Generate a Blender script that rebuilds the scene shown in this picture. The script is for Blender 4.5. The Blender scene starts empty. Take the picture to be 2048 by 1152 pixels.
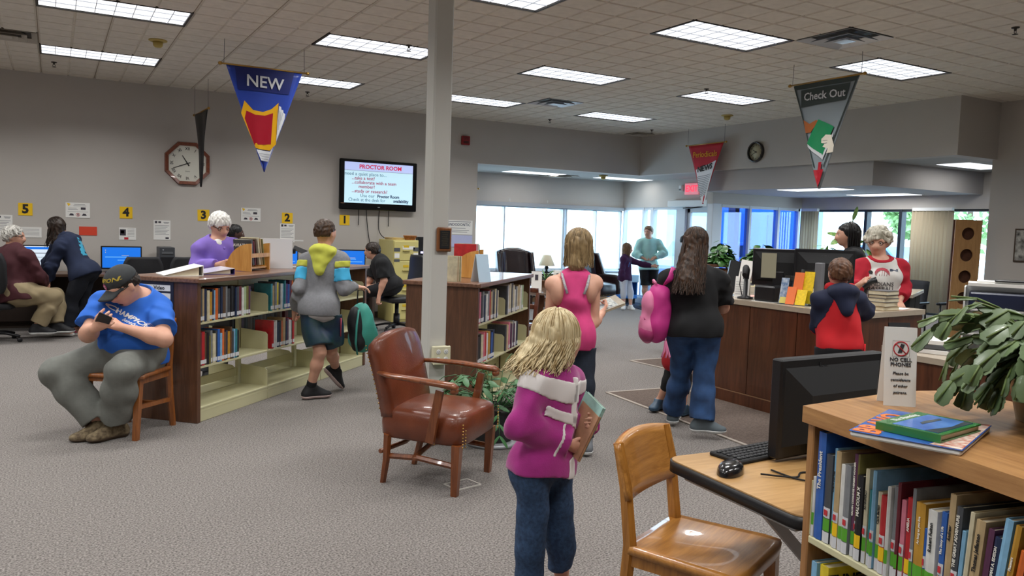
import bpy, bmesh, math, random
import numpy as np
from mathutils import Vector, Matrix, Euler, noise as mnoise
SC = bpy.context.scene
COL = SC.collection
rnd = random.Random(11)
FT = 0.3048
PI = math.pi
HC = 1.50                      # camera height
CEIL = 3.328
# ---------------------------------------------------------------- camera, world, exposure
cam = bpy.data.cameras.new('camera'); camo = bpy.data.objects.new('camera', cam); COL.objects.link(camo)
YAW, PITCH, ROLL = math.radians(29.7577), math.radians(4.2270), math.radians(1.81524)
cam.sensor_width = 36.0; cam.lens = 36.0 * 1609.07 / 2048; cam.clip_start = 0.05; cam.clip_end = 300
_F = Vector((math.sin(YAW)*math.cos(PITCH), math.cos(YAW)*math.cos(PITCH), -math.sin(PITCH)))
_R0 = Vector((math.cos(YAW), -math.sin(YAW), 0)); _U0 = _R0.cross(_F)
_R = _R0*math.cos(ROLL) + _U0*math.sin(ROLL); _U = _U0*math.cos(ROLL) - _R0*math.sin(ROLL)
camo.matrix_world = Matrix(((_R.x, _U.x, -_F.x, 0), (_R.y, _U.y, -_F.y, 0), (_R.z, _U.z, -_F.z, HC), (0, 0, 0, 1)))
SC.camera = camo
SC.view_settings.view_transform = 'Standard'; SC.view_settings.look = 'None'
SC.view_settings.exposure = 0.0; SC.view_settings.gamma = 1.0; SC.view_settings.use_curve_mapping = False
world = bpy.data.worlds.new('world'); SC.world = world; world.use_nodes = True
_bg = world.node_tree.nodes['Background']; _bg.inputs[0].default_value = (0.62, 0.81, 1.0, 1); _bg.inputs[1].default_value = 7.5
LAMP_W = 14.0

# ---------------------------------------------------------------- materials
def lin(h):
    if isinstance(h, str):
        h = h.lstrip('#'); h = [int(h[i:i+2], 16)/255 for i in (0, 2, 4)]
    return tuple((c/12.92 if c <= 0.04045 else ((c+0.055)/1.055)**2.4) for c in h)
MATS = {}
def mat(name, col='#808080', rough=0.6, metal=0.0, spec=0.5, var=0.0, vs=6.0, bump=0.0, bs=150.0, emit=None, es=1.0, coat=0.0,
        trans=0.0, sheen=0.0, stretch=None, col2=None):
    if name in MATS: return MATS[name]
    m = bpy.data.materials.new(name); m.use_nodes = True; MATS[name] = m
    nt = m.node_tree; b = nt.nodes['Principled BSDF']; c = lin(col)
    b.inputs['Base Color'].default_value = (*c, 1); b.inputs['Roughness'].default_value = rough
    b.inputs['Metallic'].default_value = metal; b.inputs['Specular IOR Level'].default_value = spec
    b.inputs['Coat Weight'].default_value = coat; b.inputs['Transmission Weight'].default_value = trans
    b.inputs['Sheen Weight'].default_value = sheen
    if emit:
        b.inputs['Emission Color'].default_value = (*lin(emit), 1); b.inputs['Emission Strength'].default_value = es
    m.diffuse_color = (*c, 1)
    if var or bump or col2:
        tc = nt.nodes.new('ShaderNodeTexCoord'); src = tc.outputs['Object']
        if stretch:
            mp = nt.nodes.new('ShaderNodeMapping'); mp.inputs['Scale'].default_value = stretch
            nt.links.new(src, mp.inputs[0]); src = mp.outputs[0]
    if var or col2:
        n = nt.nodes.new('ShaderNodeTexNoise'); n.inputs['Scale'].default_value = vs; n.inputs['Detail'].default_value = 4
        nt.links.new(src, n.inputs['Vector'])
        r = nt.nodes.new('ShaderNodeValToRGB')
        if col2: a, d = c, lin(col2)
        else: a, d = tuple(x*(1-var) for x in c), tuple(min(1, x*(1+var)) for x in c)
        r.color_ramp.elements[0].position = 0.32; r.color_ramp.elements[1].position = 0.68
        r.color_ramp.elements[0].color = (*a, 1); r.color_ramp.elements[1].color = (*d, 1)
        nt.links.new(n.outputs[0], r.inputs[0]); nt.links.new(r.outputs[0], b.inputs['Base Color'])
    if bump:
        n2 = nt.nodes.new('ShaderNodeTexNoise'); n2.inputs['Scale'].default_value = bs; n2.inputs['Detail'].default_value = 3
        nt.links.new(src, n2.inputs['Vector'])
        bp = nt.nodes.new('ShaderNodeBump'); bp.inputs['Strength'].default_value = bump; bp.inputs['Distance'].default_value = 0.01
        nt.links.new(n2.outputs[0], bp.inputs['Height']); nt.links.new(bp.outputs[0], b.inputs['Normal'])
    return m
def wood(name, c1, c2, stretch=(14, 14, 1.2), rough=0.35, coat=0.2, vs=3.0, rings=True):
    if name in MATS: return MATS[name]
    m = mat(name, c1, rough=rough, coat=coat); nt = m.node_tree; b = nt.nodes['Principled BSDF']
    tc = nt.nodes.new('ShaderNodeTexCoord'); mp = nt.nodes.new('ShaderNodeMapping'); mp.inputs['Scale'].default_value = stretch
    nt.links.new(tc.outputs['Object'], mp.inputs[0])
    n = nt.nodes.new('ShaderNodeTexNoise'); n.inputs['Scale'].default_value = vs; n.inputs['Detail'].default_value = 6; n.inputs['Roughness'].default_value = 0.65
    n.inputs['Distortion'].default_value = 0.6 if rings else 0.1
    nt.links.new(mp.outputs[0], n.inputs['Vector'])
    r = nt.nodes.new('ShaderNodeValToRGB'); r.color_ramp.elements[0].position = 0.3; r.color_ramp.elements[1].position = 0.7
    r.color_ramp.elements[0].color = (*lin(c1), 1); r.color_ramp.elements[1].color = (*lin(c2), 1)
    nt.links.new(n.outputs[0], r.inputs[0]); nt.links.new(r.outputs[0], b.inputs['Base Color'])
    bp = nt.nodes.new('ShaderNodeBump'); bp.inputs['Strength'].default_value = 0.08; bp.inputs['Distance'].default_value = 0.004
    nt.links.new(n.outputs[0], bp.inputs['Height']); nt.links.new(bp.outputs[0], b.inputs['Normal'])
    return m
def glassmat(name, tint, gloss=0.06):
    if name in MATS: return MATS[name]
    m = bpy.data.materials.new(name); m.use_nodes = True; MATS[name] = m; nt = m.node_tree; nt.nodes.clear()
    o = nt.nodes.new('ShaderNodeOutputMaterial'); t = nt.nodes.new('ShaderNodeBsdfTransparent'); g = nt.nodes.new('ShaderNodeBsdfGlossy')
    t.inputs[0].default_value = (*lin(tint), 1); g.inputs['Roughness'].default_value = 0.03
    mx = nt.nodes.new('ShaderNodeMixShader'); mx.inputs[0].default_value = gloss
    nt.links.new(t.outputs[0], mx.inputs[1]); nt.links.new(g.outputs[0], mx.inputs[2]); nt.links.new(mx.outputs[0], o.inputs[0])
    return m

# ---------------------------------------------------------------- mesh builder
def rotz(a): return Matrix.Rotation(a, 4, 'Z')
def tr(x, y, z): return Matrix.Translation((x, y, z))
class MB:
    def __init__(s, M=None): s.v = []; s.f = []; s.mi = []; s.sm = []; s.M = M or Matrix.Identity(4); s.cur = 0; s.smooth = False
    def add(s, vs, fs, smooth=None):
        k = len(s.v); M = s.M
        s.v += [tuple(M @ Vector(p)) for p in vs]
        for f in fs: s.f.append([k+i for i in f]); s.mi.append(s.cur); s.sm.append(s.smooth if smooth is None else smooth)
        return s
    def box(s, lo, hi, bev=0.0, M=None):
        x0, y0, z0 = lo; x1, y1, z1 = hi
        if bev <= 0:
            vs = [(x0,y0,z0),(x1,y0,z0),(x1,y1,z0),(x0,y1,z0),(x0,y0,z1),(x1,y0,z1),(x1,y1,z1),(x0,y1,z1)]
            fs = [(3,2,1,0),(4,5,6,7),(0,1,5,4),(1,2,6,5),(2,3,7,6),(3,0,4,7)]
        else:
            b = min(bev, (x1-x0)*.49, (y1-y0)*.49, (z1-z0)*.49)
            vs = []; idx = {}
            for ix, (X, sx) in enumerate(((x0, 1), (x1, -1))):
                for iy, (Y, sy) in enumerate(((y0, 1), (y1, -1))):
                    for iz, (Z, sz) in enumerate(((z0, 1), (z1, -1))):
                        for ax in range(3):
                            p = [X+sx*b, Y+sy*b, Z+sz*b]; p[ax] = (X, Y, Z)[ax]
                            idx[(ix, iy, iz, ax)] = len(vs); vs.append(tuple(p))
            fs = []
            for ax in range(3):
                o1, o2 = (ax+1) % 3, (ax+2) % 3
                for e in (0, 1):
                    q = []
                    for a, c in ((0,0),(1,0),(1,1),(0,1)):
                        i = [0,0,0]; i[ax] = e; i[o1] = a; i[o2] = c; q.append(idx[(*i, ax)])
                    fs.append(q if e else q[::-1])
            for ax in range(3):                        # edges parallel to ax
                o1, o2 = (ax+1) % 3, (ax+2) % 3
                for a in (0, 1):
                    for c in (0, 1):
                        i = [0,0,0]; i[o1] = a; i[o2] = c; j = list(i); j[ax] = 1
                        q = [idx[(*i, o1)], idx[(*j, o1)], idx[(*j, o2)], idx[(*i, o2)]]
                        fs.append(q if (a ^ c) else q[::-1])
            for a in (0,1):
                for c in (0,1):
                    for d in (0,1):
                        q = [idx[(a,c,d,0)], idx[(a,c,d,1)], idx[(a,c,d,2)]]
                        fs.append(q if (a+c+d) % 2 == 1 else q[::-1])
        if M is not None: vs = [tuple(M @ Vector(p)) for p in vs]
        return s.add(vs, fs, False)
    def cbox(s, c, size, bev=0.0, R=None):
        h = [d/2 for d in size]; M = tr(*c) @ (R.to_4x4() if R is not None else Matrix.Identity(4))
        return s.box((-h[0],-h[1],-h[2]), (h[0],h[1],h[2]), bev, M)
    def bar(s, p0, p1, w, d, up=(0,0,1), bev=0.0, w1=None, d1=None):      # rectangular bar from p0 to p1 (tapering to w1, d1)
        p0, p1 = Vector(p0), Vector(p1); z = (p1-p0).normalized(); u = Vector(up)
        if abs(z.dot(u)) > .98: u = Vector((0,1,0))
        x = u.cross(z).normalized(); y = z.cross(x); w1 = w1 or w; d1 = d1 or d; vs = []
        for p, a, c in ((p0, w, d), (p1, w1, d1)):
            for sx, sy in ((-1,-1),(1,-1),(1,1),(-1,1)): vs.append(p + x*(sx*a/2) + y*(sy*c/2))
        return s.add([tuple(v) for v in vs], [(3,2,1,0),(4,5,6,7),(0,1,5,4),(1,2,6,5),(2,3,7,6),(3,0,4,7)], False)
    def tube(s, pts, r, n=8, cap=True, smooth=True, flat=None):
        pts = [Vector(p) for p in pts]; m = len(pts); rs = r if isinstance(r, (list, tuple)) else [r]*m
        vs = []; prev = None
        for i, p in enumerate(pts):
            t = (pts[min(i+1, m-1)] - pts[max(i-1, 0)]); t = t.normalized() if t.length > 1e-9 else Vector((0,0,1))
            if prev is None:
                a = Vector((0,0,1)) if abs(t.z) < .9 else Vector((1,0,0)); x = a.cross(t).normalized()
            else:
                x = (prev - t*prev.dot(t)); x = x.normalized() if x.length > 1e-6 else t.orthogonal().normalized()
            prev = x; y = t.cross(x); k = flat or 1.0
            for j in range(n):
                a = 2*PI*j/n; vs.append(tuple(p + x*(rs[i]*math.cos(a)) + y*(rs[i]*k*math.sin(a))))
        fs = [(i*n+j, i*n+(j+1) % n, (i+1)*n+(j+1) % n, (i+1)*n+j) for i in range(m-1) for j in range(n)]
        s.add(vs, fs, smooth)
        if cap:
            k = len(s.v) - len(vs); s.f.append([k+j for j in range(n)][::-1]); s.f.append([k+(m-1)*n+j for j in range(n)]); s.mi += [s.cur]*2; s.sm += [False]*2
        return s
    def cyl(s, c, r, z0, z1, n=16, r1=None): return s.tube([(c[0],c[1],z0),(c[0],c[1],z1)], [r, r1 if r1 is not None else r], n)
    def lathe(s, prof, n=20, M=None, cap=True, smooth=True):
        vs = [(r*math.cos(2*PI*j/n), r*math.sin(2*PI*j/n), z) for r, z in prof for j in range(n)]
        if M is not None: vs = [tuple(M @ Vector(p)) for p in vs]
        m = len(prof); fs = [(i*n+j, i*n+(j+1) % n, (i+1)*n+(j+1) % n, (i+1)*n+j) for i in range(m-1) for j in range(n)]
        if cap: fs += [tuple(range(n))[::-1], tuple((m-1)*n+j for j in range(n))]
        return s.add(vs, fs, smooth)
    def prism(s, poly, z0, z1, M=None, smooth=False):     # outline in xy (counter-clockwise), extruded in z
        n = len(poly); vs = [(x,y,z0) for x,y in poly] + [(x,y,z1) for x,y in poly]
        if M is not None: vs = [tuple(M @ Vector(p)) for p in vs]
        s.add(vs, [tuple(range(n))[::-1], tuple(range(n, 2*n))], False)
        k = len(s.v) - 2*n
        for i in range(n): s.f.append([k+i, k+(i+1) % n, k+n+(i+1) % n, k+n+i]); s.mi.append(s.cur); s.sm.append(smooth)
        return s
    def grid(s, fn, nu, nv, smooth=True, closed_u=False):
        vs = [tuple(fn(i/nu, j/nv)) for i in range(nu+1) for j in range(nv+1)]
        return s.add(vs, [(i*(nv+1)+j, (i+1)*(nv+1)+j, (i+1)*(nv+1)+j+1, i*(nv+1)+j+1) for i in range(nu) for j in range(nv)], smooth)
    def sheet(s, fn, nu, nv, t, smooth=True):             # a thick sheet: fn(u,v) -> point, extruded by thickness t along its normal
        P = [[Vector(fn(i/nu, j/nv)) for j in range(nv+1)] for i in range(nu+1)]
        vs = []
        for side in (0, 1):
            for i in range(nu+1):
                for j in range(nv+1):
                    a = P[min(i+1, nu)][j]-P[max(i-1, 0)][j]; b = P[i][min(j+1, nv)]-P[i][max(j-1, 0)]
                    nn = a.cross(b); nn = nn.normalized() if nn.length > 1e-12 else Vector((0,0,1))
                    vs.append(tuple(P[i][j] + nn*(t/2 if side else -t/2)))
        K = (nu+1)*(nv+1); q = lambda i, j: i*(nv+1)+j; fs = []
        for i in range(nu):
            for j in range(nv):
                f = [q(i,j), q(i+1,j), q(i+1,j+1), q(i,j+1)]; fs.append([K+a for a in f]); fs.append(f[::-1])
        for i in range(nu): fs.append([q(i,0), q(i+1,0), K+q(i+1,0), K+q(i,0)]); fs.append([q(i,nv), K+q(i,nv), K+q(i+1,nv), q(i+1,nv)])
        for j in range(nv): fs.append([q(0,j), K+q(0,j), K+q(0,j+1), q(0,j+1)]); fs.append([q(nu,j), q(nu,j+1), K+q(nu,j+1), K+q(nu,j)])
        return s.add(vs, fs, smooth)
    def ell(s, c, r, nu=12, nv=8, M=None):
        vs = []; 
        for i in range(1, nv):
            t = PI*i/nv
            for j in range(nu): a = 2*PI*j/nu; vs.append((c[0]+r[0]*math.sin(t)*math.cos(a), c[1]+r[1]*math.sin(t)*math.sin(a), c[2]+r[2]*math.cos(t)))
        vs += [(c[0],c[1],c[2]+r[2]), (c[0],c[1],c[2]-r[2])]; T, B = len(vs)-2, len(vs)-1
        fs = [(i*nu+j, (i+1)*nu+j, (i+1)*nu+(j+1) % nu, i*nu+(j+1) % nu) for i in range(nv-2) for j in range(nu)]
        fs += [(T, j, (j+1) % nu) for j in range(nu)] + [(B, (nv-2)*nu+(j+1) % nu, (nv-2)*nu+j) for j in range(nu)]
        if M is not None: vs = [tuple(M @ Vector(p)) for p in vs]
        return s.add(vs, fs, True)
    def text(s, body, size, M, ext=0.0008, bold=0.0, sx=1.0, align='CENTER', shear=0.0, space=1.0, line=1.0):
        key = (body, bold, align, shear, space, line)
        if key not in TXT:
            cu = bpy.data.curves.new('txt', 'FONT'); cu.body = body; cu.size = 1.0; cu.align_x = align; cu.align_y = 'CENTER'; cu.offset = bold
            cu.shear = shear; cu.space_character = space; cu.space_line = line
            cu.resolution_u = 2; cu.extrude = 0.004; cu.fill_mode = 'FRONT' if False else 'BOTH'
            ob = bpy.data.objects.new('txt', cu); COL.objects.link(ob); dg = bpy.context.evaluated_depsgraph_get()
            me = bpy.data.meshes.new_from_object(ob.evaluated_get(dg))
            TXT[key] = ([tuple(v.co) for v in me.vertices], [tuple(p.vertices) for p in me.polygons])
            bpy.data.objects.remove(ob); bpy.data.curves.remove(cu); bpy.data.meshes.remove(me)
        vs, fs = TXT[key]
        vs = [tuple(M @ Vector((x*size*sx, y*size, z/0.004*ext))) for x, y, z in vs]
        return s.add(vs, fs, False)
    def build(s, name, m, parent=None, kind=None):
        me = bpy.data.meshes.new(name); me.from_pydata(s.v, [], s.f)
        ms = m if isinstance(m, (list, tuple)) else [m]
        for x in ms: me.materials.append(x)
        if len(ms) > 1: me.polygons.foreach_set('material_index', s.mi)
        if any(s.sm): me.polygons.foreach_set('use_smooth', s.sm)
        me.update(); o = bpy.data.objects.new(name, me); COL.objects.link(o)
        if parent is not None: o.parent = parent
        if kind: o['kind'] = kind
        return o
TXT = {}
def tag(o, label=None, cat=None, group=None, kind=None):
    if label: o['label'] = label
    if cat: o['category'] = cat
    if group: o['group'] = group
    if kind: o['kind'] = kind
    return o
def thing(name, label, cat, loc=(0,0,0), rz=0.0, group=None, rot=None):
    o = bpy.data.objects.new(name, None); COL.objects.link(o); o.empty_display_size = 0.05
    o.location = loc; o.rotation_euler = rot or (0, 0, rz); return tag(o, label, cat, group)
def copy_tree(o, parent=None, loc=None, rz=None, label=None):
    c = o.copy(); COL.objects.link(c)
    if parent is not None: c.parent = parent
    if loc is not None: c.location = loc
    if rz is not None: c.rotation_euler = (0, 0, rz)
    if label: c['label'] = label
    for ch in list(o.children): copy_tree(ch, c)
    return c
def link_copy(o, parent, M=None, m=None):
    c = o.copy(); COL.objects.link(c); c.parent = parent
    if M is not None: c.matrix_local = M
    return c
def struct(name, mb, m, parent=None):
    o = mb.build(name, m, parent)
    if parent is None: o['kind'] = 'structure'
    return o
def vplane(ox, oy, oz, ang):      # a frame whose x runs along heading `ang` in plan, y is up, z is the outward normal to the right-hand front
    x = Vector((math.cos(ang), math.sin(ang), 0)); y = Vector((0,0,1)); z = x.cross(y)
    return Matrix(((x.x,y.x,z.x,ox),(x.y,y.y,z.y,oy),(x.z,y.z,z.z,oz),(0,0,0,1)))
# ---------------------------------------------------------------- room shell
M_wall = mat('wall_paint', '#bdb8b2', rough=0.85, spec=0.2, var=0.02, vs=2, bump=0.03, bs=120)
M_wall_shade = mat('wall_paint_shaded', '#a8a5a3', rough=0.85, spec=0.2)  # wall paint darkened: the soffit's shade is put into its colour
M_white = mat('white_metal', '#dfe0dd', rough=0.4)
M_tile = mat('ceiling_tile', '#ded8cc', rough=.95, spec=.1, var=.05, vs=14, bump=.3, bs=160)
M_groove = mat('ceiling_groove', '#9a9080', rough=0.9, spec=0.1)
M_carpet = mat('carpet', '#413b38', rough=1.0, spec=0.05, col2='#a19a95', vs=105, bump=1.0, bs=140, sheen=0.2)
M_carpet2 = mat('carpet_dark', '#5a504a', rough=1.0, spec=0.05, col2='#73665f', vs=80, bump=0.6, bs=140)
M_carpet3 = mat('carpet_navy', '#2c3242', rough=1.0, spec=0.05, col2='#3d4455', vs=80, bump=0.6, bs=140)
M_edge = mat('carpet_edge', '#a49a90', rough=0.9)
M_frame = mat('window_frame', '#c9ced3', rough=0.45)
M_frame_d = mat('window_frame_dark', '#1c222a', rough=0.4)
M_glass = glassmat('window_glass', '#f4fafc'); M_glassb = glassmat('window_glass_blue', '#86aef5', 0.12)
M_woodtrim = wood('trim_wood', '#8a6644', '#a98059')
Z1, Z2 = 2.585, 2.25

f = MB(); f.box((-7, -5, -0.12), (13.2, 14.6, 0)); FLOOR = struct('floor', f, M_carpet)
def inlay(poly, m, z=0.006):
    b = MB(); b.prism(poly, 0.0, z); b.build('carpet_inlay', m, FLOOR)
    cx = sum(p[0] for p in poly)/len(poly); cy = sum(p[1] for p in poly)/len(poly); e = MB(); n = len(poly)
    for i in range(n):
        a, c = Vector((*poly[i], .005)), Vector((*poly[(i+1) % n], .005)); e.bar(a, c, .03, .008)
    e.build('edge_strip', M_edge, FLOOR)
inlay([(4.20, 2.9), (5.35, 2.9), (5.35, 5.62), (5.1, 5.94), (4.47, 5.98)], M_carpet2)
inlay([(5.89, 6.80), (6.9, 6.5), (6.9, 7.40), (5.85, 7.39)], M_carpet2)
b = MB(); b.prism([(9.8, 11.85), (10.75, 11.5), (10.8, 13.5), (10.35, 13.62)], 0, 0.012)
tag(b.build('door_mat', M_carpet3), 'dark navy entrance mat lying in front of the glass door', 'mat')

def wallbox(name, boxes, m=M_wall):
    b = MB()
    for lo, hi in boxes: b.box(lo, hi)
    return struct(name, b, m)
wallbox('wall_left', [((-7, 12.27, 0), (6.27, 12.47, CEIL+.06)), ((6.27, 12.27, Z1), (9.95, 12.47, CEIL+.06))])
wallbox('wall_front', [((9.75, 6.04, Z1), (9.95, 12.27, CEIL+.06)), ((9.95, 6.04, Z1), (10.62, 6.24, CEIL+.06))])
wallbox('wall_right', [((10.62, -5, 0), (10.9, 6.10, CEIL+.06)), ((10.62, 6.10, Z1), (10.9, 6.24, CEIL+.06))])
wallbox('wall_rear', [((-7.2, -5.2, 0), (10.9, -5, CEIL+.06)), ((-7.2, -5, 0), (-7, 12.47, CEIL+.06))])
# alcove
FX0, FX1, FS, FH = 5.45, 10.85, 0.66, 1.965
wallbox('wall_far', [((5.2, 14.2, 0), (FX0, 14.4, Z1)), ((FX0, 14.2, 0), (FX1+.1, 14.4, FS)), ((FX0, 14.2, FH), (11.05, 14.4, Z1)), ((5.2, 12.47, 0), (5.3, 14.2, Z1))])
wallbox('wall_entry', [((10.85, 10.835, 2.03), (10.99, 14.2, Z1)), ((10.85, 10.83, 0), (10.95, 10.86, 2.05)), ((10.85, 13.22, 0), (10.95, 14.2, 0.12)), ((10.85, 12.45, 0), (10.95, 13.2, .12))])
wallbox('wall_vestibule', [((10.15, 10.69, 2.05), (12.6, 10.83, Z1+.05)), ((10.15, 10.69, 0), (12.6, 10.83, 0.62))])
wallbox('wall_street', [((12.43, 4.9, 2.03), (12.6, 10.69, Z1)), ((12.43, 4.9, 0), (12.6, 10.69, 0.3)), ((12.43, 4.9, 0), (12.6, 7.1, Z1))])
wallbox('wall_nook', [((10.9, 4.8, 0), (12.6, 4.95, Z1))])
b = MB()
for lo, hi in (((5.2, 12.47, Z1), (11.05, 14.4, Z1+.1)), ((9.95, 10.42, Z1), (11.0, 12.47, Z1+.1)), ((9.95, 6.24, Z1), (12.6, 7.3, Z1+.1)), ((10.9, 4.8, Z1), (12.6, 6.24, Z1+.1))): b.box(lo, hi)
struct('ceiling_alcove', b, mat('plain_ceiling', '#a8a6a2', rough=0.9, var=.03, vs=40))
b = MB(); b.box((9.80, 7.25, Z2), (12.5, 10.70, Z1+.05)); struct('trim_1', b, M_wall_shade)          # lowered soffit
b = MB(); b.box((10.62-.012, -5, 0), (10.62, 6.08, .1)); struct('baseboard_right', b, mat('rubber_base', '#4a3e36', rough=.6))
b = MB(); b.box((FX0, 14.185, 0), (10.85, 14.2, .09)); struct('baseboard_far', b, M_woodtrim)
b = MB(); b.box((-7, 12.255, 0), (6.27, 12.27, .1)); struct('baseboard_left', b, mat('rubber_base', '#4a3e36'))
b = MB(); b.box((FX0, 14.12, FS-.03), (FX1, 14.2, FS), .006); struct('trim_2', b, M_frame)
# metal blind hooks over the far window, and the light lintel strip
b = MB(); b.box((FX0, 14.14, 1.955), (FX1, 14.2, 2.03), .005); lint = struct('trim_3', b, mat('lintel', '#a7a9ad', rough=.5))
for x in (7.05, 7.95, 8.85): h = MB(); h.box((x, 14.12, 2.04), (x+.015, 14.14, 2.10), .003); h.build('hook', M_white, lint)

def window(name, axis, pos, a0, a1, z0, z1, mulls, mf=None, mg=None, w=.05, sill=True, trans=()):
    """axis 'y': glazing in the plane Y=pos, a = X.  axis 'x': plane X=pos, a = Y."""
    fr = MB(); P = (lambda a, d, z: (a, pos+d, z)) if axis == 'y' else (lambda a, d, z: (pos+d, a, z))
    def bx(m, A0, A1, D0, D1, zz0, zz1):
        p, q = P(A0, D0, zz0), P(A1, D1, zz1); m.box([min(p[i], q[i]) for i in range(3)], [max(p[i], q[i]) for i in range(3)])
    for aa in (a0, a1-w): bx(fr, aa, aa+w, 0, .1, z0, z1)
    for zz in (z0, z1-w): bx(fr, a0, a1, 0, .1, zz, zz+w)
    g = MB(); bx(g, a0+w, a1-w, .045, .053, z0+w, z1-w)
    o = struct(name, g, mg or M_glass); fr.build('frame', mf or M_frame, o)
    for a, ww in mulls: m = MB(); bx(m, a-ww/2, a+ww/2, -.01, .11, z0, z1); m.build('mullion', mf or M_frame, o)
    for z, ww in trans: m = MB(); bx(m, a0, a1, -.005, .105, z-ww/2, z+ww/2); m.build('transom', mf or M_frame, o)
    return o
window('window_1', 'y', 14.22, FX0, FX1, FS, FH, [(7.9, .03), (9.32, .045), (9.40, .02), (10.16, .025)], w=.035)
window('window_2', 'x', 10.87, 12.42, 14.2, .12, 2.03, [(13.51, .05), (13.22, .09)], M_frame, w=.05)
window('window_3', 'y', 10.72, 10.36, 12.43, .62, 2.05, [(11.11, .05), (11.85, .055)], M_frame, M_glassb, w=.05)
window('window_4', 'x', 12.46, 7.1, 10.6, .3, 2.03, [(9.3, .06), (8.63, .06)], M_frame_d, w=.04)
# door in the entry wall
g = MB(); g.box((10.90, 11.52, .12), (10.91, 12.08, 1.93)); d = struct('door_1', g, M_glass)
fr = MB()
for y0, y1, z0, z1 in ((11.45, 11.53, 0, 2.03), (12.07, 12.15, 0, 2.03), (11.45, 12.15, 1.92, 2.03), (11.45, 12.15, 0, .14)): fr.box((10.88, y0, z0), (10.94, y1, z1), .004)
fr.build('frame', M_frame, d)
h = MB(); h.tube([(10.86, 11.6, 1.0), (10.82, 11.6, 1.0), (10.82, 12.0, 1.0), (10.86, 12.0, 1.0)], .012); h.build('handle', M_white, d)
fr = MB(); fr.box((10.82, 12.15, 0), (10.96, 12.42, 2.03), .008); fr.box((10.84, 11.33, 0), (10.95, 11.45, 2.03), .006); fr.box((10.84, 10.83, 0), (10.95, 11.0, 2.03)); fr.box((10.15, 10.68, 0), (10.36, 10.83, 2.06), .006)
struct('trim_4', fr, M_frame)
g = MB(); g.box((10.89, 11.0, .05), (10.90, 11.33, 2.03)); struct('window_5', g, M_glass)
b = MB(); b.box((10.70, 11.42, 2.03), (10.846, 12.56, 2.16), .012); t = tag(b.build('door_operator', M_white), 'long white automatic door opener housing above the glass door', 'door opener')
a = MB(); a.tube([(10.75, 11.6, 2.03), (10.68, 11.85, 2.0), (10.72, 12.1, 2.0)], .012); a.build('arm', mat('dark_metal', '#2c2e30', rough=.4, metal=.6), t)

# ---------------------------------------------------------------- ceiling: recessed backing, scored tiles, fixtures, vents
GX, GY, GP = -0.1133, 5.3409, 0.6096
b = MB(); b.box((-7, -5, CEIL+.06), (10.9, 12.47, CEIL+.14)); CE = struct('ceiling', b, M_groove)
def tile_mb(mb, x, y):
    h = GP/2; mb.add([(x+.004,y+.004,CEIL),(x+GP-.004,y+.004,CEIL),(x+GP-.004,y+GP-.004,CEIL),(x+.004,y+GP-.004,CEIL)], [(3,2,1,0)], False)
    for i in (0, 1):
        for j in (0, 1):
            x0, y0 = x+i*h+(.010 if i == 0 else .006), y+j*h+(.010 if j == 0 else .006); x1, y1 = x+(i+1)*h-(.006 if i == 0 else .010), y+(j+1)*h-(.006 if j == 0 else .010)
            e = .007; z0, z1 = CEIL, CEIL-.012
            mb.add([(x0,y0,z0),(x1,y0,z0),(x1,y1,z0),(x0,y1,z0),(x0+e,y0+e,z1),(x1-e,y0+e,z1),(x1-e,y1-e,z1),(x0+e,y1-e,z1)],
                   [(7,6,5,4),(0,4,5,1),(1,5,6,2),(2,6,7,3),(3,7,4,0)], False)
FIX = {(i*4, j*4) for i in range(-3, 4) for j in range(-2, 3)}   # grid cells where a fixture starts (two tiles wide)
FIXC = FIX | {(i+1, j) for i, j in FIX}
VENT = {(10, -1), (10, 7), (-1, 7)}
def inview(x, y, z):
    v = Vector((x, y, z-HC)); d = v.dot(_F)
    return d > .5 and abs(v.dot(_R)/d) < .66 and abs(v.dot(_U)/d) < .38
cells = []
for i in range(-12, 18):
    for j in range(-17, 12):
        x, y = GX+i*GP, GY+j*GP
        if (i, j) in FIXC or (i, j) in VENT or x < -7 or y < -5: continue
        x1, y1 = min(x+GP, 10.9), min(y+GP, 12.47)
        cells.append(((x+GP/2)**2*0+Vector((x+GP/2, y+GP/2, 0)).dot(_F) if inview(x+GP/2, y+GP/2, CEIL) else 99, x, y))
cells.sort()
tm = MB(); tile_mb(tm, 0, 0); proto = tm.build('tile', M_tile, CE); proto.location = (cells[0][1], cells[0][2], 0)
rest = MB()
for k, (dd, x, y) in enumerate(cells):
    if k == 0: continue
    if k < 300 and dd < 99: o = proto.copy(); COL.objects.link(o); o.location = (x, y, 0)
    else: tile_mb(rest, x, y)
bars = MB()
for i in range(-12, 19): bars.box((GX+i*GP-.012, -5, CEIL+.001), (GX+i*GP+.012, 12.27, CEIL+.004))
for j in range(-17, 13): bars.box((-7, GY+j*GP-.012, CEIL+.0012), (10.62, GY+j*GP+.012, CEIL+.0042))
bars.build('grid_bars', M_groove, CE)['kind'] = 'stuff'
rest.build('tile_field', M_tile, CE)['kind'] = 'stuff'

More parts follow.
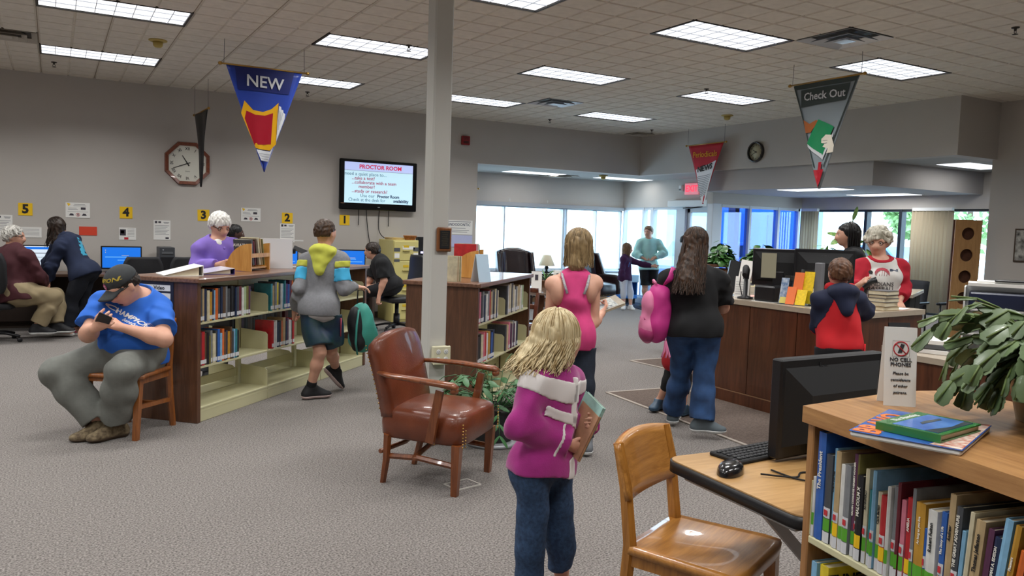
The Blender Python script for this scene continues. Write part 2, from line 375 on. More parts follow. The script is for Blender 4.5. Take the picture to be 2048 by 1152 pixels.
M_lens = mat('lamp_lens', '#ffffff', emit='#f4f8ff', es=1.35)
M_louv = mat('lamp_louver', '#dfe3e8', rough=.4, metal=.0)
M_lframe = mat('lamp_frame', '#35302a', rough=.6)
def fixture_parts(root):
    L, W = 1.219, .60
    fr = MB()
    for lo, hi in (((0,0,-.014),(L,.016,.05)), ((0,W-.016,-.014),(L,W,.05)), ((0,.016,-.014),(.02,W-.016,.05)), ((L-.02,.016,-.014),(L,W-.016,.05))): fr.box(lo, hi)
    fr.build('frame', M_lframe, root)
    le = MB(); le.box((.02, .016, .0), (L-.02, W-.016, .004)); le.build('lens', M_lens, root)
    lo = MB()
    for k in range(1, 8): lo.box((L*k/8-.003, .016, -.007), (L*k/8+.003, W-.016, .0))
    for k in range(1, 3): lo.box((.02, W*k/3-.003, -.007), (L-.02, W*k/3+.003, .0))
    lo.build('louver', M_louv, root)
lamp_data = bpy.data.lights.new('fixture_lamp', 'AREA'); lamp_data.shape = 'RECTANGLE'; lamp_data.size = 1.16; lamp_data.size_y = .012
lamp_data.energy = LAMP_W; lamp_data.color = (1.0, 0.99, 0.965); lamp_data.spread = math.radians(140)
LIGHT_LABEL = {(0, 4): 'ceiling light panel over the smoke detector, by the TV wall, seventh column', }
FL = []
for (i, j) in sorted(FIX):
    x, y = GX+i*GP, GY+j*GP
    if x < -7 or y < -5 or y > 11.5 or x > 9: continue
    FL.append((i//4, j//4, x, y))
ordw = {0: 'front', 1: 'middle', 2: 'back'}
proto = None
for (i, j, x, y) in FL:
    vis = inview(x+.6, y+.3, CEIL) or inview(x+1.2, y+.6, CEIL) or inview(x, y+.6, CEIL)
    lab = {(0,1): 'long fluorescent panel cut by the top edge, above the computer wall', (0,2): 'fluorescent panel closest to the computer wall, above the number 4 sign',
           (1,1): 'fluorescent panel touching the white column just to its left', (1,2): 'fluorescent panel half hidden behind the blue hanging pennant',
           (1,0): 'fluorescent panel cut by the top edge, beside the white column', (2,0): 'large fluorescent panel between the column and the square chrome vent',
           (2,1): 'fluorescent panel just in front of the farther square vent', (2,2): 'fluorescent panel just behind the column beside the farther vent',
           (3,0): 'fluorescent panel behind the cord of the grey check-out pennant', (3,1): 'fluorescent panel above the red news pennant',
           (3,2): 'farthest fluorescent panel near the corner of the ceiling'}.get((i, j), 'fluorescent ceiling panel outside the picture')
    if not vis and (i, j) not in ((1, 0),):
        lab = None
    if lab is None and not (j >= -4): continue
    t = thing('ceiling_light', lab or 'fluorescent ceiling panel over the unseen part of the hall behind', 'ceiling light', (x, y, CEIL), 0, 'fluorescent ceiling panels')
    if proto is None: fixture_parts(t); proto = t
    else:
        for ch in proto.children:
            if ch.type == 'MESH': link_copy(ch, t)
    if j >= -2:
        for q in (.2, .4): lo = bpy.data.objects.new('fixture_lamp', lamp_data); COL.objects.link(lo); lo.parent = t; lo.location = (.61, q, -.009)
def vent(x, y, z, label, m):
    t = thing('air_vent', label, 'vent', (x, y, z)); W = GP
    for k, (a, zz) in enumerate(((0, -.004), (.09, -.02), (.17, -.03))):
        o = MB(); c = W/2; h = c-a-.01; w = .055
        for (sx, sy) in ((1,0),(-1,0),(0,1),(0,-1)):
            if sx: q = [(c+sx*h, c-h, zz-.012), (c+sx*h, c+h, zz-.012), (c+sx*(h-w), c+h-w, zz+.025), (c+sx*(h-w), c-h+w, zz+.025)]
            else: q = [(c-h, c+sy*h, zz-.012), (c+h, c+sy*h, zz-.012), (c+h-w, c+sy*(h-w), zz+.025), (c-h+w, c+sy*(h-w), zz+.025)]
            o.add(q + [(p[0], p[1], p[2]+.004) for p in q], [(0,1,2,3), (7,6,5,4), (0,4,5,1), (1,5,6,2), (2,6,7,3), (3,7,4,0)])
        o.build('vane_ring', m, t)
    o = MB(); o.box((W/2-.07, W/2-.07, -.035), (W/2+.07, W/2+.07, -.03)); o.build('center_plate', m, t)
    o = MB(); o.box((.005, .005, .03), (W-.005, W-.005, .04)); o.build('backing', M_lframe, t)
M_chrome = mat('vent_metal', '#d3d8df', rough=.25, metal=.35); M_ventw = mat('vent_painted', '#b5afa4', rough=.5)
vent(GX+10*GP, GY-GP, CEIL, 'large shiny square ceiling vent before the grey check-out pennant', M_chrome)
vent(GX+10*GP, GY+7*GP, CEIL, 'smaller looking square vent between two light panels over the hall', M_chrome)
vent(GX-GP, GY+7*GP, CEIL, 'painted ceiling vent over the computer wall at the picture edge', M_ventw)
vent(9.1, 11.6, CEIL, 'dull square return vent in the far ceiling corner', M_ventw)
vent(8.45, 13.3, Z1, 'small vent in the lowered alcove ceiling', M_ventw)
# alcove lights
def alcove_light(x, y, z, label, dx=1.2, dy=.5, watt=9):
    t = thing('ceiling_light', label, 'ceiling light', (x, y, z)); le = MB(); le.box((.02, .02, -.012), (dx-.02, dy-.02, -.004)); le.build('lens', M_lens, t)
    fr = MB(); fr.box((0, 0, -.006), (dx, dy, 0)); fr.build('frame', M_white, t)
    ld = bpy.data.lights.new('alcove_lamp', 'AREA'); ld.shape = 'RECTANGLE'; ld.size = dx-.1; ld.size_y = dy-.1; ld.energy = watt; ld.color = (1, .97, .92)
    lo = bpy.data.objects.new('alcove_lamp', ld); COL.objects.link(lo); lo.parent = t; lo.location = (dx/2, dy/2, -.016)
alcove_light(7.45, 13.1, Z1, 'light panel in the lowered ceiling above the left window')
alcove_light(9.5, 13.0, Z1, 'light panel in the lowered ceiling near the entrance corner', watt=6)
alcove_light(9.95, 8.0, Z2, 'light panel under the low soffit above the checkout desk', .5, 1.1, 12)
alcove_light(11.6, 8.0, Z2, 'light panel under the low soffit close to the street windows', .5, 1.1, 12)
alcove_light(10.7, 6.45, Z1, 'light panel in the nook ceiling beside the right wall', 1.1, .5, 8)
# sprinklers and smoke detectors
M_brass = mat('brass', '#b08a48', rough=.35, metal=.8); M_yel = mat('aged_plastic', '#b7a25a', rough=.6)
def sprinkler(x, y, label):
    t = thing('sprinkler', label, 'sprinkler', (x, y, CEIL-.012)); o = MB(); o.lathe([(.032,0),(.03,-.008),(.012,-.01),(.01,-.03)], 12); o.build('escutcheon', M_lframe, t)
    o = MB(); o.tube([(-.012,0,-.03),(-.014,0,-.045),(0,0,-.06)], .003, 6); o.tube([(.012,0,-.03),(.014,0,-.045),(0,0,-.06)], .003, 6); o.build('yoke', M_lframe, t)
    o = MB(); o.lathe([(.001,-.062),(.024,-.06),(.024,-.058),(.001,-.057)], 12); o.build('deflector', M_lframe, t)
for x, y, l in ((.028, 11.28, 'sprinkler head by the panel closest to the computer wall'), (3.146, 7.76, 'sprinkler head on the panel left of the column'), (3.11, 11.38, 'sprinkler head beside the blue pennant'),
                (7.135, 11.4, 'sprinkler head behind the farther square vent'), (7.11, 7.7, 'sprinkler head on the edge of the panel above the news pennant'), (7.03, 3.93, 'sprinkler head in the plain ceiling at the upper right'), (9.2, 11.3, 'sprinkler head near the dull return vent')): sprinkler(x, y, l)
def smoke(x, y, z, label):
    t = thing('smoke_detector', label, 'smoke detector', (x, y, z-.01)); o = MB(); o.lathe([(.09,0),(.09,-.012),(.07,-.02)], 16); o.build('base', M_yel, t)
    o = MB(); o.lathe([(.05,-.02),(.045,-.06),(.03,-.075),(.002,-.078)], 16); o.build('sensor', M_yel, t)
smoke(.955, 9.165, CEIL, 'yellowed smoke detector between the two panels over the computer wall'); smoke(8.9, 9.16, CEIL, 'yellowed smoke detector above the round black clock'); smoke(9.24, 12.75, Z1, 'brass coloured detector under the lowered alcove ceiling')
# ---------------------------------------------------------------- white column with plaque and outlet box
M_cream = mat('cream_enamel', '#c9c59f', rough=.45, var=.03, vs=3)
M_dwood = wood('walnut_laminate', '#4a2f20', '#6f4a33', (10, 10, 1.0), rough=.4)
M_dwood_x = wood('walnut_laminate_top', '#55382a', '#8a6550', (1.0, 12, 12), rough=.3)
M_oak = wood('golden_oak', '#9a6428', '#c98d45', (1.2, 16, 16), rough=.28, coat=.4)
M_oakv = wood('golden_oak_upright', '#8d5a22', '#bd8139', (16, 16, 1.2), rough=.3, coat=.3)
M_honey = wood('honey_wood', '#b57a35', '#dda75c', (9, 9, 1.0), rough=.35)
M_chair = wood('chair_wood', '#7a4422', '#a8662f', (16, 16, 1.3), rough=.3, coat=.3)
M_oakl = wood('oak_laminate', '#96683c', '#c0905a', (1.2, 14, 14), rough=.38)
M_oaklv = wood('oak_laminate_upright', '#8f6238', '#b58450', (14, 14, 1.2), rough=.38)
M_black = mat('black_plastic', '#15161a', rough=.4); M_blackm = mat('black_matte', '#101114', rough=.75); M_grey = mat('grey_plastic', '#55585c', rough=.5)
M_paper = mat('paper', '#e9e8e4', rough=.8); M_pages = mat('book_pages', '#d9cfb4', rough=.9, var=.06, vs=60, stretch=(60, 1, 1))
M_whitep = mat('white_plastic', '#dcdedd', rough=.35); M_steel = mat('steel', '#a9adb1', rough=.35, metal=.25)
M_ink = mat('ink', '#1a1a1c', rough=.7); M_red = mat('red_print', '#c01f2c', rough=.6); M_yellow = mat('yellow_card', '#f2c417', rough=.6)
t = thing('column', 'white square column standing beside the leather armchair', 'column', (2.29, 5.085, 0)); t['kind'] = 'structure'
b = MB(); b.box((-.068, -.068, 0), (.068, .068, CEIL), .012); b.build('shaft', mat('column_paint', '#c6c6c0', rough=.6, bump=.02), t)
def outlet(t, x, z):
    b = MB(); b.box((x-.065, -.012, z-.065), (x+.065, 0, z+.065), .006); o = b.build('cover', mat('ivory', '#d6d2b4', rough=.4), t)
    b = MB(); b.box((x-.055, -.0, z-.06), (x+.055, .05, z+.06), .004); b.build('back_box', mat('ivory', '#d6d2b4'), t)
    for sx in (-.028, .028):
        for sz in (-.026, .026):
            b = MB(M=Matrix.Translation((x+sx, -.012, z+sz)) @ Matrix.Rotation(PI/2, 4, 'X')); b.lathe([(.017, -.001), (.017, .002), (.015, .003)], 14); s = b.build('socket', M_whitep, t)
            b = MB()
            for q in (-.006, .006): b.box((x+sx+q-.0015, -.0155, z+sz-.002), (x+sx+q+.0015, -.0145, z+sz+.006))
            b.box((x+sx-.002, -.0155, z+sz-.009), (x+sx+.002, -.0145, z+sz-.005)); b.build('slots', M_ink, s)
t = thing('outlet_box', 'ivory four socket outlet box on the white column', 'outlet', (2.30, 4.965, 0)); outlet(t, 0, .62)
t = thing('plaque', 'small wooden plaque with black plate on the white column', 'plaque', (2.315, 5.01, 1.41))
b = MB(); b.box((-.055, -.02, -.083), (.055, .006, .083), .008); b.build('board', wood('plaque_wood', '#6b3f22', '#8d5a34'), t)
b = MB(); b.box((-.037, -.024, -.062), (.037, -.02, .062), .002); p = b.build('plate', M_blackm, t)
b = MB()
for k in range(7): b.box((-.024+.004*(k % 2), -.0248, .045-k*.014), (.024-.004*(k % 3), -.0242, .049-k*.014))
b.build('engraving', mat('tarnish', '#5b5340', rough=.4, metal=.5), p)

# ---------------------------------------------------------------- books
def book(name, w, h, d, mcover, label=None, cat=None, group=None, loc=(0,0,0), rz=0, lean=0.0, spine=(), parent_m=None, pages=True, cap=.0):
    """spine on local y=0 facing -y, x thickness, z up, y depth"""
    b = MB(); tk = min(.0025, w*.12)
    b.box((0, 0, 0), (tk, d, h)); b.box((w-tk, 0, 0), (w, d, h)); b.add([(0,0,0),(w,0,0),(w,.003,0),(0,.003,0),(0,0,h),(w,0,h),(w,.003,h),(0,.003,h),(w*.5,-.003,0),(w*.5,-.003,h)],
        [(0,8,9,4),(8,1,5,9),(3,7,6,2),(4,9,5,6,7),(0,3,2,1,8)], False)
    o = b.build(name, mcover)
    M = (parent_m or Matrix.Identity(4)) @ tr(*loc) @ rotz(rz) @ Matrix.Rotation(lean, 4, 'Y'); o.matrix_world = M
    if pages:
        q = MB(); q.box((tk, .004, .003), (w-tk, d-.004, h-.004)); q.build('pages', M_pages, o)
    for (z0, z1, m) in spine:
        q = MB(); q.add([(0,-.0006,z0),(w*.5,-.0036,z0),(w,-.0006,z0),(w,-.0006,z1),(w*.5,-.0036,z1),(0,-.0006,z1)], [(0,1,4,5),(1,2,3,4)], False); q.build('spine_label', m, o)
    return tag(o, label, cat, group)
BOOKC = {'black': '#1d1d22', 'navy': '#22304f', 'brown': '#5a4433', 'grey': '#7c7f83', 'dark grey': '#45484d', 'cream': '#cfc6a8', 'tan': '#b29a73', 'red': '#b3262b', 'maroon': '#6b2530', 'blue': '#2f5fae',
         'light blue': '#7fb0d2', 'teal': '#2f7d86', 'green': '#4f7c4a', 'pale green': '#a9bd92', 'yellow': '#d9c22d', 'gold': '#b98a2e', 'orange': '#d2692f', 'pink': '#d07a8d', 'purple': '#6a4a8c', 'white': '#d8d8d4', 'plum': '#5c3350', 'olive': '#75703f'}
def bmat(c): return mat('cover_'+c.replace(' ', '_'), BOOKC[c], rough=.45, var=.18, vs=22)
ORD = ['first', 'second', 'third', 'fourth', 'fifth', 'sixth', 'seventh', 'eighth', 'ninth', 'tenth', 'eleventh', 'twelfth', 'thirteenth', 'fourteenth', 'fifteenth', 'sixteenth', 'seventeenth', 'eighteenth', 'nineteenth', 'twentieth', 'twenty-first', 'twenty-second', 'twenty-third', 'twenty-fourth', 'twenty-fifth', 'twenty-sixth', 'twenty-seventh', 'twenty-eighth', 'twenty-ninth', 'thirtieth']
M_lab = mat('label_white', '#d4d6da', rough=.6)
def book_row(Mw, x0, z, y, cols, where, group, hs=(.21, .25), ws=(.018, .032), d=.16, name='video_case', noun='video case', label=True, seed=1, x1=None):
    r = random.Random(seed); x = x0
    w0 = [r.uniform(*ws) for _ in cols]
    k = (x1-x0)/sum(w0) if x1 else 1
    for i, c in enumerate(cols):
        w = w0[i]*k; h = r.uniform(*hs)
        sp = [(.012, .042, M_lab)] if label and r.random() < .85 else []
        o = book(name, w-.0012, h, d+r.uniform(-.01, .01), bmat(c), f'{c} {noun}, {ORD[i]} from the near end of {where}', noun.split()[-1], group, (x, y+r.uniform(-.003, .004), z+.001), spine=sp, parent_m=Mw)
        x += w
    return x

# ---------------------------------------------------------------- library shelving
def shelving(name, label, ox, oy, ang, nsec, hgt=1.067, depth=.60, levels=(.418, .742), brackets=(), vid=False, secw=.905):
    L = nsec*secw+.08; t = thing(name, label, 'bookcase', (ox, oy, 0), ang)
    for i, x in enumerate((0, L-.04)):
        b = MB(); b.box((x, 0, .0), (x+.04, depth, hgt-.035), .003); o = b.build('end_panel', M_dwood, t)
    b = MB(); b.box((-.02, -.025, hgt-.035), (L+.02, depth+.025, hgt), .006); b.build('top', M_dwood_x, t)
    for s in (0, 1):
        y0, y1, yk = (0.01, .29, .012) if s == 0 else (.31, depth-.01, depth-.027)
        for k in range(nsec):
            xa, xb = .04+k*secw+.003, .04+(k+1)*secw-.003
            b = MB(); b.box((xa, yk, .0), (xb, yk+.015, .095), .003); b.box((xa, yk-.001, .075), (xb, yk+.016, .08)); b.build('kick_plate', M_cream, t)
            b = MB(); b.box((xa, y0, .095), (xb, y1, .112), .003); b.build('base_shelf', M_cream, t)
            for z in levels:
                b = MB(); b.box((xa, y0 + (0 if s else 0), z-.018), (xb, y1-.02 if s == 0 else y1, z), .003); b.build('shelf', M_cream, t)
            for z in (.112,)+tuple(levels):       # low bracket at the far end of every shelf
                b = MB(); yy0, yy1 = (y0+.004, y1-.02) if s == 0 else (y0+.02, y1-.004)
                b.prism([(yy0, z), (yy1, z), (yy1, z+.17), (yy0+.02, z+.15), (yy0, z+.13)], xb-.003, xb, M=Matrix(((0,0,1,0),(1,0,0,0),(0,1,0,0),(0,0,0,1)))); b.build('shelf_bracket', M_cream, t)
    for k in range(nsec+1):
        x = .04+k*secw; b = MB(); b.box((x-.025, .285, .0), (x+.025, .315, hgt-.035), .004); b.build('upright', M_cream, t)
        if k < nsec:
            b = MB(); b.box((x+.025, .295, .18), (x+secw-.025, .305, .25), .003); b.build('back_rail', M_cream, t); b = MB(); b.box((x+.025, .295, hgt-.12), (x+secw-.025, .305, hgt-.04)); b.build('back_rail', M_cream, t)
    return t, L
A45 = math.radians(45)
vs_, VL = shelving('video_shelving', 'long double-sided video bookcase with walnut end panel behind the seated man', .905, 6.165, A45, 3)
Mv = tr(.905, 6.165, 0) @ rotz(A45)
b = MB(); b.box((-.006, .20, .80), (-.001, .57, 1.03)); sp = b.build('sign_panel', mat('navy_sign', '#1b2238', rough=.5), vs_)
VP = Matrix(((0,0,-1,-.008),(-1,0,0,0),(0,1,0,0),(0,0,0,1)))      # faces -x; text runs towards -y
for zc, s in ((.985, 'Video'), (.925, 'adult videos')):
    b = MB(); b.box((-.010, .225, zc-.022), (-.006, .52, zc+.022)); sc_ = b.build('sign_card', M_paper, sp)
    b = MB(); b.text(s, .04 if s == 'Video' else .022, Matrix(((0,0,-1,-.0105),(-1,0,0,.32),(0,1,0,zc),(0,0,0,1))), bold=.02 if s == 'Video' else 0); lt = b.build('lettering', M_ink, vs_)
book_row(Mv, .045, .742, .012, 'black navy dark grey black cream gold navy light blue gold dark grey brown grey dark grey black black navy navy dark grey maroon pale green pale green grey'.split(' ') and
         ['dark grey','tan','navy','cream','gold','navy','light blue','orange','dark grey','navy','brown','grey','dark grey','black','black','navy','dark grey','maroon','white','pale green','olive','plum'], 'the upper video shelf', 'video cases on the upper shelf', seed=3, x1=.68)
book_row(Mv, .98, .742, .012, ['teal','tan','grey','yellow','dark grey','white','light blue','teal','purple','blue','plum','orange'], 'the second upper video group', 'video cases in the second upper group', seed=5, x1=1.33)
book_row(Mv, .045, .418, .012, ['maroon','red','brown','black','olive','grey','cream','dark grey','blue','light blue','orange','brown','navy','gold','brown','dark grey','light blue','teal','black'], 'the lower video shelf', 'video cases on the lower shelf', seed=8, x1=.53)
book_row(Mv, 1.0, .418, .012, ['red','white','white','navy','dark grey','orange','tan','navy','plum','white','grey','red'], 'the second lower video group', 'video cases in the second lower group', seed=9, x1=1.36)
book_row(Mv, .97, .418, .40, ['black','dark grey','plum','black','brown','black','dark grey','brown','black','dark grey','black','brown'], 'the far side lower shelf', 'cases on the far side of the video shelving', seed=10, x1=1.8, ws=(.05,.08), label=False)
book_row(Mv, 1.85, .418, .40, ['maroon','black','dark grey','brown','black','dark grey'], 'the far shelf behind the boy', 'cases on the far side behind the boy', seed=12, x1=2.2, ws=(.05,.08), label=False)
s2_, SL = shelving('book_shelving', 'shorter walnut bookcase of novels standing behind the column and fern', 2.855, 5.52, A45, 2, secw=.80)
Ms = tr(2.855, 5.52, 0) @ rotz(A45)
c1 = ['maroon','pink','dark grey','grey','navy','white','grey','red','tan','grey','dark grey','cream','navy','cream']
c2 = ['dark grey','white','tan','cream','black','grey','cream','white','grey','cream','tan','cream','white','pale green']
book_row(Ms, .045, .742, .012, c1, 'the upper novel shelf', 'novels on the upper shelf', seed=21, x1=.62, name='novel', noun='hardback book')
book_row(Ms, .86, .742, .012, c2, 'the second upper novel group', 'novels in the second upper group', seed=22, x1=1.45, name='novel', noun='hardback book', hs=(.2,.27))
c3 = ['black','black','cream','pink','red','white','gold','navy','blue','navy']
c4 = ['dark grey','tan','cream','pink','grey','plum','cream','grey','plum','white','navy','black']
book_row(Ms, .045, .418, .012, c3, 'the lower novel shelf', 'novels on the lower shelf', seed=23, x1=.52, name='novel', noun='hardback book')
book_row(Ms, .86, .418, .012, c4, 'the second lower novel group', 'novels in the second lower group', seed=24, x1=1.30, name='novel', noun='hardback book')

# ---------------------------------------------------------------- wooden library chairs (local: front is -y)
def wood_chair(t, mw, mv, back='panel'):
    W, D, H = .40, .40, .445
    for s in (-1, 1):
        b = MB(); b.bar((s*.17, -.19, 0), (s*.185, -.175, H-.03), .034, .034, w1=.042, d1=.042); b.build('leg', mv, t)
        b = MB(); b.tube([(s*.175, .25, 0), (s*.178, .205, .25), (s*.178, .19, H), (s*.178, .215, .64), (s*.178, .25, .785)], [.022, .024, .026, .024, .02], 6, smooth=False); b.build('leg', mv, t)
        b = MB(); b.bar((s*.178, -.17, .40), (s*.178, .195, .40), .05, .022, up=(1,0,0)); b.build('side_rail', mv, t)
        b = MB(); b.bar((s*.173, -.17, .22), (s*.178, .21, .20), .028, .018, up=(1,0,0)); b.build('stretcher', mv, t)
    b = MB(); b.bar((-.165, -.175, .40), (.165, -.175, .40), .05, .022); b.bar((-.165, .195, .40), (.165, .195, .40), .05, .022); b.bar((-.17, .03, .215), (.17, .03, .215), .024, .018); b.build('cross_rail', mv, t)
    # scooped saddle seat
    def sf(u, v):
        wv = .20 + .025*(1-v); y = -.215+.42*v; a = (u-.5)*2
        x = a*wv; rr = 1-.12*(abs(a)**6)*(1 if v < .5 else .6)
        return Vector((x, y*rr, H - .014*math.exp(-((a)/.6)**2)*math.exp(-((v-.6)/.35)**2) - .006*max(0, .15-v)/.15))
    b = MB(); b.sheet(lambda u, v: sf(u, v)-Vector((0,0,.012)), 14, 14, .028); b.build('seat', mw, t)
    if back == 'panel':
        def bf(u, v):
            a = (u-.5)*2; z = .60+.195*v; y0 = .205+(z-.6)*.27
            return Vector((a*.198, y0-.012 + .03*(1-a*a), z - .012*a*a*(v) + .010*(1-a*a)*v - .008*(1-v)*(1-a*a)))
        b = MB(); b.sheet(bf, 12, 6, .022); b.build('backrest', mw, t)
    else:
        for z in (.60, .78):
            b = MB(); b.sheet(lambda u, v, z=z: Vector(((u-.5)*.35, .21+(z-.6)*.27+.012*(1-((u-.5)*2)**2), z+.055*v)), 10, 3, .018); b.build('back_slat', mw, t)
t = thing('wooden_chair', 'golden oak chair with a scooped seat and solid back at the computer table', 'chair', (1.93, 1.995, 0), math.atan2(.41, .91)); wood_chair(t, M_oak, M_oakv)
t = thing('wooden_chair', 'brown wooden chair under the man in the blue shirt', 'chair', (.452, 6.105, 0), math.atan2(-.61, .79)); wood_chair(t, M_chair, M_chair)
t = thing('wooden_chair', 'dark wooden chair tucked by the round reading table', 'chair', (4.45, 7.75, 0), math.radians(-60)); wood_chair(t, wood('mahogany', '#4a2415', '#6e3b22', rough=.3), wood('mahogany', '#4a2415', '#6e3b22'), 'slat')

# ---------------------------------------------------------------- leather armchair
M_leather = mat('brown_leather', '#5e2c18', rough=.3, col2='#773c22', vs=5, bump=.12, bs=140, coat=.25); M_awood = wood('armchair_wood', '#5e2f16', '#8c4f28', (14,14,1.5), rough=.28, coat=.4)
t = thing('leather_armchair', 'brown leather armchair with wooden arms and nailed trim beside the column', 'armchair', (1.972, 4.297, 0), math.atan2(.65, .76))
def soft_box(b, lo, hi, r, crown=.0, n=10, taper=0.0):
    cx, cy, cz = [(lo[i]+hi[i])/2 for i in range(3)]; hx, hy, hz = [(hi[i]-lo[i])/2 for i in range(3)]
    vs, fs = [], []; nz = 8
    def sgnp(v, e): return math.copysign(abs(v)**e, v)
    N = 40
    for k in range(nz+1):
        ph = -PI/2+PI*k/nz; zz = sgnp(math.sin(ph), .35); rr = max(.02, abs(math.cos(ph)))**.22
        for j in range(N):
            a = 2*PI*j/N; x = sgnp(math.cos(a), .32)*rr; y = sgnp(math.sin(a), .32)*rr
            vs.append((cx+hx*x*(1-taper*(y*.5+.5)), cy+hy*y, cz+hz*zz + (crown*(1-x*x)*(1-y*y) if zz > 0 else 0)))
    for k in range(nz):
        for j in range(N): fs.append((k*N+j, k*N+(j+1) % N, (k+1)*N+(j+1) % N, (k+1)*N+j))
    fs += [tuple(range(N))[::-1], tuple(nz*N+j for j in range(N))]
    return b.add(vs, fs, True)
b = MB(); soft_box(b, (-.285, -.29, .27), (.285, .27, .455), .05, .03, taper=.12); st = b.build('seat', M_leather, t)
b = MB()
for sx in (-1, 1):
    for k in range(8): b.ell((sx*(.272), -.285+.010*(k % 2)*0, .285+k*.018), (.005, .005, .005), 6, 4)
    for k in range(6): b.ell((sx*(.25-.022*0), -.292, .285+k*.018), (.005, .005, .005), 6, 4)
    for k in range(5): b.ell((sx*.29, -.12+.02*(k % 2), .29+k*.03), (.005, .005, .005), 6, 4)
b.build('nailheads', M_brass, t)
def backf(u, v):
    a = (u-.5)*2; z = .40+.475*v; w = .245+.02*v - (.06*max(0, (abs(v-1)))*0)
    top = .05*a*a*(v**3); y = .205+.11*v**1.15
    return Vector((a*w*(1-.10*max(0, v-.85)/.15*abs(a)), y-.05*(1-a*a)*0-.02*(1-a**4), z-top*1.1))
b = MB(); b.sheet(backf, 16, 16, .085); b.build('backrest', M_leather, t)
b = MB()
for k in range(15):
    for sx in (0.0, 1.0):
        p = backf(sx, .1+k*.06); b.ell((p.x*1.0+math.copysign(.004, p.x), p.y+.035, p.z), (.0045,)*3, 6, 4)
b.build('back_nailheads', M_brass, t)
for s in (-1, 1):
    b = MB(); b.bar((s*.250, -.235, 0), (s*.255, -.245, .29), .036, .036, w1=.05, d1=.05); b.build('leg', M_awood, t)
    b = MB(); b.tube([(s*.20, .245, 0), (s*.22, .215, .14), (s*.235, .20, .30)], [.019, .023, .026], 6, smooth=False); b.build('leg', M_awood, t)
    b = MB(); b.tube([(s*.25, -.24, .165), (s*.238, .0, .185), (s*.212, .215, .165)], .017, 6, smooth=False); b.build('stretcher', M_awood, t)
    b = MB(); b.bar((s*.305, -.10, .30), (s*.305, -.155, .60), .05, .026, up=(1,0,0), w1=.042); b.build('arm_support', M_awood, t)
    b = MB(); pts = [(s*.262, .245, .655), (s*.30, .16, .652), (s*.318, 0, .648), (s*.318, -.16, .638), (s*.315, -.235, .632), (s*.312, -.262, .618)]
    b.tube(pts, [.022, .027, .031, .034, .036, .026], 10, flat=.55); b.ell((s*.313, -.245, .607), (.030, .024, .022), 10, 8); b.build('arm', M_awood, t)
b = MB(); b.tube([(-.25, .02, .185), (0, .04, .2), (.25, .02, .185)], .016, 6, smooth=False); b.tube([(-.23, .25, .19), (0, .20, .2), (.23, .25, .19)], .014, 6); b.build('cross_stretcher', M_awood, t)
b = MB(); 
for p, q in (((0,0),(.17,0)), ((.17,0),(.17,.13)), ((.17,.13),(0,.13)), ((0,.13),(0,0))): b.bar((*p,.004), (*q,.004), .009, .006)
fc = tag(b.build('floor_outlet_rim', mat('rim_white', '#c6c2ba', rough=.5)), 'pale rim of a floor outlet cover by the leather armchair', 'floor outlet'); fc.location = (1.99, 4.03, 0); fc.rotation_euler = (0, 0, math.radians(12))
b = MB(); b.box((.005, .005, 0), (.165, .125, .004)); b.build('lid', M_carpet, fc)

# ---------------------------------------------------------------- foreground bookcase
BX, BY = 1.683, 1.407; Z = 1.067; ba = math.atan2(-.616+.0, -.125)       # heading of the front edge
S = Vector((math.cos(ba), math.sin(ba), 0)); Dp = Vector((-S.y, S.x, 0))     # along the shelf, into the shelf
Mf = Matrix(((S.x, Dp.x, 0, BX), (S.y, Dp.y, 0, BY), (0, 0, 1, 0), (0, 0, 0, 1)))
fb = thing('low_bookcase', 'oak laminate bookcase of library books with a plant on top, nearest the viewer', 'bookcase'); fb.matrix_world = Mf
FL_ = 1.55
def floc(x, y): v = Mf.inverted() @ Vector((x, y, 0)); return (v.x, v.y)
poly = [floc(*p) for p in ((BX, BY), (BX+.16, BY+.01), (2.06, 1.43), (2.18, 1.418), (2.27, 1.39), (2.31, 1.31), (2.29, 1.16))] 
end = (FL_, 0); poly2 = poly + [(FL_, poly[-1][1]), (FL_, 0)]
b = MB(); b.prism(poly2[::-1], Z-.042, Z); 
ob = b.build('top', M_oakl, fb)
if sum((poly2[i][0]*poly2[(i+1) % len(poly2)][1]-poly2[(i+1) % len(poly2)][0]*poly2[i][1]) for i in range(len(poly2))) > 0:
    ob.data.flip_normals()
b = MB(); b.box((.008, .012, 0), (.033, .48, Z-.042), .003); b.build('end_panel', M_oaklv, fb)
b = MB(); b.box((FL_-.03, .012, 0), (FL_-.005, .48, Z-.042), .003); b.build('end_panel', M_oaklv, fb)
b = MB(); b.box((.033, .27, .05), (FL_-.03, .28, Z-.042)); b.build('back_panel', M_oaklv, fb)
b = MB(); b.box((.033, .49, .0), (FL_-.03, .50, Z-.042)); b.build('rear_panel', M_oaklv, fb)
for z in (.10, .44, .735):
    b = MB(); b.box((.033, .012, z-.02), (FL_-.03, .27, z), .003); b.build('shelf', M_cream, fb)
b = MB(); b.box((.034, .014, .7355), (.0365, .25, .88), .001); b.build('shelf_bracket', M_cream, fb)
b = MB(); b.box((.03, .03, .0), (FL_-.03, .045, .08)); b.build('kick_plate', M_oaklv, fb)
M_green = mat('label_green', '#57a32b', rough=.5); M_pic = mat('label_apple', '#c03038', rough=.5)
